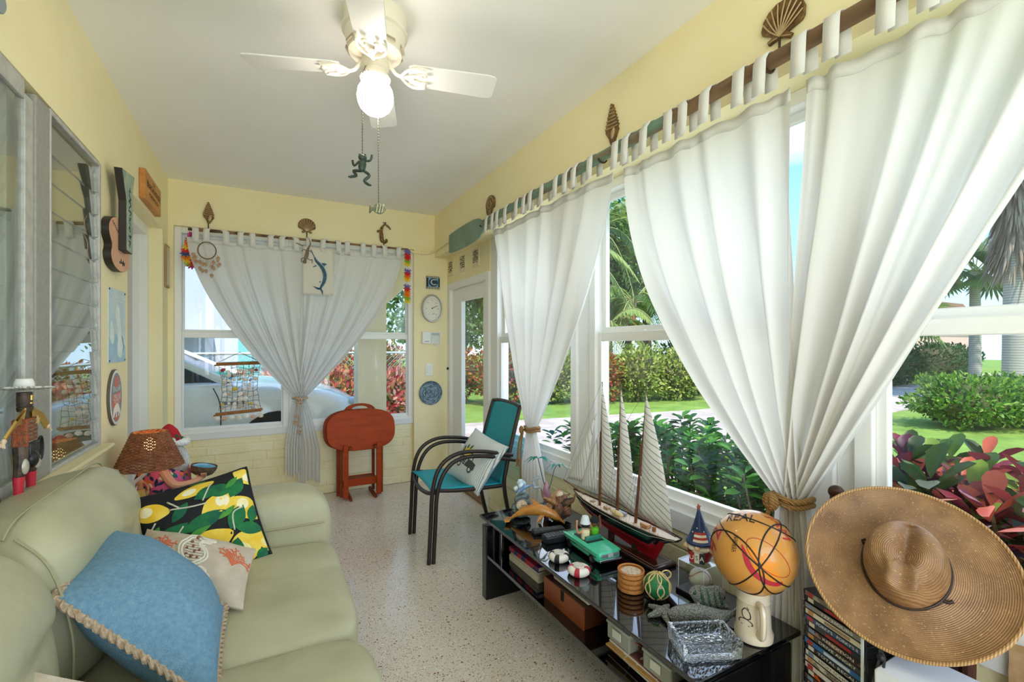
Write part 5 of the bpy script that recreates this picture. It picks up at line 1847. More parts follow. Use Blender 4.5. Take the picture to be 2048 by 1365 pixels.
turret('spiral turret shell bracket over the left end of the back rod', onB(-.378, 2.235), .168, .075, gb, 2.165 - 2.235, YB - 4.185, .012)
scallop('small scallop shell bracket over the middle of the back rod', onB(.321, 2.255), .068, gb, 2.17 - 2.255, YB - 4.185, .012)
# seahorse
th = thing('seahorse_bracket', 'seahorse shaped bronze bracket over the right end of the back rod', 'rod bracket', (.965, YB, 2.24), 0, gb)
mw = onB(.965, 2.24)
m = MB(mw)
body = smoothpts([(.018, .028, .008), (.028, .012, .008), (.012, -.002, .008), (-.012, .006, .008), (-.020, .03, .008), (-.022, .065, .008), (-.024, .10, .008), (-.012, .135, .008), (.010, .158, .008), (.032, .150, .008)], 4)
nb = len(body)
m.tube([tuple(p) for p in body], [.006 + .013 * sin(pi * min(1, k / nb * 1.12)) ** 1.3 * (1 if k < nb * .8 else .9) for k in range(nb)], 9)
m.tube([(.028, .152, .008), (.05, .135, .008), (.062, .118, .008)], [.012, .007, .006], 8)
m.prism([(-.036, .105), (-.062, .098), (-.060, .078), (-.036, .082)], .008, 'z', .003)
m.prism([(.0, .168), (-.006, .182), (.010, .176), (.018, .184), (.022, .168)], .008, 'z', .004)
m.build('body', BRN, th, True, smooth=True)
m = MB(mw)
for k in range(6):
    i = int(nb * (.36 + .08 * k))
    p = body[i]
    m.tube([(p.x - .014, p.y, .02), (p.x + .016, p.y - .006, .02)], .0022, 5)
m.build('ridge', BRNR, th, True, smooth=True)
hook(mw, th, 0, 2.174 - 2.24, YB - 4.185, .01)
# right wall: nautilus, turret, big scallop
th = thing('shell_bracket', 'coiled nautilus bracket over the far end of the oar', 'rod bracket', (XR, 3.0, 2.22), 0, gr)
mw = onR(3.005, 2.215)
m = MB(mw)
pts = [(.008, 0), (.018, .04), (.04, .06)] + [(.072 * cos(a) - .0, .095 + .066 * sin(a)) for a in [R(-28 + 236 * k / 20) for k in range(21)]] + [(-.062, .045), (-.03, .01), (-.01, 0)]
m.prism(pts, .013, 'z', 0)
m.build('shell', BRN, th, True, bevel=.003)
m = MB(mw)
m.tube([((.058 - .0022 * k) * cos(k * .42), .10 + (.052 - .002 * k) * sin(k * .42), .014) for k in range(26)], .0028, 6)
for k in range(12):
    a = R(-30 + 22 * k)
    m.tube([(.045 * cos(a), .10 + .042 * sin(a), .013), (.066 * cos(a), .096 + .062 * sin(a), .013)], .0016, 5)
m.tube(smoothpts([(.0, .055, .013), (-.012, .03, .0135), (.002, .008, .013), (.012, .03, .0135), (.0, .055, .013)], 3), .002, 5)
m.build('coil_ridge', BRNR, th, True, smooth=True)
hook(mw, th, 0, RZ - 2.215, XR - RX, .024)
turret('tall spiral shell bracket where the far and middle right curtains meet', onR(1.683, 2.235), .19, .088, gr, RZ - 2.235, XR - RX, .024)
scallop('large scallop shell bracket above the meeting of the two nearest curtains', onR(.882, 2.262), .069, gr, RZ - 2.262, XR - RX, .024, R(-10))

# guitar shaped wall plaque
GBODY = mat('peach_plaque_paint', '#e6b394', .5, c2='#dba283', scale=10)
DKED = mat('dark_plaque_edge', '#2d2622', .5)
GNECK = mat('sea_green_plaque', '#a9b8a6', .45, c2='#7f978e', scale=16)
th = thing('guitar_plaque', 'guitar shaped wooden wall plaque, peach body and sea green neck', 'wall decoration', (XL, 2.82, 1.65))
bd = smoothpts([(y, z, 0) for y, z in ((2.985, 1.872), (2.90, 1.884), (2.80, 1.888), (2.70, 1.87), (2.645, 1.83), (2.65, 1.785), (2.69, 1.745), (2.675, 1.705), (2.69, 1.67), (2.74, 1.648), (2.83, 1.638), (2.93, 1.655), (2.985, 1.69))], 4)
m = MB(frame((XL, 0, 0), (0, 1, 0), (0, 0, 1)))
m.prism([(p.x, p.y) for p in bd], .030, 'z', 0)
m.build('body_edge', DKED, th, True, bevel=.002)
m = MB(frame((XL, 0, 0), (0, 1, 0), (0, 0, 1)))
m.prism([(2.83 + (p.x - 2.83) * .985, 1.765 + (p.y - 1.765) * .985) for p in bd], .003, 'z', .030)
m.build('body', GBODY, th, True)
nk = [(2.70, 2.100), (2.925, 2.128), (2.89, 2.05), (2.885, 1.735), (2.775, 1.735), (2.775, 1.97), (2.74, 2.03)]
m = MB(frame((XL, 0, 0), (0, 1, 0), (0, 0, 1))); m.prism(nk, .030, 'z', .033)
m.build('neck_edge', DKED, th, True, bevel=.002)
m = MB(frame((XL, 0, 0), (0, 1, 0), (0, 0, 1))); m.prism([(2.82 + (y - 2.82) * .96, 1.92 + (z - 1.92) * .985) for y, z in nk], .002, 'z', .063)
m.build('neck', GNECK, th, True)
DINK = mat('dark_ink', '#35393a', .7)
def marks(w, x0, y0, n, dx, dy, sz, seed):
    """a row of unreadable painted strokes, as small as they show"""
    r_ = random.Random(seed)
    m = MB(w)
    for k in range(n):
        cx, cy = x0 + dx * k, y0 + dy * k
        for q in range(3):
            a = r_.choice((0, pi / 2, .6, -.6))
            m.box((cx + r_.uniform(-.3, .3) * sz, cy + r_.uniform(-.3, .3) * sz, .0004), (sz * r_.uniform(.5, .9), sz * .16, .0008), (0, 0, a))
    return m
marks(onL(2.83, 1.90, XL + .065), 0, .13, 8, 0, -.036, .04, 1).build('neck_marks', DINK, th, True)
marks(onL(2.83, 1.685, XL + .033), -.02, 0, 4, .022, 0, .03, 2).build('body_marks', DINK, th, True)
marks(onL(2.72, 1.84, XL + .033), -.03, .01, 5, .018, -.008, .018, 3).build('band_marks', DINK, th, True)
# wooden sign
th = thing('wooden_sign', 'carved orange wooden sign above the left door recess', 'sign', (XL, 3.6, 2.14))
SW = mat('orange_sign_wood', '#cf8f4e', .5, c2='#bd7a3a', scale=6, stretch=(4, .6, 4), bump=.15, bscale=40)
MB(onL(3.575, 2.228)).box((0, 0, .016), (.45, .175, .032)).build('board', SW, th, True, bevel=.005)
CARV = mat('burnt_carving', '#3a2110', .7)
for s, z, sz, wd in (('THE', .05, .03, .07), ('BEACH', .012, .05, .18), ('HOUSE', .012, .05, .18), ('PORTSMOUTH', -.038, .034, .26)):
    text(s, sz, CARV, th, onL(3.575 + {'BEACH': -.10, 'HOUSE': .10}.get(s, 0), 2.228 + z, XL + .0335), fit=wd)
# tin sign
th = thing('tin_sign', 'pale blue rectangular tin sign with a white figure on the left wall', 'sign', (XL, 2.89, 1.2))
TB = mat('tin_pale_blue', '#bcd2dc', .35, c2='#d6e2e6', scale=7)
MB(onL(2.895, 1.382)).box((0, 0, .002), (.29, .355, .004)).build('plate', TB, th, True, bevel=.001)
mw = onL(2.895, 1.382)
m = MB(mw)
m.prism([(x, y) for x, y in [(-.145, -.177), (-.145, -.06), (-.06, -.03), (.145, -.10), (.145, -.177)]], .0006, 'z', .004)
m.build('painted_water', mat('tin_blue', '#8fb6cf', .35, c2='#a9c8da', scale=12), th, True)
m = MB(mw)
m.prism([(p.x, p.y) for p in smoothpts([(-.03, .09, 0), (.0, .105, 0), (.03, .085, 0), (.05, .02, 0), (.07, -.06, 0), (.095, -.10, 0), (.07, -.15, 0), (.03, -.155, 0), (.0, -.13, 0), (.005, -.05, 0), (-.02, .02, 0), (-.04, .05, 0), (-.03, .09, 0)], 3)][:-1], .0008, 'z', .0046)
m.prism([(p.x, p.y) for p in smoothpts([(-.13, -.06, 0), (-.12, .0, 0), (-.10, .02, 0), (-.07, -.02, 0), (-.06, -.07, 0), (-.09, -.09, 0), (-.13, -.06, 0)], 3)][:-1], .0008, 'z', .0046)
m.build('painted_figure', mat('tin_white', '#eef3f0', .4, c2='#dbe8e2', scale=20), th, True)
m = MB(mw)
m.prism([(.03, -.05), (.05, -.03), (.10, -.06), (.125, -.10), (.10, -.13), (.08, -.10)], .0006, 'z', .0042)
m.build('painted_shadow', mat('tin_teal', '#6f9aa6', .4), th, True)
text("OLE JULEP", .05, mat('tin_lettering', '#f4f4f2', .4), th, onL(2.895, 1.515, XL + .0046), fit=.24)
m = MB(mw)
for x in (-.135, .135):
    for y in (-.168, .168):
        m.lathe([(.005, .004), (.005, .006), (.001, .007)], 8, (x, y, 0))
m.build('nail_head', DINK, th, True)
# oval oil sign
th = thing('oval_sign', 'small oval tin motor oil sign in red, white and grey blue under the tin sign', 'sign', (XL, 2.84, .905))
mw = onL(2.838, 1.038)
def oval(a, b, n=40): return [(a * cos(2 * pi * k / n), b * sin(2 * pi * k / n)) for k in range(n)]
SR, SWH, SGB = mat('sign_red', '#c96a58', .4), mat('sign_white', '#ece8e0', .4), mat('sign_grey_blue', '#7c8c93', .4)
m = MB(mw); m.prism(oval(.106, .134), .012, 'z', 0); m.build('rim', mat('sign_rim', '#5a574e', .5), th, True, bevel=.002)
m = MB(mw); m.prism(oval(.102, .130), .001, 'z', .012); m.build('white_field', SWH, th, True)
m = MB(mw); m.prism(oval(.090, .117), .001, 'z', .0128); m.build('grey_field', SGB, th, True)
m = MB(mw)
m.prism([(p[0] * .55, .075 + p[1] * .55) for p in oval(.08, .05)], .001, 'z', .0136)
m.prism([(-.072, .018), (.072, .026), (.072, -.028), (-.05, -.06), (-.072, -.028)], .001, 'z', .0134)
m.prism([(x * .9, y) for x, y in [(-.055, -.088), (.055, -.082), (.035, -.104), (0, -.113), (-.035, -.104)]], .001, 'z', .0136)
m.build('red_bands', SR, th, True)
m = MB(mw)
m.prism([(-.07, -.092), (-.055, -.05), (-.03, -.035), (.0, -.028), (.025, -.035), (.045, -.06), (.062, -.09), (.045, -.085), (.035, -.072), (.034, -.092), (.022, -.092), (.02, -.07), (-.002, -.07), (-.004, -.094), (-.018, -.094), (-.02, -.07), (-.035, -.072), (-.05, -.09)], .001, 'z', .0148)
m.build('dinosaur_mark', SWH, th, True)
text('SINCLAIR', .04, SWH, th, onL(2.838, 1.038 + .041, XL + .0145), fit=.13)
text('OPALINE', .042, SWH, th, onL(2.838, 1.038 + .0, XL + .0152), fit=.125)
text('MOTOR OIL', .026, SWH, th, onL(2.838, 1.038 - .035 + .013, XL + .0152), fit=.09)
# narrow plaque by the corner
th = thing('narrow_plaque', 'narrow upright wooden plaque on the left wall next to the back corner', 'sign', (XL, 4.175, 1.71))
MB(onL(4.175, 1.87)).box((0, 0, .008), (.12, .31, .016)).build('frame', mat('tan_plaque_frame', '#a58a62', .6), th, True, bevel=.003)
MB(onL(4.175, 1.87)).box((0, 0, .0165), (.095, .28, .002)).build('panel', mat('beige_plaque', '#d8c9a8', .6), th, True)
marks(onL(4.175, 1.87, XL + .0176), 0, .08, 7, 0, -.032, .03, 4).build('pale_marks', mat('plaque_pale_marks', '#f3ece0', .6), th, True)
# paddle blade high on the left wall
th = thing('paddle', 'grey paddle blade tip high on the left wall at the top left corner', 'paddle', (XL, 1.5, 2.17))
m = MB(onL(1.60, 2.19)); m.prism([(p.x, p.y) for p in smoothpts([(-.35, .035, 0), (-.1, .05, 0), (.08, .045, 0), (.125, .015, 0), (.125, -.015, 0), (.08, -.04, 0), (-.1, -.045, 0), (-.35, -.035, 0)], 4)], .016, 'z', .012)
m.build('blade', mat('grey_paddle', '#8d979b', .5), th, True, bevel=.004)
MB().tube([(XL + .02, 1.26, 2.19), (XL + .02, .5, 2.19)], .017, 10).build('shaft', OARW, th, True, smooth=True)
MB().b2((XL, 1.0, 2.16), (XL + .012, 1.03, 2.23)).build('wall_clip', BRND, th, True)

# ---- cowboy doll standing on the left sill
dl = thing('cowboy_figure', 'scrap metal cowboy figure with red boots and white hat on the left window sill', 'figurine', (-.592, 1.79, .853))
dx, dy = -.592, 1.79
RED_ = mat('red_boot', '#c22a3c', .4)
RUST = mat('rust_box', '#a1502c', .6, c2='#7a4a32', scale=60, bump=.5, bscale=120)
IRON = mat('dark_iron', '#3a322d', .5, c2='#5d4c3f', scale=50, metal=.4, bump=.3, bscale=90)
GOLD = mat('brushed_brass', '#d9b563', .3, metal=.7)
for s in (-1, 1):
    y = dy + s * .038
    m = MB()
    m.tube([(dx, y, .855), (dx, y, .892), (dx, y - s * .002, .922)], [.010, .0105, .013], 12)
    m.ell((dx + .014, y + .006 * s, .860), (.020, .011, .0075), 12, 8)
    m.build('boot', RED_, dl, True, smooth=True)
    m = MB(); m.tube(smoothpts([(dx, y, .918), (dx + .004, y - s * .004, .955), (dx, dy + s * .022, 1.0)], 3), [.010, .012, .014, .015, .016, .017, .018], 10)
    m.build('leg', IRON, dl, True, smooth=True)
    m = MB(); m.ell((dx + .014, y, .95), (.006, .019, .022), 14, 8); m.build('knee_disc', mat('pearly_disc', '#cfc9bb', .3, metal=.3), dl, True, smooth=True)
m = MB(); m.box((dx + .006, dy, .985), (.036, .055, .055)); m.ell((dx + .02, dy - .01, .965), (.012, .022, .024), 12, 8); m.build('holster_belt', mat('black_leather', '#141416', .35), dl, True, bevel=.006)
m = MB(); m.box((dx, dy + .0, 1.04), (.034, .068, .078)); m.build('torso', RUST, dl, True, bevel=.004)
m = MB()
for s in (-1, 1):
    for k in range(6):
        m.ell((dx + .017, dy + s * .016 + .004 * (k % 2), 1.015 + k * .011), (.004, .012, .004), 8, 5)
m.build('fringe_plate', mat('brown_pebble', '#7d6a58', .5, metal=.2), dl, True, smooth=True)
m = MB(onL(dy + .022, 1.068, dx + .018)); m.prism([((.014 if k % 2 == 0 else .006) * sin(k * pi / 6), (.014 if k % 2 == 0 else .006) * cos(k * pi / 6)) for k in range(12)], .003, 'z', 0); m.build('star_badge', mat('star_badge_metal', '#e6cf8c', .3, metal=.5), dl, True)
for s in (-1, 1):
    m = MB()
    m.add([(dx - .006, dy + s * .018, 1.092), (dx + .008, dy + s * .018, 1.108), (dx + .006, dy + s * .030, 1.07), (dx + .004, dy + s * .085, 1.06), (dx + .012, dy + s * .085, 1.082), (dx + .002, dy + s * .13, 1.028), (dx + .008, dy + s * .135, 1.046)],
          [(0, 1, 4, 3), (0, 3, 2), (1, 2, 3, 4), (3, 4, 6, 5)])
    m.build('arm', GOLD, dl, True, solid=.006)
    m = MB(); m.ell((dx + .006, dy + s * .137, 1.036), (.006, .009, .008), 8, 6)
    for k in range(4):
        m.tube([(dx + .006, dy + s * .138, 1.036), (dx + .006 + .004 * (k - 1.5), dy + s * .148, 1.026 - .002 * k)], .002, 5)
    m.build('hand', mat('coral_hand', '#e0c3a8', .5), dl, True, smooth=True)
m = MB(); m.tube([(dx, dy, 1.078), (dx, dy, 1.105)], .008, 10); m.lathe([(.016, 1.098), (.018, 1.108), (.014, 1.116)], 14, (dx, dy, 0)); m.build('neck', IRON, dl, True, smooth=True)
m = MB(); m.tube([(dx, dy - .002, 1.113), (dx, dy - .003, 1.152)], [.017, .0165], 14); m.build('head', IRON, dl, True, smooth=True)
m = MB(); m.box((dx + .0165, dy - .004, 1.137), (.003, .010, .014)); m.box((dx + .0165, dy - .002, 1.122), (.003, .02, .004)); m.build('face_plate', GOLD, dl, True)
m = MB(T(dx, dy - .004, 1.157) @ Euler((R(-5), 0, 0)).to_matrix().to_4x4())
m.lathe([(.0, 0), (.03, .001), (.056, .006), (.058, .010), (.03, .005), (.0, .004)], 28, ripple=lambda t, z: .12 * cos(2 * t) + .02 * (1 if int(t * 7) % 2 else 0), cap=False)
m.build('hat_brim', mat('white_beadwork', '#e3e1da', .6, c2='#8c8a86', scale=130, lo=.45, hi=.62), dl, True, smooth=True)
m = MB(T(dx, dy - .004, 1.16)); m.lathe([(.022, 0), (.021, .018), (.017, .03), (.006, .026)], 18); m.build('hat_crown', mat('white_hat', '#ecebe6', .6), dl, True, smooth=True)
m = MB()
for k in range(3):
    m.tube([(dx + .014 + .002 * k, dy + .048 + .016 * cos(a), .985 + (.028 + .003 * k) * sin(a)) for a in [2 * pi * q / 16 for q in range(16)]], .0025, 6, closed=True)
m.build('lasso', mat('black_cord', '#1c1a19', .5), dl, True, smooth=True)
gp = thing('whale_ornament', 'grey whale tail ornament behind the cowboy figure on the sill', 'ornament', (-.655, 1.735, .853))
m = MB()
m.ell((-.655, 1.745, .91), (.014, .045, .052), 16, 10)
m.tube(smoothpts([(-.655, 1.715, .945), (-.655, 1.69, .965), (-.655, 1.665, .97)], 3), [.018, .015, .012, .010, .008, .007, .006], 8)
m.prism([(1.675, .962), (1.655, .985), (1.64, .985), (1.655, .97), (1.645, .955)], .008, 'x', -.659)
m.b2((-.675, 1.72, .853), (-.635, 1.775, .866))
m.build('body', mat('grey_pewter', '#77797a', .35, metal=.4), gp, True, smooth=True)

# ---- things hung on the back curtain rod
dc = thing('dream_catcher', 'hoop wind chime of tan shells hanging from the left end of the back rod', 'dream catcher', (-.38, 4.15, 1.78))
m = MB(); m.tube([(-.379 + .058 * cos(a), 4.165, 2.010 + .064 * sin(a)) for a in [2 * pi * k / 32 for k in range(32)]], .0042, 7, closed=True)
m.build('hoop', mat('brown_hoop', '#7c5b3a', .6), dc, True, smooth=True)
m = MB(); m.tube([(-.379, 4.168, 2.15), (-.379, 4.165, 2.074)], .002, 5); m.build('hanging_cord', mat('brown_cord', '#7a4a3a', .8), dc, True)
r_ = random.Random(4)
for k in range(9):
    a = pi + pi * (k + .5) / 9
    x0, z0 = -.379 + .056 * cos(a), 2.010 + .062 * sin(a)
    L = r_.uniform(.05, .10) + (.04 if 2 < k < 6 else 0)
    xs = x0 + (k - 4) * .006
    m = MB()
    m.tube([(x0, 4.163, z0), (xs, 4.16, z0 - L * .4)], .0012, 4)
    for q in range(2):
        zz = z0 - L * (.45 + .5 * q)
        m.lathe([(.001, -.022), (.010, -.008), (.013, .002), (.008, .010), (.001, .014)], 10, (xs + r_.uniform(-.008, .008), 4.155, zz), cap=False, ripple=lambda t, z: .12 * sin(t * 4))
    m.build('shell_strand', SHC, dc, True, smooth=True)
tw = thing('marlin_cloth', 'small white cloth printed with a blue marlin, pinned on the back curtain', 'cloth', (.40, 4.165, 1.70))
m = MB(); m.grid(lambda u, v: (.281 + .238 * u, 4.163 + .003 * sin(u * 9 + v * 3), 1.713 + .40 * v), 14, 14)
m.build('cloth', mat('cream_cloth', '#f3eee4', .9, trans=.3), tw, True, smooth=True, solid=.002)
mw = onB(.40, 1.913, 4.158)
spine = smoothpts([(-.055, .175, 0), (-.035, .13, 0), (-.012, .085, 0), (.03, .04, 0), (.055, -.02, 0), (.05, -.08, 0), (.028, -.125, 0), (.015, -.15, 0)], 4)
wd = []
ns_ = len(spine)
for i in range(ns_):
    f = i / (ns_ - 1)
    wd.append(.002 + .024 * max(0, (f - .18)) ** .6 * max(0, 1.02 - f) ** .75 * 2.0 if f > .18 else .003)
Lp, Rp = [], []
for i, p in enumerate(spine):
    d = (spine[min(i + 1, ns_ - 1)] - spine[max(i - 1, 0)]).normalized()
    n_ = Vector((d.y, -d.x, 0))
    Lp.append(p - n_ * wd[i] * .9); Rp.append(p + n_ * wd[i])
NVY = mat('marlin_navy', '#2c4a63', .8, c2='#54748a', scale=120, lo=.45, hi=.6); PAL = mat('marlin_pale', '#b9c6c8', .8)
m = MB(mw)
m.add([tuple(p) for p in spine] + [tuple(p) for p in Lp], [(i, i + 1, ns_ + i + 1, ns_ + i) for i in range(ns_ - 1)])
m.add([tuple(p) for p in Rp] + [tuple(p) for p in spine], [(i, i + 1, ns_ + i + 1, ns_ + i) for i in range(ns_ - 1)])
m.prism([(.02, .068), (.052, .072), (.07, .062), (.052, .052), (.045, .03)], .0005, 'z', 0)
m.prism([(.02, -.14), (-.01, -.135), (-.045, -.125), (-.01, -.152), (.014, -.157)], .0005, 'z', 0)
m.prism([(.012, -.15), (.024, -.17), (.036, -.205), (.038, -.165), (.024, -.142)], .0005, 'z', 0)
m.prism([(-.016, .05), (-.04, .035), (-.038, .028), (-.012, .04)], .0005, 'z', 0)
m.prism([(.022, -.08), (.005, -.09), (.018, -.095)], .0005, 'z', 0)
m.build('marlin_print', NVY, tw, True)
m = MB(mw)
m.add([tuple(p + Vector((0, 0, .0006))) for p in [spine[i] * .35 + Lp[i] * .65 for i in range(6, ns_ - 3)]] + [tuple(Lp[i] + Vector((0, 0, .0006))) for i in range(6, ns_ - 3)], [(i, i + 1, (ns_ - 9) + i + 1, (ns_ - 9) + i) for i in range(ns_ - 10)])
m.build('marlin_belly', PAL, tw, True)
gk = thing('gecko_ornament', 'brown bead gecko ornament clinging to the back curtain beside the marlin cloth', 'ornament', (.30, 4.15, 1.96))
GK = mat('brown_bead_gecko', '#8d7a66', .5, c2='#6a5a4a', scale=150)
mw = onB(.305, 2.055, 4.156)
m = MB(mw)
sp = smoothpts([(-.012, -.085, 0), (-.006, -.065, 0), (.0, -.04, 0), (.008, -.01, 0), (.012, .02, 0), (.022, .05, 0), (.035, .08, 0), (.03, .11, 0), (.018, .125, 0)], 4)
m.tube([tuple(p) for p in sp], [.011, .013, .015, .014, .012, .010, .009, .011, .013, .014, .015, .015, .015, .014, .014, .013, .012, .010, .009, .008, .007, .0065, .006, .0055, .005, .0045, .004, .0035, .003, .0025, .002, .002, .002], 9)
m.build('body', GK, gk, True, smooth=True)
for pts in ([(-.004, -.04), (-.028, -.045), (-.034, -.065), (-.028, -.078)], [(.006, -.04), (.034, -.055), (.05, -.05), (.048, -.08)], [(.010, .02), (-.02, .028), (-.028, .01)], [(.014, .025), (.042, .015), (.052, .0)], [(-.02, .055), (-.05, .07), (-.075, .075)]):
    m = MB(mw); m.tube(smoothpts([(x, y, .001) for x, y in pts], 3), .0034, 6); m.build('leg', GK, gk, True, smooth=True)
for i, (x, col) in enumerate(((.56, 'small grey anchor charm hanging from the back rod, left of its twin'), (.645, 'small tan charm hanging from the back rod, right of the grey one'))):
    c = thing('rod_charm', col, 'charm', (x, 4.165, 2.06))
    m = MB(); m.tube([(x, 4.168, 2.155), (x, 4.165, 2.09)], .0018, 5); m.build('cord', BRASS, c, True)
    m = MB(); m.tube(smoothpts([(x - .012, 4.165, 2.085), (x - .006, 4.165, 2.07), (x + .006, 4.165, 2.07), (x + .012, 4.165, 2.085)], 3), .003, 6); m.ell((x, 4.165, 2.092), (.006, .004, .006), 8, 6)
    m.build('charm', (GALV, SHC)[i], c, True, smooth=True)
# flower garlands
FL = [mat('petal_' + n, c, .6, trans=.25) for n, c in (('red', '#e0322f'), ('orange', '#f58a24'), ('yellow', '#f6d63a'), ('green', '#9ac63c'), ('violet', '#7a6fb8'), ('magenta', '#cc2f86'), ('white', '#efe7ef'), ('blue', '#3f5fa6'))]
def lei(label, pts, seq, grp):
    th = thing('flower_garland', label, 'garland', tuple(pts[-1]), 0, grp)
    P = smoothpts(pts, 8)
    MB().tube([tuple(p) for p in P], .002, 5).build('string', GALV, th, True)
    L = sum((b - a).length for a, b in zip(P, P[1:]))
    step = L / len(seq)
    acc, i = 0, 0
    rr = random.Random(len(seq))
    for k, col in enumerate(seq):
        d = (k + .5) * step
        q = 0
        for a, b in zip(P, P[1:]):
            l = (b - a).length
            if q + l >= d:
                p = a.lerp(b, (d - q) / l)
                break
            q += l
        m = MB()
        ph = rr.uniform(0, 6)
        for j in range(8):
            a = ph + j * pi / 4
            u = Vector((cos(a), .35 * sin(a) - .3, sin(a) * .8 - .25))
            v = Vector((-sin(a), 0, cos(a)))
            c0 = p + Vector((0, -.004, 0))
            m.add([c0, c0 + u * .014 + v * .008, c0 + u * .034 + v * .004, c0 + u * .034 - v * .004, c0 + u * .014 - v * .008], [(0, 1, 2, 3, 4)])
        m.build('flower', FL[col], th, True)
lei('flower garland hanging straight down at the right end of the back rod', [(1.155, 4.165, 2.17), (1.158, 4.17, 2.0), (1.153, 4.17, 1.85), (1.155, 4.17, 1.69)], [4, 0, 0, 3, 2, 6, 4, 0, 1, 2, 6, 4, 0, 1, 1, 3, 2], 'flower garlands on the back rod')
lei('flower garland bunched behind the hoop chime at the left end of the back rod', [(-.47, 4.225, 2.15), (-.50, 4.235, 2.06), (-.52, 4.235, 1.98), (-.48, 4.235, 1.90), (-.46, 4.232, 1.96)], [5, 5, 0, 1, 2, 0, 7, 1, 2, 3, 5, 0, 5], 'flower garlands on the back rod')
# shell curtain in the back window
sc_ = thing('shell_hanging', 'net of shells on bamboo sticks hanging in the back window', 'wall hanging', (-.168, 4.285, .68))
BAM = mat('bamboo_stick', '#a5733f', .5, c2='#8a5a2e', scale=20, stretch=(1, 8, 8))
for z, x0, x1, dz in ((1.152, -.33, -.004, .006), (.765, -.335, -.008, .014)):
    MB().tube([(x0, 4.284, z - dz), (x1, 4.284, z + dz * .4)], .0095, 9).build('bamboo_stick', BAM, sc_, True, smooth=True)
    MB().tube([(x0 - .012, 4.276, z - dz - .012), (x1 - .01, 4.276, z + dz * .4 - .012)], .006, 8).build('bamboo_stick', BAM, sc_, True, smooth=True)
NET = mat('brown_net_cord', '#6b5136', .9)
m = MB()
m.tube([(-.31, 4.284, 1.16), (-.172, 4.284, 1.235)], .002, 5); m.tube([(-.03, 4.284, 1.16), (-.172, 4.284, 1.235)], .002, 5)
m.build('hanging_cord', NET, sc_, True)
m = MB()
r_ = random.Random(9)
nx, nz = 8, 11
G = {}
for i in range(nx):
    for j in range(nz):
        f = j / (nz - 1)
        wf = 1 - .16 * sin(pi * f)
        G[i, j] = Vector((-.168 + (i / (nx - 1) - .5) * .29 * wf + r_.uniform(-.005, .005), 4.282, 1.145 - .375 * f + r_.uniform(-.007, .007)))
for i in range(nx):
    m.tube([G[i, j] for j in range(nz)], .0016, 4)
for j in range(1, nz - 1):
    m.tube([G[i, j] + Vector((0, 0, .008 * sin(i * 2 + j))) for i in range(nx)], .0016, 4)
m.build('net', NET, sc_, True)
cols = [mat('shell_' + n, c, .45, c2=c2, scale=60) for n, c, c2 in (('pale', '#efe6da', '#d8c6b2'), ('pink', '#dcb9a4', '#c39a84'), ('white', '#f4f1ec', '#e0d8cf'), ('red', '#b2453f', '#8e2f38'), ('yellow', '#e6c23f', '#cfa42c'), ('grey', '#bcb3a8', '#9a9187'))]
def scal(m, p, r, rot):
    w = Matrix.Translation(p) @ Euler((R(90), 0, 0)).to_matrix().to_4x4() @ Euler((0, 0, rot)).to_matrix().to_4x4()
    k = m.m
    m.m = w
    pts = [(0, -r * .8)] + [(r * (1 + .06 * (q % 2)) * cos(R(-25 + 230 * q / 12)), r * sin(R(-25 + 230 * q / 12)) * .95) for q in range(13)]
    n = len(pts)
    m.add([(0, 0, r * .35)] + [(x, y, 0) for x, y in pts] + [(0, 0, -.002)], [(0, 1 + q, 1 + (q + 1) % n) for q in range(n)] + [(n + 1, 1 + (q + 1) % n, 1 + q) for q in range(n)])
    m.m = k
for i in range(nx - 1):
    for j in range(1, nz - 1):
        if r_.random() < .88:
            p = (G[i, j] + G[i + 1, j + 1]) / 2 + Vector((0, -.005, 0))
            m = MB()
            scal(m, p, r_.uniform(.011, .019), r_.uniform(-1, 1))
            c = r_.choice([0, 0, 1, 2, 2, 5])
            if (i, j) in ((0, 1), (6, 1)): c = 3
            if (i, j) in ((2, 5), (0, 8), (5, 8)): c = 4
            m.build('shell', cols[c], sc_, True)
for k in range(7):
    x = -.325 + k * .05
    m = MB()
    m.tube([(x, 4.28, .755), (x, 4.28, .735)], .0014, 4)
    scal(m, Vector((x, 4.276, .718 - .008 * (k % 2))), .021, r_.uniform(-.4, .4))
    m.build('hanging_shell', cols[[2, 1, 2, 0, 2, 1, 0][k]], sc_, True)

# ---- pier between the back window and the door
t_ = thing('letter_tile', 'square letter C tile with striped border, topmost on the back pier', 'tile', (1.43, YB, 1.84))
mw = onB(1.433, 1.898)
MB(mw).box((0, 0, .008), (.132, .12, .016)).build('tile', mat('tile_black', '#24262a', .3), t_, True, bevel=.002)
TW = mat('tile_cream', '#e6dfc9', .3); TBL = mat('tile_blue', '#27496b', .3); TLB = mat('tile_light_blue', '#7fb3cf', .3)
for k in range(9):
    x = -.058 + k * .0145
    for y in (-.051, .051):
        MB(mw).box((x, y, .0165), (.007, .016, .002)).build('border_stripe', TW, t_, True)
MB(mw).box((0, 0, .0168), (.10, .082, .002)).build('field', TLB, t_, True)
m = MB(mw); m.prism(oval(.046, .040, 30), .002, 'z', .0178); m.build('disc', TBL, t_, True)
text('C', .082, TW, t_, mw @ T(0, 0, .0205), sx=1.1)
t_ = thing('wall_thermometer', 'round silver rimmed dial thermometer on the back pier above the keypad', 'thermometer', (1.42, YB, 1.515))
mw = onB(1.42, 1.648)
m = MB(mw); m.prism(oval(.100, .132, 48), .02, 'z', 0); m.build('back_plate', mat('silver_rim', '#b4b4b0', .3, metal=.6), t_, True, bevel=.004)
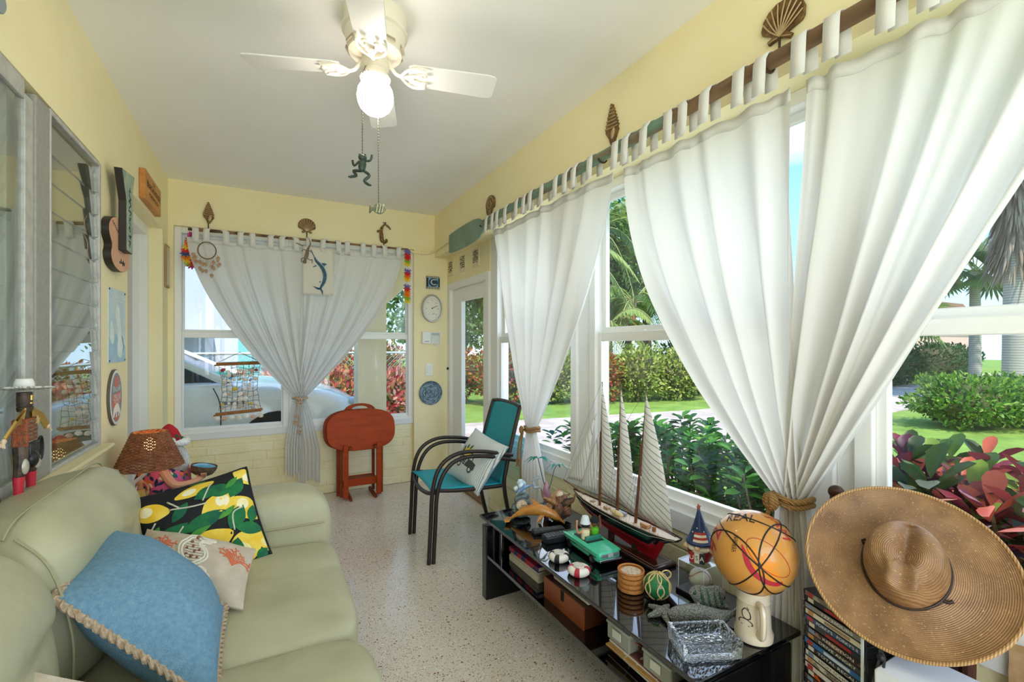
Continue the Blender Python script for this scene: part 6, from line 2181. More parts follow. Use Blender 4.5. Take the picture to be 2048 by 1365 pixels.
m = MB(mw); m.tube([(.094 * cos(a), .125 * sin(a), .02) for a in [2 * pi * k / 48 for k in range(48)]], .009, 10, closed=True); m.build('rim', MATS['silver_rim'], t_, True, smooth=True)
m = MB(mw); m.prism(oval(.087, .117, 48), .002, 'z', .0195); m.build('dial_face', mat('cream_dial', '#ece8dc', .4), t_, True)
m = MB(mw)
for k in range(40):
    a = R(-60 + 300 * k / 39)
    m.box((.074 * cos(a), .098 * sin(a), .0218), (.010 if k % 5 == 0 else .006, .0014, .0006), (0, 0, math.atan2(.098 * sin(a), .074 * cos(a))))
m.build('scale_marks', DINK, t_, True)
for k in range(7):
    a = R(-50 + 280 * k / 6)
    text(str(120 - 20 * k), .014, DINK, t_, mw @ T(.056 * cos(a), .076 * sin(a), .0218))
m = MB(mw)
m.box((.025, .013, .0235), (.062, .004, .001), (0, 0, R(24))); m.box((.012, -.052, .0235), (.028, .003, .001), (0, 0, R(40)))
m.prism(sphpts((0, 0), .006, 12), .002, 'z', .0225)
m.build('needle', DINK, t_, True)
t_ = thing('alarm_keypad', 'white wall alarm keypad with its door panel on the back pier', 'keypad', (1.41, YB, 1.305))
mw = onB(1.412, 1.366)
KW = mat('keypad_white', '#efeee9', .4)
MB(mw).box((0, 0, .014), (.18, .115, .028)).build('case', KW, t_, True, bevel=.005)
MB(mw).box((.038, 0, .029), (.092, .098, .003)).build('key_panel', mat('keypad_grey', '#cfd3d2', .4), t_, True, bevel=.001)
for i in range(4):
    for j in range(4):
        MB(mw).box((.012 + i * .0175, .008 - j * .0165, .031), (.013, .011, .004)).build('key', KW, t_, True, bevel=.001)
MB(mw).box((.038, .035, .031), (.075, .02, .002)).build('display', mat('keypad_display', '#9fb0a6', .2), t_, True)
MB(mw).box((-.045, -.035, .0285), (.04, .012, .001)).build('badge', mat('keypad_badge', '#b9bcbc', .4), t_, True)
MB(mw).box((.055, -.067, .010), (.03, .018, .012)).build('cable_clip', KW, t_, True, bevel=.002)
t_ = thing('light_switch', 'white rocker light switch on the back pier below the keypad', 'light switch', (1.395, YB, 1.005))
mw = onB(1.396, 1.062)
MB(mw).box((0, 0, .003), (.072, .116, .006)).build('plate', KW, t_, True, bevel=.002)
MB(mw).box((0, 0, .008), (.034, .068, .006), (R(4), 0, 0)).build('rocker', KW, t_, True, bevel=.001)
t_ = thing('round_plaque', 'round grey blue relief plaque on the back pier, lowest of the column', 'plaque', (1.41, YB, .725))
mw = onB(1.41, .837)
PLQ = mat('slate_blue_relief', '#7d94a3', .35, c2='#4d6372', scale=28, bump=.8, bscale=40, lo=.4, hi=.6)
m = MB(mw); m.prism(sphpts((0, 0), .115, 48), .014, 'z', 0); m.build('disc', PLQ, t_, True, bevel=.003)
m = MB(mw); m.tube([(.109 * cos(a), .109 * sin(a), .015) for a in [2 * pi * k / 44 for k in range(44)]], .005, 8, closed=True); m.build('rim', PLQ, t_, True, smooth=True)
PLH = mat('pale_slate_relief', '#a9bcc6', .35)  # raised scrolls in a paler slate tone than the disc
m = MB(mw)
for k in range(16):
    a = k * 2.4
    q = .02 + .0048 * k
    m.tube(smoothpts([(q * cos(a), q * sin(a), .015), (q * 1.15 * cos(a + .35), q * 1.15 * sin(a + .35), .0185), (q * 1.05 * cos(a + .8), q * 1.05 * sin(a + .8), .015)], 3), .0032, 6)
m.build('relief', PLH, t_, True, smooth=True)
# three small tiles with characters over the door
for (y, chs, lab) in ((4.148, '\u6cf0', 'cream tile with a black ink character over the door, the one nearest the corner'), (3.852, '\u798f', 'cream tile with a black ink character over the door, the middle one'), (3.558, '\u58fd', 'cream tile with a black ink character over the door, the one nearest the curtain')):
    t_ = thing('character_tile', lab, 'tile', (XW, y, 1.965), 0, 'character tiles over the glazed door')
    mw = onR(y, 2.032, XW)
    MB(mw).box((0, 0, .005), (.145, .15, .010)).build('tile', mat('cream_tile', '#e4d8b4', .4), t_, True, bevel=.002)
    INK = mat('ink_black', '#1a1614', .6)
    r_ = random.Random(int(y * 100))
    o = text(chs, .12, INK, t_, mw @ T(0, 0, .0106), name='character')

# ================================================================== things on the media stand
ZT = .4172
rr = random.Random(21)
# ---- dolphin clock
th = thing('dolphin_clock', 'small grey blue sculpted clock topped by a leaping dolphin on a wave', 'clock', (1.15, 2.03, ZT))
ROCK = mat('grey_green_rock', '#4f5a5c', .5, c2='#7f8d8c', scale=45, bump=.7, bscale=70)
m = MB()
for (a, b, c, s) in ((0, 0, .018, .05), (-.02, .01, .05, .032), (.02, .0, .055, .034), (.0, .01, .085, .036), (-.022, .005, .03, .03), (.03, .01, .03, .028), (.018, .0, .1, .026)):
    m.ell((1.15 + a, 2.03 + b, ZT + c), (s, s * .7, s * .75 if c > .02 else .018), 12, 8, None, lambda q: 1 + .16 * sin(q.x * 9) * sin(q.y * 8) * sin(q.z * 9))
m.build('rock_body', ROCK, th, True, smooth=True, ang=180)
cd = frame((1.135, 1.998, ZT + .072), (.88, -.47, 0), (0, 0, 1))
m = MB(cd); m.prism(sphpts((0, 0), .033, 28), .014, 'z', -.006); m.build('clock_case', mat('pewter_bezel', '#6f7472', .4, metal=.5), th, True, bevel=.002)
m = MB(cd); m.prism(sphpts((0, 0), .027, 28), .002, 'z', .0075); m.build('clock_face', mat('aged_cream_dial', '#d9c6a2', .5), th, True)
m = MB(cd)
for k in range(12):
    a = k * pi / 6
    m.box((.022 * cos(a), .022 * sin(a), .0098), (.005, .0014, .0006), (0, 0, a))
m.box((.006, .002, .0102), (.016, .002, .0006), (0, 0, .3)); m.box((-.002, .008, .0102), (.0016, .02, .0006), (0, 0, -.2))
m.build('hands_and_marks', DINK, th, True)
m = MB()
for k in range(9):
    a = rr.uniform(0, 6); q = rr.uniform(.01, .035)
    m.ell((1.14 + q * cos(a), 2.035 + q * .6 * sin(a), ZT + .142 + rr.uniform(0, .035)), (.018, .014, .02), 9, 7, (rr.uniform(-.6, .6), rr.uniform(-.6, .6), 0), lambda q: 1 + .2 * sin(q.x * 10) * sin(q.z * 8))
m.build('wave_crest', mat('pale_blue_foam', '#a9c6d4', .4, c2='#dfeaee', scale=40), th, True, smooth=True, ang=180)
def dolphin(m, c, ax, up, L, bend=.25, n=15, fin=1):
    """leaping dolphin: c centre, ax from tail to nose, up"""
    w = frame(c, ax, up)
    k = m.m
    m.m = w
    pts, rs = [], []
    prof = [(.0, .02), (.08, .05), (.2, .105), (.34, .15), (.5, .17), (.64, .16), (.76, .13), (.86, .10), (.90, .055), (.95, .04), (1.0, .022)]
    for t, r_ in prof:
        x = (t - .5) * L
        pts.append((x, bend * L * (1 - (2 * t - 1) ** 2) - .05 * L, 0)); rs.append(r_ * L * .62)
    m.tube(smoothpts(pts, 2), [rs[0]] + [v for i in range(10) for v in ((rs[i] + rs[i + 1]) / 2, rs[i + 1])], 12, sy=.92)
    yb = lambda t: bend * L * (1 - (2 * t - 1) ** 2) - .05 * L
    m.prism([(-.08 * L, yb(.42) + .085 * L), (-.14 * L, yb(.36) + .21 * L), (.07 * L, yb(.56) + .09 * L)], .02 * L, 'z', -.01 * L)
    m.prism([(-.48 * L, yb(.0) + .0), (-.60 * L, yb(0) + .0 * L), (-.58 * L, yb(0) - .05 * L), (-.50 * L, yb(0) - .035 * L)], .26 * L, 'z', -.13 * L)
    m.add([(.14 * L, yb(.64) - .06 * L, .07 * L), (.05 * L, yb(.55) - .075 * L, .08 * L), (.0, yb(.5) - .20 * L, .13 * L), (.05 * L, yb(.5) - .19 * L, .13 * L), (.1 * L, yb(.6) - .08 * L, .04 * L)], [(0, 1, 2, 3), (0, 3, 2, 4), (1, 4, 2), (0, 4, 1)])
    m.add([(.14 * L, yb(.64) - .06 * L, -.07 * L), (.05 * L, yb(.55) - .075 * L, -.08 * L), (.0, yb(.5) - .20 * L, -.13 * L), (.05 * L, yb(.5) - .19 * L, -.13 * L), (.1 * L, yb(.6) - .08 * L, -.04 * L)], [(0, 1, 2, 3), (0, 3, 2, 4), (1, 4, 2), (0, 4, 1)])
    m.m = k
m = MB(); dolphin(m, (1.145, 2.0, ZT + .148), (-.9, -.1, -.28), (-.2, 0, .95), .10, .12)
m.build('leaping_dolphin', mat('blue_grey_dolphin', '#5c7fa0', .3, c2='#86a7bf', scale=30), th, True, smooth=True)
# ---- glass and wire palm figure
th = thing('glass_palm_figure', 'thin pink glass and wire palm tree ornament with teal leaves beside the dolphin clock', 'ornament', (1.30, 2.07, ZT))
WIR = mat('teal_wire', '#35565c', .4, metal=.3)
LFT = mat('teal_glass_leaf', '#2f8f86', .15, c2='#56b3a0', scale=30, trans=.3)
PNK = mat('pink_glass', '#d9a9bd', .08, spec=.8, trans=.5)
m = MB(); m.lathe([(.034, 0), (.036, .008), (.028, .014), (.01, .016)], 20, (1.30, 2.07, ZT)); m.build('base', mat('teal_glass_base', '#2f9fa3', .08, spec=.8), th, True, smooth=True)
m = MB(); m.tube(smoothpts([(1.30, 2.07, ZT + .012), (1.315, 2.06, ZT + .09), (1.300, 2.075, ZT + .18), (1.282, 2.085, ZT + .27)], 5), .0024, 6)
m.tube(smoothpts([(1.305, 2.065, ZT + .05), (1.325, 2.03, ZT + .14), (1.335, 2.01, ZT + .22), (1.34, 1.995, ZT + .245)], 5), .0018, 6); m.build('wire_stem', WIR, th, True, smooth=True)
for (c, L, aa) in (((1.282, 2.085, ZT + .27), .075, (0, 1.1, 2.2, 3.3, 4.5, 5.4)), ((1.34, 1.995, ZT + .245), .055, (0.3, 2.0, 3.6, 5.0))):
    for a in aa:
        d = Vector((cos(a) * .88, -cos(a) * .47, .1 * sin(a))) * 1
        s = Vector((-.47, -.88, 0)) * sin(a)
        u = (d + s * .6).normalized()
        p0 = Vector(c); p1 = p0 + u * L * .5 + Vector((0, 0, .008)); p2 = p0 + u * L + Vector((0, 0, -.02))
        w_ = u.cross(Vector((0, 0, 1))).normalized() * L * .13
        MB().add([p0, p1 - w_, p2, p1 + w_], [(0, 1, 2, 3)]).build('leaf', LFT, th, True, solid=.002)
m = MB(); m.lathe([(.003, .03), (.012, .04), (.020, .075), (.017, .11), (.009, .14), (.003, .15)], 16, (1.315, 2.055, ZT)); m.build('pink_glass_body', PNK, th, True, smooth=True)
m = MB(); m.tube(smoothpts([(1.29, 2.08, ZT + .17), (1.262, 2.10, ZT + .15), (1.265, 2.095, ZT + .115), (1.29, 2.08, ZT + .12)], 4), .008, 8); m.build('grey_glass_hook', mat('grey_glass', '#a9b0b3', .1, spec=.8), th, True, smooth=True)
# ---- shell cluster
th = thing('shell_cluster', 'spiky cluster of seashells and sea stars behind the wooden dolphin', 'shell ornament', (1.285, 1.90, ZT))
SCOL = [mat('cluster_' + n, c, .5, c2=c2, scale=60) for n, c, c2 in (('cream', '#e3d6bf', '#cbb596'), ('tan', '#b98f68', '#9a6f4c'), ('brown', '#8a6247', '#6b4a36'), ('dark', '#3f342e', '#594a40'))]
for k in range(15):
    a = k * 2.4; q = .006 + .05 * (k / 15) ** .6
    c = Vector((1.285 + q * cos(a), 1.90 + q * sin(a), ZT + .125 - .095 * (k / 15)))
    m = MB(T(*c) @ Euler((rr.uniform(-1.2, 1.2), rr.uniform(-1.2, 1.2), rr.uniform(0, 6))).to_matrix().to_4x4())
    if k % 3 == 0:
        m.ell((0, 0, 0), (.024, .021, .017), 16, 10, None, lambda q: 1 + .06 * sin(math.atan2(q.y, q.x) * 9))
    else:
        pr = []
        for j in range(6):
            pr += [(.020 * (1 - j / 6.5), -.02 + .012 * j), (.023 * (1 - j / 6.5), -.014 + .012 * j)]
        m.lathe([(.002, -.034)] + pr + [(.001, .058)], 12, ripple=lambda t, z: .16 * max(0, sin(5 * t)) ** 3)
    m.build('shell', SCOL[(0, 1, 2, 0, 1, 3, 1, 2)[k % 8]], th, True, smooth=True)
m = MB(); m.ell((1.285, 1.90, ZT + .04), (.055, .05, .042), 14, 9, None, lambda q: 1 + .12 * sin(q.x * 12) * sin(q.y * 11)); m.build('coral_core', SCOL[3], th, True, smooth=True, ang=180)
for s, z in ((-1, .135), (1, .13)):
    m = MB(); m.tube(smoothpts([(1.285 + s * .028, 1.90 - s * .03, ZT + .09), (1.285 + s * .05, 1.90 - s * .055, ZT + .11), (1.285 + s * .062, 1.90 - s * .062, ZT + z + .02)], 4), [.014, .013, .012, .010, .008, .006, .004, .003, .0015], 8); m.build('spike', SCOL[2], th, True, smooth=True)
# ---- wooden dolphin
th = thing('wooden_dolphin', 'carved honey coloured wooden dolphin on the far end of the stand', 'carving', (1.17, 1.91, ZT))
m = MB()
dolphin(m, (1.172, 1.912, ZT + .028), (.78, -.60, -.03), (.1, .1, 1), .265, .20)
m.build('body', mat('honey_wood', '#c98a3e', .35, c2='#b4742d', scale=9, stretch=(5, 1, 5), rot=(0, 0, R(38)), coat=.3), th, True, smooth=True, ang=50)
# ---- two remotes
RB = mat('remote_black', '#1a1b1f', .4); RBT = mat('remote_button', '#5a5c62', .5)
def remote(label, c, L, w, hh, ang, pale):
    th = thing('remote_control', label, 'remote control', (c[0], c[1], ZT), R(ang), 'remote controls')
    m = MB(); m.b2((-L / 2, -w / 2, 0), (L / 2, w / 2, hh)); m.build('case', RB, th, bevel=.005)
    m = MB(); m.b2((-L / 2 + .006, -w / 2 + .005, hh), (L / 2 - .006, w / 2 - .005, hh + .0012)); m.build('face', pale, th)
    for i in range(9):
        for j in range(3):
            if (i + j) % 7:
                MB().box((-L / 2 + .02 + i * (L - .04) / 8, (j - 1) * w * .27, hh + .0022), (.0085, .006, .003)).build('button', RBT, th)
remote('slim black remote control beside the wooden dolphin', (1.163, 1.80), .155, .045, .018, -13, mat('remote_grey_face', '#4b5058', .35))
remote('thick black remote control beside the toy car', (1.165, 1.705), .165, .055, .03, -6, mat('remote_dark_face', '#33363c', .4))
# ---- toy convertible with two riders
TQ = mat('turquoise_car', '#4fd0aa', .25, coat=.5)
cc = Vector((1.208, 1.545, ZT))
th = thing('toy_car', 'turquoise toy convertible carrying two riders, in front of the model ship', 'toy car', tuple(cc), R(-3))
m = MB()
def csec(hw, z0, z1, zs):
    return [(-hw * .9, z0), (-hw, z0 + .012), (-hw, zs), (-hw * .86, z1), (hw * .86, z1), (hw, zs), (hw, z0 + .012), (hw * .9, z0)]
def loftY(m, st):
    n = len(st[0][1])
    vs = [(x, y, z) for y, pr in st for x, z in pr]
    fs = [(i * n + k, i * n + (k + 1) % n, (i + 1) * n + (k + 1) % n, (i + 1) * n + k) for i in range(len(st) - 1) for k in range(n)]
    fs += [tuple(range(n)), tuple((len(st) - 1) * n + k for k in range(n))]
    return m.add(vs, fs)
loftY(m, [(-.133, csec(.046, .02, .046, .04)), (-.125, csec(.052, .016, .054, .046)), (-.05, csec(.054, .014, .058, .05)), (.05, csec(.054, .014, .058, .05)), (.10, csec(.053, .016, .056, .048)), (.128, csec(.048, .02, .048, .042)), (.135, csec(.042, .024, .040, .036))])
m.build('body', TQ, th, smooth=True, ang=40)
MB().box((0, .012, .0585), (.082, .105, .003)).build('cockpit', mat('dark_cockpit', '#23302e', .6), th, bevel=.001)
MB().box((0, -.02, .066), (.078, .012, .022)).build('seat_back', mat('green_seat', '#2c7d6c', .5), th, bevel=.004)
for s in (-1, 1):
    m = MB(); m.tube([(s * .054, -.125, .050), (s * .056, 0, .053), (s * .053, .125, .048)], .004, 6); m.build('tail_fin', TQ, th, smooth=True)
    m = MB(); m.box((s * .0545, 0, .034), (.002, .23, .004)); m.build('side_trim', CHR, th)
    for y in (-.082, .082):
        w_ = MB(T(s * .047, y, .0165) @ Euler((0, R(90), 0)).to_matrix().to_4x4())
        w_.lathe([(.004, -.008), (.0165, -.008), (.0165, .008), (.004, .008)], 18)
        o = w_.build('wheel', BLK, th, smooth=True)
        w_ = MB(T(s * .0555, y, .0165) @ Euler((0, R(90), 0)).to_matrix().to_4x4()); w_.lathe([(.001, -.001), (.009, -.001), (.009, .001), (.001, .0015)], 14); w_.build('hubcap', CHR, o)
MB().box((0, -.136, .024), (.104, .008, .010)).build('rear_bumper', CHR, th, bevel=.002)
MB().box((0, .137, .024), (.098, .008, .010)).build('front_bumper', CHR, th, bevel=.002)
MB().box((0, -.1335, .041), (.084, .004, .014)).build('rear_panel', mat('grey_tail_panel', '#9aa8ad', .3, metal=.5), th, bevel=.001)
MB().box((0, -.136, .041), (.024, .003, .012)).build('number_plate', mat('plate_grey', '#c5cccb', .5), th)
MB().box((0, .062, .068), (.086, .002, .022), (R(-28), 0, 0)).build('windscreen', glassmat('toy_windscreen', (.8, .9, .9, 1), 1.2), th)
for s, nm, hc in ((-1, 'white hat and cream shirt', 'hat'), (1, 'green shirt and dark curly hair', 'hair')):
    pz = cc + Vector((s * .024, .004, .058))
    p = thing('toy_rider', 'tiny toy rider with ' + nm + ' in the turquoise car', 'toy figure', tuple(pz), 0, 'riders of the toy car')
    SK = mat('rider_skin_' + nm[:3], '#c08a62' if s < 0 else '#7a4a30', .5)
    m = MB(); m.lathe([(.016, 0), (.018, .015), (.02, .032), (.014, .042), (.006, .044)], 16); m.build('shirt', mat('rider_shirt_' + nm[:3], '#e6d6ae' if s < 0 else '#56b31f', .7), p, smooth=True)
    m = MB(); m.lathe([(.006, .04), (.006, .048)], 10); m.ell((0, 0, .062), (.0145, .0145, .0165), 14, 10); m.ell((0, .0145, .060), (.003, .003, .003), 6, 5); m.build('head', SK, p, smooth=True)
    for q in (-1, 1):
        m = MB(); m.tube(smoothpts([(q * .018, 0, .036), (q * .034, .004, .030 if s < 0 else .028), (q * .038, .008, .052 if q == s else .04), (q * .036, .010, .074 if q == s else .05)], 3), [.0055, .0055, .005, .005, .0048, .0045, .0045, .004, .004, .004], 8); m.ell((q * .036, .010, .076 if q == s else .052), (.0055, .004, .006), 8, 6); m.build('arm', SK, p, smooth=True)
    if hc == 'hat':
        m = MB(); m.lathe([(.022, .066), (.0195, .072), (.017, .084), (.013, .096), (.002, .099)], 18); m.build('bucket_hat', mat('white_bucket_hat', '#dfe6ea', .8), p, smooth=True)
        m = MB(); m.lathe([(.0155, .052), (.0165, .06), (.0155, .068)], 16); m.build('black_hair', mat('rider_black_hair', '#191614', .7), p, smooth=True)
    else:
        m = MB(); m.ell((0, -.001, .072), (.0185, .018, .0165), 18, 12, None, lambda q: 1 + .07 * sin(q.x * 19) * sin(q.y * 18) * sin(q.z * 17)); m.build('curly_hair', mat('dark_curls', '#2c2c33', .9, bump=.8, bscale=400), p, smooth=True, ang=180)
# ---- life ring candles
for x, y, c2, lab in ((1.05, 1.545, '#26262a', 'white life ring candle holder with black bands'), (1.052, 1.415, '#b02a3a', 'white life ring candle holder with red bands')):
    th = thing('life_ring_candle', lab, 'candle holder', (x, y, ZT), 0, 'life ring candle holders')
    WR = mat('ring_white', '#e9e3d6', .45)
    m = MB()
    N = 40
    m.tube([(.028 * cos(2 * pi * k / N), .028 * sin(2 * pi * k / N), .016) for k in range(N)], [.0148 if k % 10 < 6 else .0155 for k in range(N)], 12, closed=True)
    m.build('ring', WR, th, smooth=True)
    for q in range(4):
        m = MB(); m.tube([(.028 * cos(a), .028 * sin(a), .016) for a in [pi / 2 * q + .5 + .1 * k for k in range(6)]], .0163, 12); m.build('band', mat('ring_band_' + c2.lstrip('#'), c2, .45), th, smooth=True)
    m = MB(); m.lathe([(.001, .012), (.021, .012), (.021, .034), (.018, .036), (.001, .033)], 22, cap=False); m.build('tea_light', mat('tea_light_wax', '#d9d4c8', .5, c2='#c3beb4', scale=90), th, smooth=True)
# ---- model ship
th = thing('model_ship', 'three-masted model schooner with white sails, black and red hull, on a dark base', 'model ship', (1.375, 1.53, ZT))
HBK, HRD = mat('ship_black', '#101114', .2, coat=.4), mat('ship_red', '#a3141f', .3, c2='#8f1019', scale=8)
DECK = mat('ship_deck', '#d3bfa6', .5, c2='#c4ad92', scale=60, kind='wave', lo=.45, hi=.55)
SPAR = mat('ship_spar', '#6f3f22', .4, c2='#5a311a', scale=20)
XS = 1.368
MB().b2((XS - .06, 1.285, ZT), (XS + .062, 1.785, ZT + .016)).build('base_board', mat('dark_walnut', '#2b1a16', .25, coat=.4, c2='#3a241d', scale=8), th, True, bevel=.005)
m = MB()
for p, q in (((XS - .045, 1.30), (XS + .047, 1.30)), ((XS - .045, 1.77), (XS + .047, 1.77)), ((XS - .045, 1.30), (XS - .045, 1.77)), ((XS + .047, 1.30), (XS + .047, 1.77))):
    m.b2((p[0] - .0008, p[1] - .0008, ZT + .016), (q[0] + .0008, q[1] + .0008, ZT + .0166))
m.build('inlay_line', mat('pale_inlay', '#a88f78', .4), th, True)
st = []
#        y      beam   sheer  keel
stt = [(1.885, .002, .567, .560), (1.86, .010, .562, .535), (1.82, .021, .558, .508), (1.76, .033, .553, .485), (1.68, .042, .550, .467), (1.58, .046, .548, .452), (1.48, .046, .547, .441), (1.39, .044, .548, .434), (1.335, .041, .549, .433), (1.315, .040, .5495, .47), (1.29, .038, .550, .515), (1.25, .031, .552, .535), (1.222, .020, .555, .545)]
def shipsec(b, zs, zk):
    D = zs - zk
    o = []
    for f, w_ in ((0, 1), (.22, 1.0), (.40, .93), (.58, .62), (.72, .30), (.86, .12), (1, .07)):
        o.append((b * w_, zs - D * f))
    return o
rows = [[(b, z) for b, z in shipsec(b, zs, zk)] for y, b, zs, zk in stt]
vs, fs, mi = [], [], []
n = 7
for s in (1, -1):
    o0 = len(vs)
    for (y, *_), r_ in zip(stt, rows):
        vs += [(XS + s * b, y, z) for b, z in r_]
    for i in range(len(stt) - 1):
        for k in range(n - 1):
            fs.append((o0 + i * n + k, o0 + (i + 1) * n + k, o0 + (i + 1) * n + k + 1, o0 + i * n + k + 1))
            zz = sum(vs[q][2] for q in fs[-1]) / 4
            mi.append(0 if (k < 2 or zz > .515) else 1)
o0 = len(vs) // 2
for i in range(len(stt) - 1):
    a, b = i * n + n - 1, (i + 1) * n + n - 1
    fs.append((a, b, o0 + b, o0 + a)); mi.append(1)
L_ = (len(stt) - 1) * n
for k in range(n - 1):
    fs.append((L_ + k, L_ + k + 1, o0 + L_ + k + 1, o0 + L_ + k)); mi.append(0)
m = MB(); m.add(vs, fs); m.mi = mi
m.build('hull', [HBK, HRD], th, True, smooth=True, ang=50)
m = MB()
vs = []
for y, b, zs, zk in stt:
    vs += [(XS - b * .95, y, zs - .004), (XS + b * .95, y, zs - .004)]
m.add(vs, [(2 * i, 2 * i + 2, 2 * i + 3, 2 * i + 1) for i in range(len(stt) - 1)])
m.build('deck', DECK, th, True)
for s in (-1, 1):
    m = MB(); m.tube([(XS + s * b, y, zs + .001) for y, b, zs, zk in stt], .0022, 6); m.build('gunwale', mat('ship_brown_rail', '#3c2a20', .4), th, True, smooth=True)
    m = MB(); m.tube([(XS + s * (b + .0012), y, zs - (zs - zk) * .10) for y, b, zs, zk in stt[1:]], .0009, 5); m.build('white_line', mat('ship_white_line', '#cfc9bd', .4), th, True)
    m = MB()
    for k in range(13):
        y = 1.29 + k * .042
        i = max(j for j in range(len(stt)) if stt[j][0] >= y - 1e-6)
        b = stt[i][1]
        m.tube([(XS + s * b * .92, y, .546), (XS + s * b * .92, y, .563)], .0009, 5)
    m.build('stanchions', mat('ship_pin', '#8a7256', .4), th, True)
masts = [(1.681, 1.666, 1.118), (1.561, 1.541, 1.116), (1.447, 1.387, 1.102)]
for (yb, yt, zt_) in masts:
    m = MB(); m.tube([(XS, yb, .543), (XS, yb + (yt - yb) * .6, .543 + (zt_ - .543) * .6)], [.0065, .0052], 10)
    m.tube([(XS + .004, yb + (yt - yb) * .54, .543 + (zt_ - .543) * .54), (XS + .003, yt, zt_)], [.0045, .0018], 8); m.build('mast', SPAR, th, True, smooth=True)
SAIL = mat('ship_sail', '#e6e2da', .8, c2='#77777a', scale=14, kind='waveZ', lo=.955, hi=.985, trans=.35, rot=(R(-28), 0, 0))
SAILJ = mat('ship_jib', '#e9e5dd', .8, c2='#8a8a8c', scale=16, kind='waveY', lo=.955, hi=.985, trans=.35)
def sail(nm, pts, belly, mt):
    """quad or triangle sail a (top), b (lower luff), c (clew): triangular grid"""
    a, b, c = [Vector((XS, *p)) for p in pts]
    m = MB()
    def fn(u, v):
        p = a * (1 - v) + (b * (1 - u) + c * u) * v
        lch = .05 * sin(pi * v) * u * (1 - 0) 
        q = p + Vector((belly * sin(pi * u) * sin(pi * v) ** .7, -lch * .35 if pts[2][0] < pts[0][0] else 0, 0))
        return q
    m.grid(fn, 9, 16)
    return m.build(nm, mt, th, True, smooth=True, solid=.0008, ang=180)
sail('mainsail', [(1.664, 1.10), (1.672, .612), (1.566, .600)], -.012, SAIL)
sail('mainsail', [(1.538, 1.098), (1.552, .606), (1.452, .582)], -.012, SAIL)
sail('mainsail', [(1.388, 1.088), (1.428, .588), (1.250, .572)], -.014, SAIL)
sail('jib', [(1.708, .968), (1.938, .606), (1.800, .622)], -.012, SAILJ)
sail('jib', [(1.694, .862), (1.838, .590), (1.706, .612)], -.010, SAILJ)
for (y0, z0, y1, z1) in ((1.676, .606, 1.562, .596), (1.556, .60, 1.448, .576), (1.44, .582, 1.236, .562)):
    m = MB(); m.tube([(XS, y0, z0), (XS, y1, z1)], .0028, 7); m.build('boom', SPAR, th, True, smooth=True)
m = MB(); m.tube([(XS, 1.80, .563), (XS, 1.972, .592)], [.0035, .0018], 8); m.build('bowsprit', SPAR, th, True, smooth=True)
RIG = mat('rigging_line', '#4a4540', .8)
m = MB()
def ln(a, b): m.tube([a, b], .0006, 4)
for (yb, yt, zt_) in masts:
    for s in (-1, 1):
        for d in (-.03, .0, .03):
            ln((XS + s * .038, yb + d, .555), (XS, yb + (yt - yb) * .62, .543 + (zt_ - .543) * .62))
    ln((XS, yt, zt_), (XS, yb - .11, .57))
ln((XS, 1.666, 1.118), (XS, 1.972, .592)); ln((XS, 1.70, .97), (XS, 1.95, .588)); ln((XS, 1.69, .87), (XS, 1.86, .572)); ln((XS, 1.541, 1.116), (XS, 1.673, .9)); ln((XS, 1.387, 1.102), (XS, 1.551, .9)); ln((XS, 1.972, .592), (XS, 1.83, .53))
m.build('rigging', RIG, th, True)
m = MB(); m.ell((XS - .018, 1.545, .557), (.012, .042, .011), 16, 10); m.build('deck_boat', mat('cream_deck_boat', '#e6cf9c', .4), th, True, smooth=True)
for (x, y, a, b, c, col) in ((XS + .012, 1.545, .018, .05, .012, '#8d8a92'), (XS, 1.63, .02, .028, .010, '#b08a63'), (XS, 1.39, .026, .04, .014, '#b98455'), (XS, 1.73, .018, .02, .008, '#9a8168'), (XS - .004, 1.34, .012, .012, .018, '#8a5a35')):
    MB().box((x, y, .546 + c / 2), (a, b, c)).build('deck_house', mat('deckhouse_' + col.lstrip('#'), col, .4), th, True, bevel=.0015)
for y in (1.45, 1.60):
    m = MB()
    for s in (-1, 1):
        m.b2((XS + s * .006 - .003, y - .012, ZT + .016), (XS + s * .006 + .003, y + .012, ZT + .04))
    m.b2((XS - .0029, y - .011, ZT + .0162), (XS + .0029, y + .011, ZT + .022))
    m.build('cradle', mat('ship_cradle', '#3a241d', .4), th, True)
# ---- wicker coaster box
th = thing('coaster_box', 'round honey wicker coaster set with a shell filled top', 'coasters', (1.15, 1.24, ZT))
HW = mat('honey_wicker', '#c68748', .5, c2='#a8672f', scale=120, kind='waveZ', bump=.4, bscale=120)
for k in range(4):
    m = MB(); m.lathe([(.040, .001), (.0455, .003), (.0465, .008), (.0455, .0135), (.040, .0155)], 36, (1.15, 1.24, ZT + k * .0165), ripple=lambda t, z: .012 * sin(t * 44)); m.build('coaster_ring', HW, th, True, smooth=True)
m = MB(); m.tube([(1.15 + .044 * cos(a), 1.24 + .044 * sin(a), ZT + .069) for a in [2 * pi * k / 36 for k in range(36)]], .0035, 8, closed=True); m.build('rim', HW, th, True, smooth=True)
m = MB(); m.lathe([(.001, .0655), (.02, .066), (.041, .0645)], 30, (1.15, 1.24, ZT), cap=False); m.build('pale_filling', mat('coaster_sand', '#dccbb4', .8, c2='#b39a80', scale=160, bump=.5, bscale=200), th, True, smooth=True)
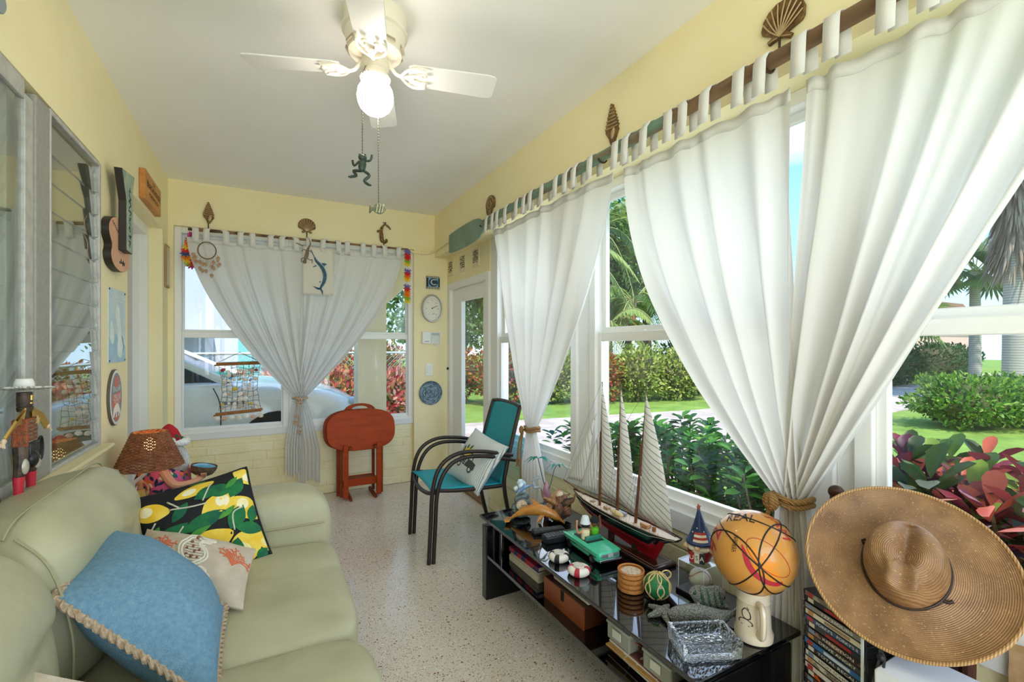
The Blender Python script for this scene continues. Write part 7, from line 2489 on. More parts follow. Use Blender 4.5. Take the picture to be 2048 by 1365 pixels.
# ---- glass float
fc = Vector((1.185, 1.15, ZT + .045))
th = thing('glass_float', 'round green glass fishing float wrapped in tan rope netting', 'glass float', (fc.x, fc.y, ZT))
m = MB(); m.ell(fc, .043, 28, 20); m.build('glass_ball', mat('green_glass', '#1d6b3f', .06, spec=.9, c2='#3f9a5c', scale=12, trans=.3), th, True, smooth=True)
m = MB()
def sp(a, b, r_=.0445): return fc + Vector((r_ * cos(b) * cos(a), r_ * cos(b) * sin(a), r_ * sin(b)))
for k in range(6):
    a = k * pi / 3
    m.tube([sp(a + .52 * sin(3 * (b + pi / 2)) * .5, b) for b in [-1.45 + 2.9 * j / 18 for j in range(19)]], .0023, 6)
    m.tube([sp(a - .52 * sin(3 * (b + pi / 2)) * .5, b) for b in [-1.45 + 2.9 * j / 18 for j in range(19)]], .0023, 6)
m.tube([fc + Vector((.03 + .014 * cos(a), -.012 - .008 * cos(a), .036 + .014 * sin(a))) for a in [2 * pi * k / 16 for k in range(16)]], .0026, 6, closed=True)
m.build('rope_net', mat('tan_net_rope', '#d6bf8a', .8, c2='#b99c62', scale=200), th, True, smooth=True)
# ---- baseball in an acrylic case, gnome on top
th = thing('display_case', 'clear acrylic ball display case on a dark square base', 'display case', (1.345, 1.105, ZT), R(3))
ACR = glassmat('clear_acrylic', (.97, .98, .98, 1), 1.3)
MB().b2((-.058, -.058, 0), (.058, .058, .012)).build('base', mat('case_base', '#1c1b1e', .3), th, bevel=.002)
m = MB()
for s in (-1, 1):
    m.box((s * .0505, 0, .062), (.002, .10, .098)); m.box((0, s * .0505, .062), (.10, .002, .098))
m.box((0, 0, .1115), (.103, .103, .002))
m.build('cover', ACR, th)
m = MB()
for a in (-1, 1):
    for b in (-1, 1):
        m.box((a * .0508, b * .0508, .062), (.0018, .0018, .099))
    m.box((a * .0508, 0, .1125), (.0018, .103, .0018)); m.box((0, a * .0508, .1125), (.103, .0018, .0018))
m.build('cover_edge', mat('acrylic_edge', '#dfe6e8', .15, spec=.9), th)
bc = Vector((1.345, 1.105, ZT + .012 + .0375))
th = thing('baseball', 'white baseball with red stitching inside the clear case', 'baseball', (bc.x, bc.y, bc.z - .037))
m = MB(); m.ell(bc, .037, 28, 20); m.build('ball', mat('white_leather', '#ece8df', .5, bump=.1, bscale=300), th, True, smooth=True)
seam = []
for k in range(72):
    t = 2 * pi * k / 72
    v = Vector((cos(t) * .82 + .18 * cos(3 * t), sin(t) * .82 - .18 * sin(3 * t), .95 * sin(2 * t) * .62)).normalized()
    seam.append(Euler((.5, .9, .3)).to_matrix() @ v)
m = MB()
m.tube([bc + v * .0373 for v in seam], .0005, 4, closed=True)
for i, v in enumerate(seam):
    d = (seam[(i + 1) % 72] - seam[i - 1]).normalized(); s = v.cross(d)
    m.tube([bc + (v * .0375 + s * .0032 - d * .0012), bc + v * .0377, bc + (v * .0375 - s * .0032 - d * .0012)], .0005, 4)
m.build('red_stitching', mat('red_stitch', '#b3242c', .6), th, True)
gc = Vector((1.345, 1.105, ZT + .113))
th = thing('gnome_figure', 'patriotic gnome with a pointed stars and stripes hat standing on the ball case', 'figurine', tuple(gc))
m = MB(); m.lathe([(.022, 0), (.034, .008), (.041, .03), (.040, .052), (.032, .068), (.02, .078)], 26, tuple(gc)); m.build('body', mat('dark_red_coat', '#7d1724', .35, coat=.3), th, True, smooth=True)
HB = mat('gnome_navy', '#1c3566', .35, coat=.2)
hm = T(*(gc + Vector((0, 0, .068)))) @ Euler((0, R(-4), 0)).to_matrix().to_4x4()
m = MB(hm); m.lathe([(.047, 0), (.048, .006), (.040, .012), (.030, .036), (.020, .062), (.010, .092), (.005, .112), (.003, .116)], 26); m.build('hat', HB, th, True, smooth=True)
for k, c in enumerate(('#e8e2d8', '#b03a3f', '#e8e2d8', '#b03a3f')):
    m = MB(hm)
    z = .012 + k * .0075
    f = lambda z: .0405 - (z - .012) * (.0105 / .024) + .0006
    m.grid(lambda u, v: (f(z + v * .0075) * cos(R(185) + u * R(75)), f(z + v * .0075) * sin(R(185) + u * R(75)), z + v * .0075), 10, 2)
    m.build('hat_stripe', mat('gnome_' + c.lstrip('#'), c, .4), th, True, smooth=True)
m = MB(hm)
for a, z in ((200, .055), (250, .045), (285, .025), (300, .06), (170, .04)):
    r_ = .0405 - (z - .012) * .43 + .001
    m.ell((r_ * cos(R(a)), r_ * sin(R(a)), z), .0024, 6, 5)
m.build('hat_dot', mat('gnome_white', '#efece4', .4), th, True, smooth=True)
m = MB(hm); m.prism([((.011 if k % 2 == 0 else .005) * sin(k * pi / 5), .121 + (.011 if k % 2 == 0 else .005) * cos(k * pi / 5)) for k in range(10)], .005, 'y', -.0025); m.build('hat_star', mat('gnome_rust_star', '#9a4a3a', .5), th, True)
fw = Euler((0, 0, R(206))).to_matrix().to_4x4()
gm = T(*gc) @ fw
m = MB(gm)
m.ell((.026, .016, .052), (.016, .022, .011), 12, 8, (0, 0, .4)); m.ell((.026, -.016, .052), (.016, .022, .011), 12, 8, (0, 0, -.4)); m.ell((.030, 0, .034), (.014, .022, .026), 14, 10)
m.build('beard', mat('gnome_cream_beard', '#d9d3c4', .5), th, True, smooth=True)
for nm, p, q in (('nose', (.043, 0, .057), (.009, .010, .009)), ('hand', (.016, .042, .050), .010), ('hand', (.016, -.042, .050), .010)):
    m = MB(gm); m.ell(p, q, 12, 8); m.build(nm, mat('gnome_skin', '#d9b592', .4), th, True, smooth=True)
for k, (y, c) in enumerate(((-.017, '#a02330'), (0, '#ded8c8'), (.017, '#202a3a'))):
    MB(gm).box((.0455, y, .026), (.005, .0165, .034)).build('banner_panel', mat('gnome_banner_' + c.lstrip('#'), c, .5), th, True, bevel=.001)
for y, s in ((-.017, 'U'), (0, 'S'), (.017, 'A')):
    text(s, .022, mat('gnome_white', '#efece4', .4) if s != 'S' else HB, th, gm @ frame((.0484, y, .026), (0, 1, 0), (0, 0, 1)))
# ---- starfish, beaded fish and beaded shark
GST = mat('grey_beads', '#a3a298', .45, c2='#73746c', scale=260, kind='voronoi', bump=.8, bscale=260, bkind='voronoi')
GSG = mat('green_beads', '#2f4a35', .4, c2='#456a4d', scale=260, kind='voronoi', bump=.6, bscale=260, bkind='voronoi')
th = thing('beaded_starfish', 'small grey beaded starfish lying in front of the beaded fish', 'ornament', (1.128, 1.07, ZT))
m = MB()
for k in range(5):
    a = R(25 + 72 * k)
    m.tube([(1.128, 1.07, ZT + .013), (1.128 + .03 * cos(a), 1.07 + .03 * sin(a), ZT + .010), (1.128 + .055 * cos(a), 1.07 + .055 * sin(a), ZT + .007)], [.015, .0105, .005], 9)
m.build('body', GST, th, True, smooth=True)
th = thing('beaded_fish', 'upright beaded tropical fish with dark green stripes behind the beaded shark', 'ornament', (1.262, 1.04, ZT))
mw = frame((1.272, 1.012, ZT + .047), (.80, -.60, 0), (0, 0, 1)) @ Matrix.Diagonal((.78, .70, .8, 1))
fo = [(p.x, p.y) for p in smoothpts([(-.078, .012, 0), (-.072, .038, 0), (-.045, .054, 0), (-.01, .052, 0), (.035, .058, 0), (.066, .03, 0), (.058, -.01, 0), (.082, -.045, 0), (.03, -.052, 0), (-.02, -.06, 0), (-.05, -.045, 0), (-.062, -.015, 0), (-.078, .012, 0)], 4)][:-1]
m = MB(mw)
cx = sum(p[0] for p in fo) / len(fo); cy = sum(p[1] for p in fo) / len(fo)
n = len(fo)
vs, fs = [], []
for s in (1, -1):
    o0 = len(vs)
    for f, z in ((1, .002), (.85, .011), (.55, .016), (.2, .018)):
        vs += [(cx + (x - cx) * f, cy + (y - cy) * f, s * z) for x, y in fo]
    for r_ in range(3):
        for k in range(n):
            q = (k + 1) % n
            fs.append((o0 + r_ * n + k, o0 + r_ * n + q, o0 + (r_ + 1) * n + q, o0 + (r_ + 1) * n + k))
    fs.append(tuple(o0 + 3 * n + k for k in range(n)))
for k in range(n):
    q = (k + 1) % n
    fs.append((k, q, 4 * n + q, 4 * n + k))
m.add(vs, fs)
m.build('body', GST, th, True, smooth=True)
for x, w_, y0, y1 in ((-.028, .009, -.045, .046), (-.002, .008, -.05, .048), (.022, .008, -.048, .05), (.044, .007, -.03, .044)):
    m = MB(mw)
    m.tube(smoothpts([(x - .008, y1, .006), (x, (y0 + y1) / 2, .0185), (x + .012, y0, .006)], 4), w_ * .62, 7); m.build('green_stripe', GSG, th, True, smooth=True)
m = MB(mw); m.ell((-.058, .022, .010), (.008, .008, .006), 10, 8); m.build('eye', mat('fish_green_eye', '#12391f', .2), th, True, smooth=True)
m = MB(mw); m.tube([(-.045, -.04, 0), (-.05, -.066, 0)], [.010, .007], 8); m.tube([(.01, -.05, 0), (.012, -.066, 0)], [.010, .008], 8); m.build('stand_foot', GST, th, True, smooth=True)
th = thing('beaded_shark', 'long grey beaded shark lying behind the glass ashtray', 'ornament', (1.215, .985, ZT))
m = MB()
P = smoothpts([(1.118, 1.035, ZT + .016), (1.145, 1.022, ZT + .024), (1.185, 1.00, ZT + .027), (1.225, .975, ZT + .022), (1.262, .955, ZT + .02), (1.295, .935, ZT + .03)], 4)
m.tube(P, [.006 + .021 * sin(pi * min(1, (k + 2) / len(P) * .98)) ** .8 for k in range(len(P))], 12)
m.prism([(1.18, ZT + .045), (1.20, ZT + .06), (1.21, ZT + .044)], .008, 'y', .988)
m.m = frame((1.295, .935, ZT + .03), (.85, -.52, 0), (0, 0, 1))
m.prism([(-.02, -.005), (.02, .028), (.045, .032), (.022, .0), (.038, -.02), (.012, -.016)], .007, 'z', -.0035)
m.m = Matrix.Identity(4)
m.build('body', GST, th, True, smooth=True)
# ---- mug and basketball
mc = (1.280, .862)
th = thing('beer_mug', 'tall cream stoneware mug with a handle holding the basketball', 'mug', (mc[0], mc[1], ZT))
STW = mat('cream_stoneware', '#dccfb8', .3, coat=.4)
m = MB(); m.lathe([(.046, 0), (.052, .004), (.053, .022), (.050, .026), (.050, .030), (.0475, .034), (.045, .10), (.0445, .112), (.0465, .116), (.0445, .120), (.046, .138), (.047, .146), (.041, .146), (.040, .12), (.042, .02), (.001, .018)], 40, (*mc, ZT), cap=True); m.build('body', STW, th, True, smooth=True, ang=50)
hm = T(*mc, ZT) @ Euler((0, 0, R(232))).to_matrix().to_4x4()
m = MB(hm); m.tube(smoothpts([(.044, 0, .118), (.064, 0, .122), (.076, 0, .108), (.077, 0, .075), (.072, 0, .048), (.060, 0, .036), (.047, 0, .036)], 5), [.0095] * 31, 10, sy=1.2); m.build('handle', STW, th, True, smooth=True)
em = T(*mc, ZT) @ Euler((0, 0, R(186))).to_matrix().to_4x4()
m = MB(em)
def onmug(y, z): return (math.sqrt(max(0, .0468 ** 2 - y * y)) - (z - .034) * .036, y, z)
for pts in ([(-.010, .09), (0, .10), (.012, .09), (.014, .075), (.004, .07), (-.008, .076), (-.010, .09)], [(-.016, .066), (0, .07), (.016, .064), (.018, .056), (-.018, .056), (-.016, .066)], [(-.012, .052), (.012, .052)], [(.004, .104), (.010, .098)]):
    m.tube(smoothpts([onmug(a, b) for a, b in pts], 4), .0018, 5)
m.build('printed_crest', mat('crest_maroon', '#4a2a33', .5), th, True)
ZB = ZT + .146 - .0074
bcn = Vector((mc[0], mc[1], ZB + .1165))
th = thing('basketball', 'tan souvenir basketball with black seams and red lettering resting on the mug', 'basketball', (mc[0], mc[1], ZB))
BR = .1165
m = MB(); m.ell(bcn, BR, 48, 32); m.build('ball', mat('tan_basketball', '#c98a3c', .32, c2='#d49a4c', scale=6, bump=.08, bscale=260, coat=.35), th, True, smooth=True)
BM = frame(bcn, Vector((-.62, -.62, -.48)).normalized(), (.5, .2, .84))
# ball axes: X towards the viewer
cv = (Vector((0, 0, EYE)) - bcn).normalized()
rt = Vector((0, 0, 1)).cross(cv).normalized()
up_ = cv.cross(rt)
def bp(a, b, off=.0006):
    """point on the ball at a (right), b (up) in units of the radius as seen from the room"""
    c = math.sqrt(max(0, 1 - a * a - b * b))
    return bcn + (rt * a + up_ * b + cv * c) * (BR + off)
def great(n, k0, k1, ph=0):
    n = Vector(n).normalized()
    u = n.cross(Vector((.3, .2, 1))).normalized(); v = n.cross(u)
    return [u * cos(t) + v * sin(t) for t in [k0 + (k1 - k0) * k / 40 for k in range(41)]]
SB = mat('seam_black', '#1b1512', .5)
def seamline(vs): 
    m = MB(); m.tube([bcn + (rt * p.x + up_ * p.y + cv * p.z) * (BR + .0003) for p in vs], .0022, 6); m.build('seam', SB, th, True, smooth=True)
seamline(great((.62, .76, .18), 0, 2 * pi))
seamline(great((-.80, .52, .30), 0, 2 * pi))
def small(n, hgt):
    n = Vector(n).normalized()
    u = n.cross(Vector((.31, .2, 1))).normalized(); v = n.cross(u)
    q = math.sqrt(1 - hgt * hgt)
    return [n * hgt + (u * cos(t) + v * sin(t)) * q for t in [2 * pi * k / 40 for k in range(41)]]
seamline(small((-.62, -.50, .60), .62)); seamline(small((.78, -.10, .45), .60))
seamline(small((.25, .95, -.1), .62))
REDL = mat('ball_red', '#b3283a', .45); YLL = mat('ball_yellow', '#e08a1e', .45)
def bpatch(nm, pts, mt, off):
    cx = sum(p[0] for p in pts) / len(pts); cy = sum(p[1] for p in pts) / len(pts)
    n = len(pts); vs = [bp(cx, cy, off)]; fs = []
    for k in range(1, 7):
        vs += [bp(cx + (x - cx) * k / 6, cy + (y - cy) * k / 6, off) for x, y in pts]
    for i in range(n):
        j = (i + 1) % n
        fs.append((0, 1 + i, 1 + j))
        for k in range(5):
            fs.append((1 + k * n + i, 1 + (k + 1) * n + i, 1 + (k + 1) * n + j, 1 + k * n + j))
    m = MB(); m.add(vs, fs); m.build(nm, mt, th, True, smooth=True, ang=180)
m = MB()
arc = smoothpts([(-.26, .10, .02), (-.235, -.10, .07), (-.17, -.32, .085), (-.02, -.53, .085), (.22, -.66, .075), (.46, -.68, .06), (.62, -.60, .04)], 5)
vs = []
for k, p in enumerate(arc):
    d = arc[min(k + 1, len(arc) - 1)] - arc[max(k - 1, 0)]
    nx_, ny_ = -d.y, d.x
    L = math.hypot(nx_, ny_)
    for s in (0, .5, 1):
        vs.append(bp(p.x + nx_ / L * p.z * s * 1.5, p.y + ny_ / L * p.z * s * 1.5, .0009))
m.add(vs, [(3 * k + q, 3 * k + 3 + q, 3 * k + 4 + q, 3 * k + 1 + q) for k in range(len(arc) - 1) for q in (0, 1)])
m.build('red_swoosh', REDL, th, True, smooth=True, ang=180)
bpatch('yellow_patch', [(-.17, .0), (-.02, .10), (.30, .0), (.50, -.20), (.56, -.44), (.40, -.60), (.12, -.56), (-.08, -.38)], YLL, .0005)
m = MB(); m.tube([bp(.30 + .46 * cos(t) * .95 - .12 * sin(t), -.08 + .36 * sin(t) - .12 * cos(t), .0006) for t in [2 * pi * k / 40 for k in range(40)]], .0008, 5, closed=True); m.build('logo_outline', REDL, th, True)
def balltext(s, size, a, b, rot, mt, fit=None):
    p = bp(a, b, .0012); n = (p - bcn).normalized()
    x = (rt - n * rt.dot(n)).normalized(); y = n.cross(x)
    me_m = frame(p, x * cos(rot) + y * sin(rot), y * cos(rot) - x * sin(rot))
    o = text(s, size, mt, th, me_m, fit=fit)
    inv = chainM(th).inverted(); cl = inv @ bcn
    for v in o.data.vertices:
        d = Vector(v.co) - cl
        v.co = cl + d.normalized() * (BR + .0012)
balltext('REAL', .05, -.30, .74, R(-12), SB, .085)
balltext('92', .085, -.90, .12, R(62), REDL)
balltext('OFFICIAL', .012, -.42, .10, R(80), SB)
balltext('LEAGUE', .012, -.38, .10, R(80), SB)
balltext('JAM', .05, .58, .66, R(-52), REDL)
# ---- glass ashtray
th = thing('glass_dish', 'heavy clear rectangular glass dish with hammered sides, nearest on the stand', 'dish', (1.105, .895, ZT), math.atan2(-.067, .149))
GLS = mat('clear_thick_glass', '#f2f8fa', .03, spec=.9)
b_ = GLS.node_tree.nodes['Principled BSDF']
b_.inputs['Transmission Weight'].default_value = 1
b_.inputs['IOR'].default_value = 1.48
t_ = GLS.node_tree
tcn = nd(t_, 'ShaderNodeTexCoord'); vo = nd(t_, 'ShaderNodeTexVoronoi', i_Scale=110); bpn = nd(t_, 'ShaderNodeBump', i_Strength=.5, i_Distance=.004)
t_.links.new(tcn.outputs['Object'], vo.inputs['Vector']); t_.links.new(vo.outputs['Distance'], bpn.inputs['Height']); t_.links.new(bpn.outputs[0], b_.inputs['Normal'])
m = MB()
def rr_(w, d, z): return [(-w, -d, z), (w, -d, z), (w, d, z), (-w, d, z)]
L1 = rr_(.083, .052, .001) + rr_(.086, .055, .05) + rr_(.074, .043, .05) + rr_(.066, .036, .016)
m.add(L1, [(3, 2, 1, 0)] + [(i * 4 + k, i * 4 + (k + 1) % 4, (i + 1) * 4 + (k + 1) % 4, (i + 1) * 4 + k) for i in range(3) for k in range(4)] + [(12, 13, 14, 15)])
m.build('dish', GLS, th, bevel=.003)

# ================================================================== things on the shelf of the stand
ZS = .2325
def book(label, x0, x1, y0, y1, z0, hh, cov, grp=None, rz=0, title=None):
    c = Vector(((x0 + x1) / 2, (y0 + y1) / 2, z0))
    th = thing('book', label, 'book', tuple(c), R(rz), grp)
    w, d = (x1 - x0) / 2, (y1 - y0) / 2
    m = MB()
    m.b2((-w, -d, 0), (w, d, .003)); m.b2((-w, -d, hh - .003), (w, d, hh)); m.b2((-w, -d, .003), (-w + .003, d, hh - .003))
    m.build('cover', cov, th, bevel=.001)
    MB().b2((-w + .004, -d + .004, .003), (w - .004, d - .004, hh - .003)).build('pages', mat('book_pages', '#e2d8c2', .8, c2='#cbbfa6', scale=300, kind='waveZ'), th)
    if title:
        text(title, hh * .62, mat('spine_dark_text', '#2a2320', .6), th, frame((-w - .0006, 0, hh / 2), (0, -1, 0), (0, 0, 1)), world=False, fit=d * 1.3)
    return th
gbk = 'books on the stand shelf'
book('cream spined hardback at the bottom of the shelf book stack', 1.065, 1.28, 1.735, 2.0, ZS, .028, mat('cream_cover', '#d9cdb4', .6), gbk, 1)
book('pale book in the middle of the shelf book stack', 1.068, 1.27, 1.74, 1.995, ZS + .0285, .018, mat('pale_cover', '#c9bda8', .6), gbk, -1)
book('red book with a blue flowered cover on top of the shelf book stack', 1.062, 1.27, 1.735, 1.995, ZS + .047, .022, mat('red_cover', '#b02a3c', .5, c2='#2a3566', scale=26, lo=.5, hi=.56), gbk, 1.5)
th = thing('file_box', 'brown leatherette file box with a thumb slot on the stand shelf', 'box', (1.13, 1.50, ZS))
LB = mat('orange_brown_board', '#8f4a22', .4, c2='#7f3f1c', scale=9); LBD = mat('dark_brown_board', '#4a2415', .4)
m = MB(); m.b2((1.035, 1.365, ZS), (1.04, 1.635, ZS + .085)); m.build('front_panel', LB, th, True)
MB().b2((1.04, 1.365, ZS), (1.245, 1.635, ZS + .083)).build('body', LBD, th, True, bevel=.002)
MB().b2((1.0335, 1.49, ZS + .045), (1.0352, 1.512, ZS + .085)).build('thumb_slot', mat('slot_black', '#120a07', .8), th, True, bevel=.0005)
book('long cream book lying on top of the brown file box', 1.06, 1.24, 1.37, 1.60, ZS + .0855, .032, mat('ivory_cover', '#d8d2c0', .5))
for k in range(7):
    c = ['#3a3436', '#a53c3a', '#ded5c4', '#57607a', '#c99a5a', '#e6e0d6', '#7a4648'][k]
    nm = ['dark', 'red', 'cream', 'slate', 'ochre', 'white', 'maroon'][k]
    o = MB(T(1.15 + rr.uniform(-.01, .01), 1.10, 0) @ Euler((0, 0, R(rr.uniform(-3, 3)))).to_matrix().to_4x4()).b2((-.105, -.14, ZS + k * .0062), (.105, .14, ZS + k * .0062 + .0055)).build('magazine', mat('magazine_' + nm, c, .4, c2='#efe9df', scale=30, lo=.6, hi=.62), bevel=.001)
    tag(o, nm + ' spined magazine in the shelf pile under the clear plastic boxes', 'magazine', 'magazines on the stand shelf')
CLP = glassmat('cloudy_plastic', (.80, .82, .78, 1), 2.0, .2)
for y0, y1, lab in ((1.135, 1.245, 'clear plastic box with a pale latch on the magazines, the far one'), (.96, 1.075, 'clear plastic box with a pale latch on the magazines, the near one')):
    th = thing('plastic_box', lab, 'box', (1.12, (y0 + y1) / 2, ZS + .044), 0, 'clear plastic boxes')
    z = ZS + .044
    m = MB(); m.b2((1.045, y0, z), (1.21, y1, z + .052)); m.build('body', mat('frosted_plastic', '#b9bbb0', .25, trans=.3), th, True, bevel=.005)
    MB().b2((1.042, y0 - .002, z + .052), (1.213, y1 + .002, z + .062)).build('lid', mat('frosted_lid', '#c9cbc0', .25, trans=.3), th, True, bevel=.003)
    MB().b2((1.038, (y0 + y1) / 2 - .02, z + .022), (1.0425, (y0 + y1) / 2 + .02, z + .05)).build('latch', mat('plastic_latch', '#d9d8c9', .4), th, True, bevel=.001)
th = thing('dried_flowers', 'small brown and orange dried flower sprig between the two plastic boxes', 'dried flowers', (1.10, 1.105, ZS + .044))
m = MB(); m.ell((1.10, 1.105, ZS + .062), (.035, .026, .018), 12, 8); m.build('seed_head', mat('dark_seed_head', '#3a2f28', .9, bump=.8, bscale=200), th, True, smooth=True)
for k in range(12):
    a = k * .9; p = Vector((1.09, 1.105, ZS + .074))
    d = Vector((cos(a), sin(a) * .7, .45)); s = Vector((-sin(a), cos(a), 0)) * .006
    MB().add([p, p + d * .02 + s, p + d * .042, p + d * .02 - s], [(0, 1, 2, 3)]).build('petal', mat('rust_petal', '#a9552a', .7), th, True, solid=.0015)
# ================================================================== near right corner: folded chair, hat, disc cases
FW = mat('dark_red_wood', '#4a2517', .4, c2='#3a1b10', scale=8, stretch=(4, 4, .6))
th = thing('folding_chair', 'dark wooden folding chair folded against the wall behind the straw hat', 'chair', (1.46, .59, 0))
for y, q in ((.740, 1), (.445, .74)):
    e = (1.425 + .06 * q, y, .845 * q)
    m = MB(); m.tube([(1.425, y, 0), e], .0155, 10); m.ell((e[0], y, e[2] + .007), (.021, .021, .019), 14, 10); m.build('post', FW, th, True, smooth=True)
for z in (.52, .66, .79):
    MB().box((1.425 + .06 * z / .845, .586, z), (.016, .29, .05 if z < .7 else .07)).build('back_slat', FW, th, True, bevel=.004)
MB().box((1.485, .586, .22), (.02, .28, .36), (0, R(4), 0)).build('folded_seat', FW, th, True, bevel=.005)
MB().box((1.435, .586, .12), (.016, .29, .025)).build('stretcher', FW, th, True, bevel=.003)
# ---- straw hat, crown to the room
hc = Vector((1.375, .532, .742))
nrm = (Vector((0, 0, EYE)) - hc).normalized()
upv = (Vector((0, 0, 1)) - nrm * nrm.z).normalized()
nrm = (nrm * cos(R(15)) + upv * sin(R(15))).normalized()
upv = (Vector((0, 0, 1)) - nrm * nrm.z).normalized()
rgt = upv.cross(nrm)
ang = R(-6)
xr = rgt * cos(ang) + upv * sin(ang)
yr = upv * cos(ang) - rgt * sin(ang)
hat = thing('straw_hat', 'wide brimmed brown palm straw hat leaning on the folded wooden chair', 'hat', tuple(hc), rot=Matrix((xr, yr, nrm)).transposed().to_euler())
def straw():
    m = bpy.data.materials.new('palm_straw')
    m.use_nodes = True
    t = m.node_tree
    b = t.nodes['Principled BSDF']
    b.inputs['Roughness'].default_value = .42
    tcn = nd(t, 'ShaderNodeTexCoord')
    wv = nd(t, 'ShaderNodeTexWave', i_Scale=84, i_Distortion=.8, i_Detail=2, wave_type='RINGS', rings_direction='Z')
    t.links.new(tcn.outputs['Object'], wv.inputs['Vector'])
    n1 = nd(t, 'ShaderNodeTexNoise', i_Scale=16, i_Detail=5)
    t.links.new(tcn.outputs['Object'], n1.inputs['Vector'])
    n2 = nd(t, 'ShaderNodeTexNoise', i_Scale=210, i_Detail=2)
    t.links.new(tcn.outputs['Object'], n2.inputs['Vector'])
    c1 = nd(t, 'ShaderNodeValToRGB')
    c1.color_ramp.elements[0].position = .3; c1.color_ramp.elements[0].color = h('#7f5a3a')
    c1.color_ramp.elements[1].position = .7; c1.color_ramp.elements[1].color = h('#a87f56')
    t.links.new(n1.outputs[0], c1.inputs[0])
    c2 = nd(t, 'ShaderNodeValToRGB')
    c2.color_ramp.elements[0].position = .05; c2.color_ramp.elements[0].color = (.50, .45, .40, 1)
    c2.color_ramp.elements[1].position = .45; c2.color_ramp.elements[1].color = (1, 1, 1, 1)
    t.links.new(wv.outputs[0], c2.inputs[0])
    mx = nd(t, 'ShaderNodeMix', data_type='RGBA', blend_type='MULTIPLY')
    mx.inputs[0].default_value = .6
    t.links.new(c1.outputs[0], mx.inputs[6]); t.links.new(c2.outputs[0], mx.inputs[7])
    c3 = nd(t, 'ShaderNodeValToRGB')
    c3.color_ramp.elements[0].position = .62; c3.color_ramp.elements[0].color = (0, 0, 0, 1)
    c3.color_ramp.elements[1].position = .75
    t.links.new(n2.outputs[0], c3.inputs[0])
    m2 = nd(t, 'ShaderNodeMix', data_type='RGBA')
    t.links.new(c3.outputs[0], m2.inputs[0]); t.links.new(mx.outputs[2], m2.inputs[6]); m2.inputs[7].default_value = h('#c09c70')
    t.links.new(m2.outputs[2], b.inputs['Base Color'])
    bp_ = nd(t, 'ShaderNodeBump', i_Strength=.3, i_Distance=.004)
    t.links.new(wv.outputs[0], bp_.inputs['Height']); t.links.new(bp_.outputs[0], b.inputs['Normal'])
    return m
STRAW = straw()
RB0 = .083
def brim(u, v):
    t = 2 * pi * u
    r0 = Vector((RB0 * cos(t) * .96, RB0 * 1.12 * sin(t)))
    r1 = Vector((.200 * cos(t), .197 * sin(t)))
    p = r0.lerp(r1, v)
    z = .004 - .012 * v + .016 * v * v * cos(2 * t + .6) + .018 * v ** 4
    return (p.x, p.y, z)
m = MB(); m.grid(brim, 96, 22, cu=True)
m.build('brim', STRAW, hat, smooth=True, solid=.004, ang=180)
m = MB(); m.tube([tuple(Vector(brim(k / 96, 1)) + Vector((0, 0, 0))) for k in range(96)], .0042, 8, closed=True); m.build('brim_binding', mat('straw_binding', '#c39a66', .5, c2='#8f6a3e', scale=60, kind='wave'), hat, smooth=True)
def crown(u, v):
    t = 2 * pi * u
    # v 0 base -> 1 top centre
    f = min(1, v / .62)
    if v < .62:
        k = 1 - .16 * f ** 2.2
        x, y, z = RB0 * .96 * k * cos(t), RB0 * 1.12 * k * sin(t), .098 * f ** .92
        z += .004
    else:
        g = (v - .62) / .38
        k = .84 * cos(g * pi / 2) ** .75
        x, y = RB0 * .96 * k * cos(t), RB0 * 1.12 * k * sin(t)
        z = .102 + .020 * sin(g * pi / 2)
    hgt = max(0, z / .12)
    # centre crease along y and two front dents
    z -= .026 * math.exp(-(x / .020) ** 2) * (1 if v > .5 else 0) * min(1, max(0, (v - .5) / .2)) * (.55 + .45 * (y > -.02))
    for s in (-1, 1):
        q = math.exp(-((x - s * .052) / .020) ** 2 - ((y + .045) / .036) ** 2)
        x -= s * .016 * q * min(1, hgt * 1.2)
        z -= .014 * q * hgt
    return (x, y, z)
m = MB(); m.grid(crown, 72, 34, cu=True)
m.build('crown', STRAW, hat, smooth=True, solid=.003, ang=180)
LEB = mat('dark_brown_leather', '#2b1a14', .45)
m = MB(); m.tube([(RB0 * .985 * cos(t), RB0 * 1.145 * sin(t), .011) for t in [2 * pi * k / 60 for k in range(60)]], [.0035] * 60, 8, closed=True, sy=1.6)
m.tube([(RB0 * .99 * cos(-.55), RB0 * 1.15 * sin(-.55), .012), (RB0 * 1.12 * cos(-.50), RB0 * 1.26 * sin(-.50), .012), (RB0 * 1.16 * cos(-.42), RB0 * 1.3 * sin(-.42), .012)], .004, 7)
m.tube([(RB0 * -.99, RB0 * .25, .012), (RB0 * -1.05, RB0 * .36, .016), (RB0 * -.98, RB0 * .42, .014)], .0035, 7)
m.build('leather_band', LEB, hat, smooth=True)
m = MB()
cp = Vector((-.025, -.195, -.012))
m.tube(smoothpts([tuple(cp), tuple(cp + Vector((.003, -.025, .0))), tuple(cp + Vector((-.004, -.085, -.01)))], 3), .0028, 6); m.tube(smoothpts([tuple(cp), tuple(cp + Vector((.012, -.025, .0))), tuple(cp + Vector((.010, -.085, -.01)))], 3), .0028, 6)
m.ell(tuple(cp + Vector((.006, -.020, 0))), .009, 10, 8)
m.build('chin_cord', mat('black_cord', '#1c1a19', .5), hat, smooth=True)
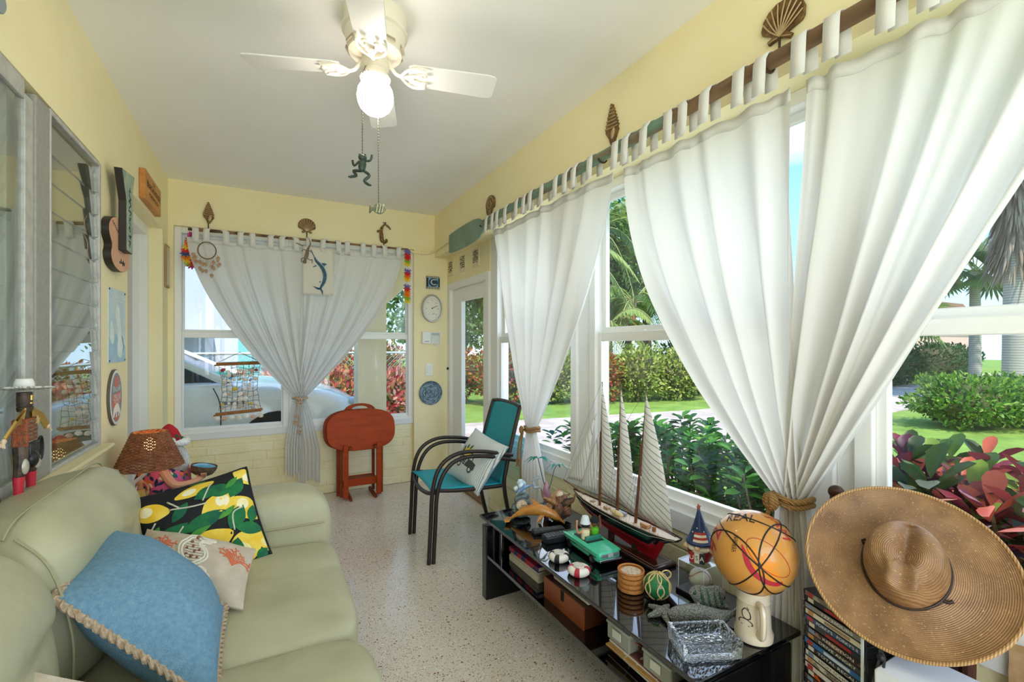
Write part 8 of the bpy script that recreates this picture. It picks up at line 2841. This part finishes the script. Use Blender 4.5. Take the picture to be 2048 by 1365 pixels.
# ---- disc cases
base = thing('cabinet_box', 'low black box under the stack of disc cases', 'box', (1.39, .65, 0), R(-16.5))
MB().b2((-.075, -.10, 0), (.075, .10, .305)).build('body', BKL, base, bevel=.004)
MB().b2((-.0765, -.085, .03), (-.0745, .085, .285)).build('front_panel', mat('box_panel', '#17171a', .35), base, bevel=.0008)
DV = [('grey', '#6f6c68', 'CH', 0), ('black and red', '#232125', '', .012), ('silver grey', '#8b8984', '127 HOURS', 0), ('cream', '#d9d2bd', '', 0), ('blue', '#3e5578', "PORKY'S   PORKY'S II", .0), ('charcoal and red', '#3d3b3c', '', .012), ('dark brown', '#3b302b', 'RENDITION', .008), ('grey green', '#4a4c45', 'DRIVE ANGRY', .01), ('bright blue', '#3b6fa6', '', .004), ('dark grey', '#39393b', 'TOTAL RECALL', .012), ('white', '#d8d5cb', 'HIGH SCHOOL', .002), ('ivory', '#cfc8b8', 'QUANTUM', 0), ('pale pink', '#d9c9c0', '', -.004), ('black and orange', '#241c18', '', .004), ('brown', '#5a4232', '', 0), ('navy', '#27324a', '', .004)]
ordn = ['topmost', 'second', 'third', 'fourth', 'fifth', 'sixth', 'seventh', 'eighth', 'ninth', 'tenth', 'eleventh', 'twelfth', 'thirteenth', 'fourteenth', 'fifteenth', 'sixteenth', 'seventeenth']
P1, P2 = Vector((1.346, .752, 0)), Vector((1.296, .584, 0))
ux = (P1 - P2).normalized(); vx = Vector((ux.y, -ux.x, 0))
rz = math.atan2(ux.y, ux.x) - pi / 2
mid = (P1 + P2) / 2
zt_ = .594
TH_ = .0166
DCL = glassmat('disc_case_clear', (.75, .78, .8, 1), 2.0)
rq = random.Random(11)
for k, (nm, col, ti, off) in enumerate(DV):
    z = zt_ - TH_ * (k + 1) + .002
    c = mid + vx * (.067 + off * .3) + ux * (rq.uniform(-.002, .002))
    th = thing('disc_case', '%s spined disc case, %s in the stack' % (nm, ordn[k] + (' from the top' if k else '')), 'disc case', (c.x, c.y, z), rz + R(rq.uniform(-.8, .8)), 'disc cases in the stack')
    MB().b2((-.066, -.094, 0), (.066, .094, .0152)).build('case', mat('disc_case_black', '#15161a', .3, coat=.3), th, bevel=.0015)
    c2 = {'black and orange': '#c4552a', 'dark brown': '#8a6a5a', 'ivory': '#8f8578', 'grey': '#a39c92'}.get(nm)
    if not ti:
        MB().b2((-.0674, -.05, .0035), (-.0667, .025, .0115)).build('title_strip', mat('strip_' + nm.replace(' ', '_'), '#a5322f' if 'red' in nm else ('#9c8468' if nm == 'cream' else '#cfd2d6'), .4), th)
    MB().b2((-.0668, -.086, .0012), (-.0655, .086, .014)).build('spine', mat('spine_' + nm.replace(' ', '_'), col, .35, c2=c2, scale=35, lo=.5, hi=.58) if c2 else mat('spine_' + nm.replace(' ', '_'), col, .35), th)
    MB().b2((-.0671, .060, .0022), (-.0667, .078, .013)).build('spine_emblem', mat('emblem_%d' % (k % 4), ('#b33a3a', '#d9d2c0', '#7a8fae', '#c98a52')[k % 4], .4), th)
    if ti:
        lum = sum(h(col)[:3]) / 3
        text(ti, .0105, mat('spine_white_text', '#efece4', .5) if lum < .25 else mat('spine_dark_text', '#2a2320', .6), th, frame((-.0673, -.012, .0076), (0, -1, 0), (0, 0, 1)), world=False, fit=min(.12, .0105 * len(ti) * .95))
th = thing('acrylic_stand', 'clear acrylic side panel at the near end of the disc case stack', 'rack', (1.39, .64, 0))
pa = mid - ux * .102 + vx * .03
m = MB(frame((pa.x, pa.y, 0), vx, (0, 0, 1)))
m.b2((-.05, 0, -.0025), (.09, .575, .0025)); m.build('side_panel', ACR, th, True)
m = MB(frame((pa.x, pa.y, 0), vx, (0, 0, 1))); m.b2((-.052, 0, -.003), (-.049, .575, .003)); m.build('panel_edge', mat('acrylic_edge', '#dfe6e8', .15, spec=.9), th, True)
# ---- white box and paper tag
o = MB().b2((1.225, .30, 0), (1.385, .532, .545)).build('carton', mat('white_carton', '#d9dbe0', .6), bevel=.004)
tag(o, 'plain white carton standing below the straw hat at the bottom edge', 'box')
th = thing('paper_tag', 'torn edged brown handmade paper note hanging at the sill, bottom right corner', 'note', (1.545, .28, .37))
m = MB(frame((1.545, .29, .50), (0, -1, 0), (0, 0, 1)))
ed = []
rq = random.Random(3)
for a, b, c, d in ((-.11, -.12, .11, -.12), (.11, -.12, .11, .085), (.11, .085, -.11, .085), (-.11, .085, -.11, -.12)):
    for k in range(9):
        f = k / 9
        ed.append((a + (c - a) * f + rq.uniform(-.003, .003), b + (d - b) * f + rq.uniform(-.003, .003)))
m.prism(ed, .002, 'z', 0)
m.build('paper', mat('handmade_paper', '#b99a74', .9, c2='#a8875f', scale=40), th, True)
MB(frame((1.5425, .215, .455), (0, -1, 0), (0, 0, 1))).box((0, 0, .0004), (.07, .006, .0008), (0, 0, R(-14))).build('ink_stroke', DINK, th, True)
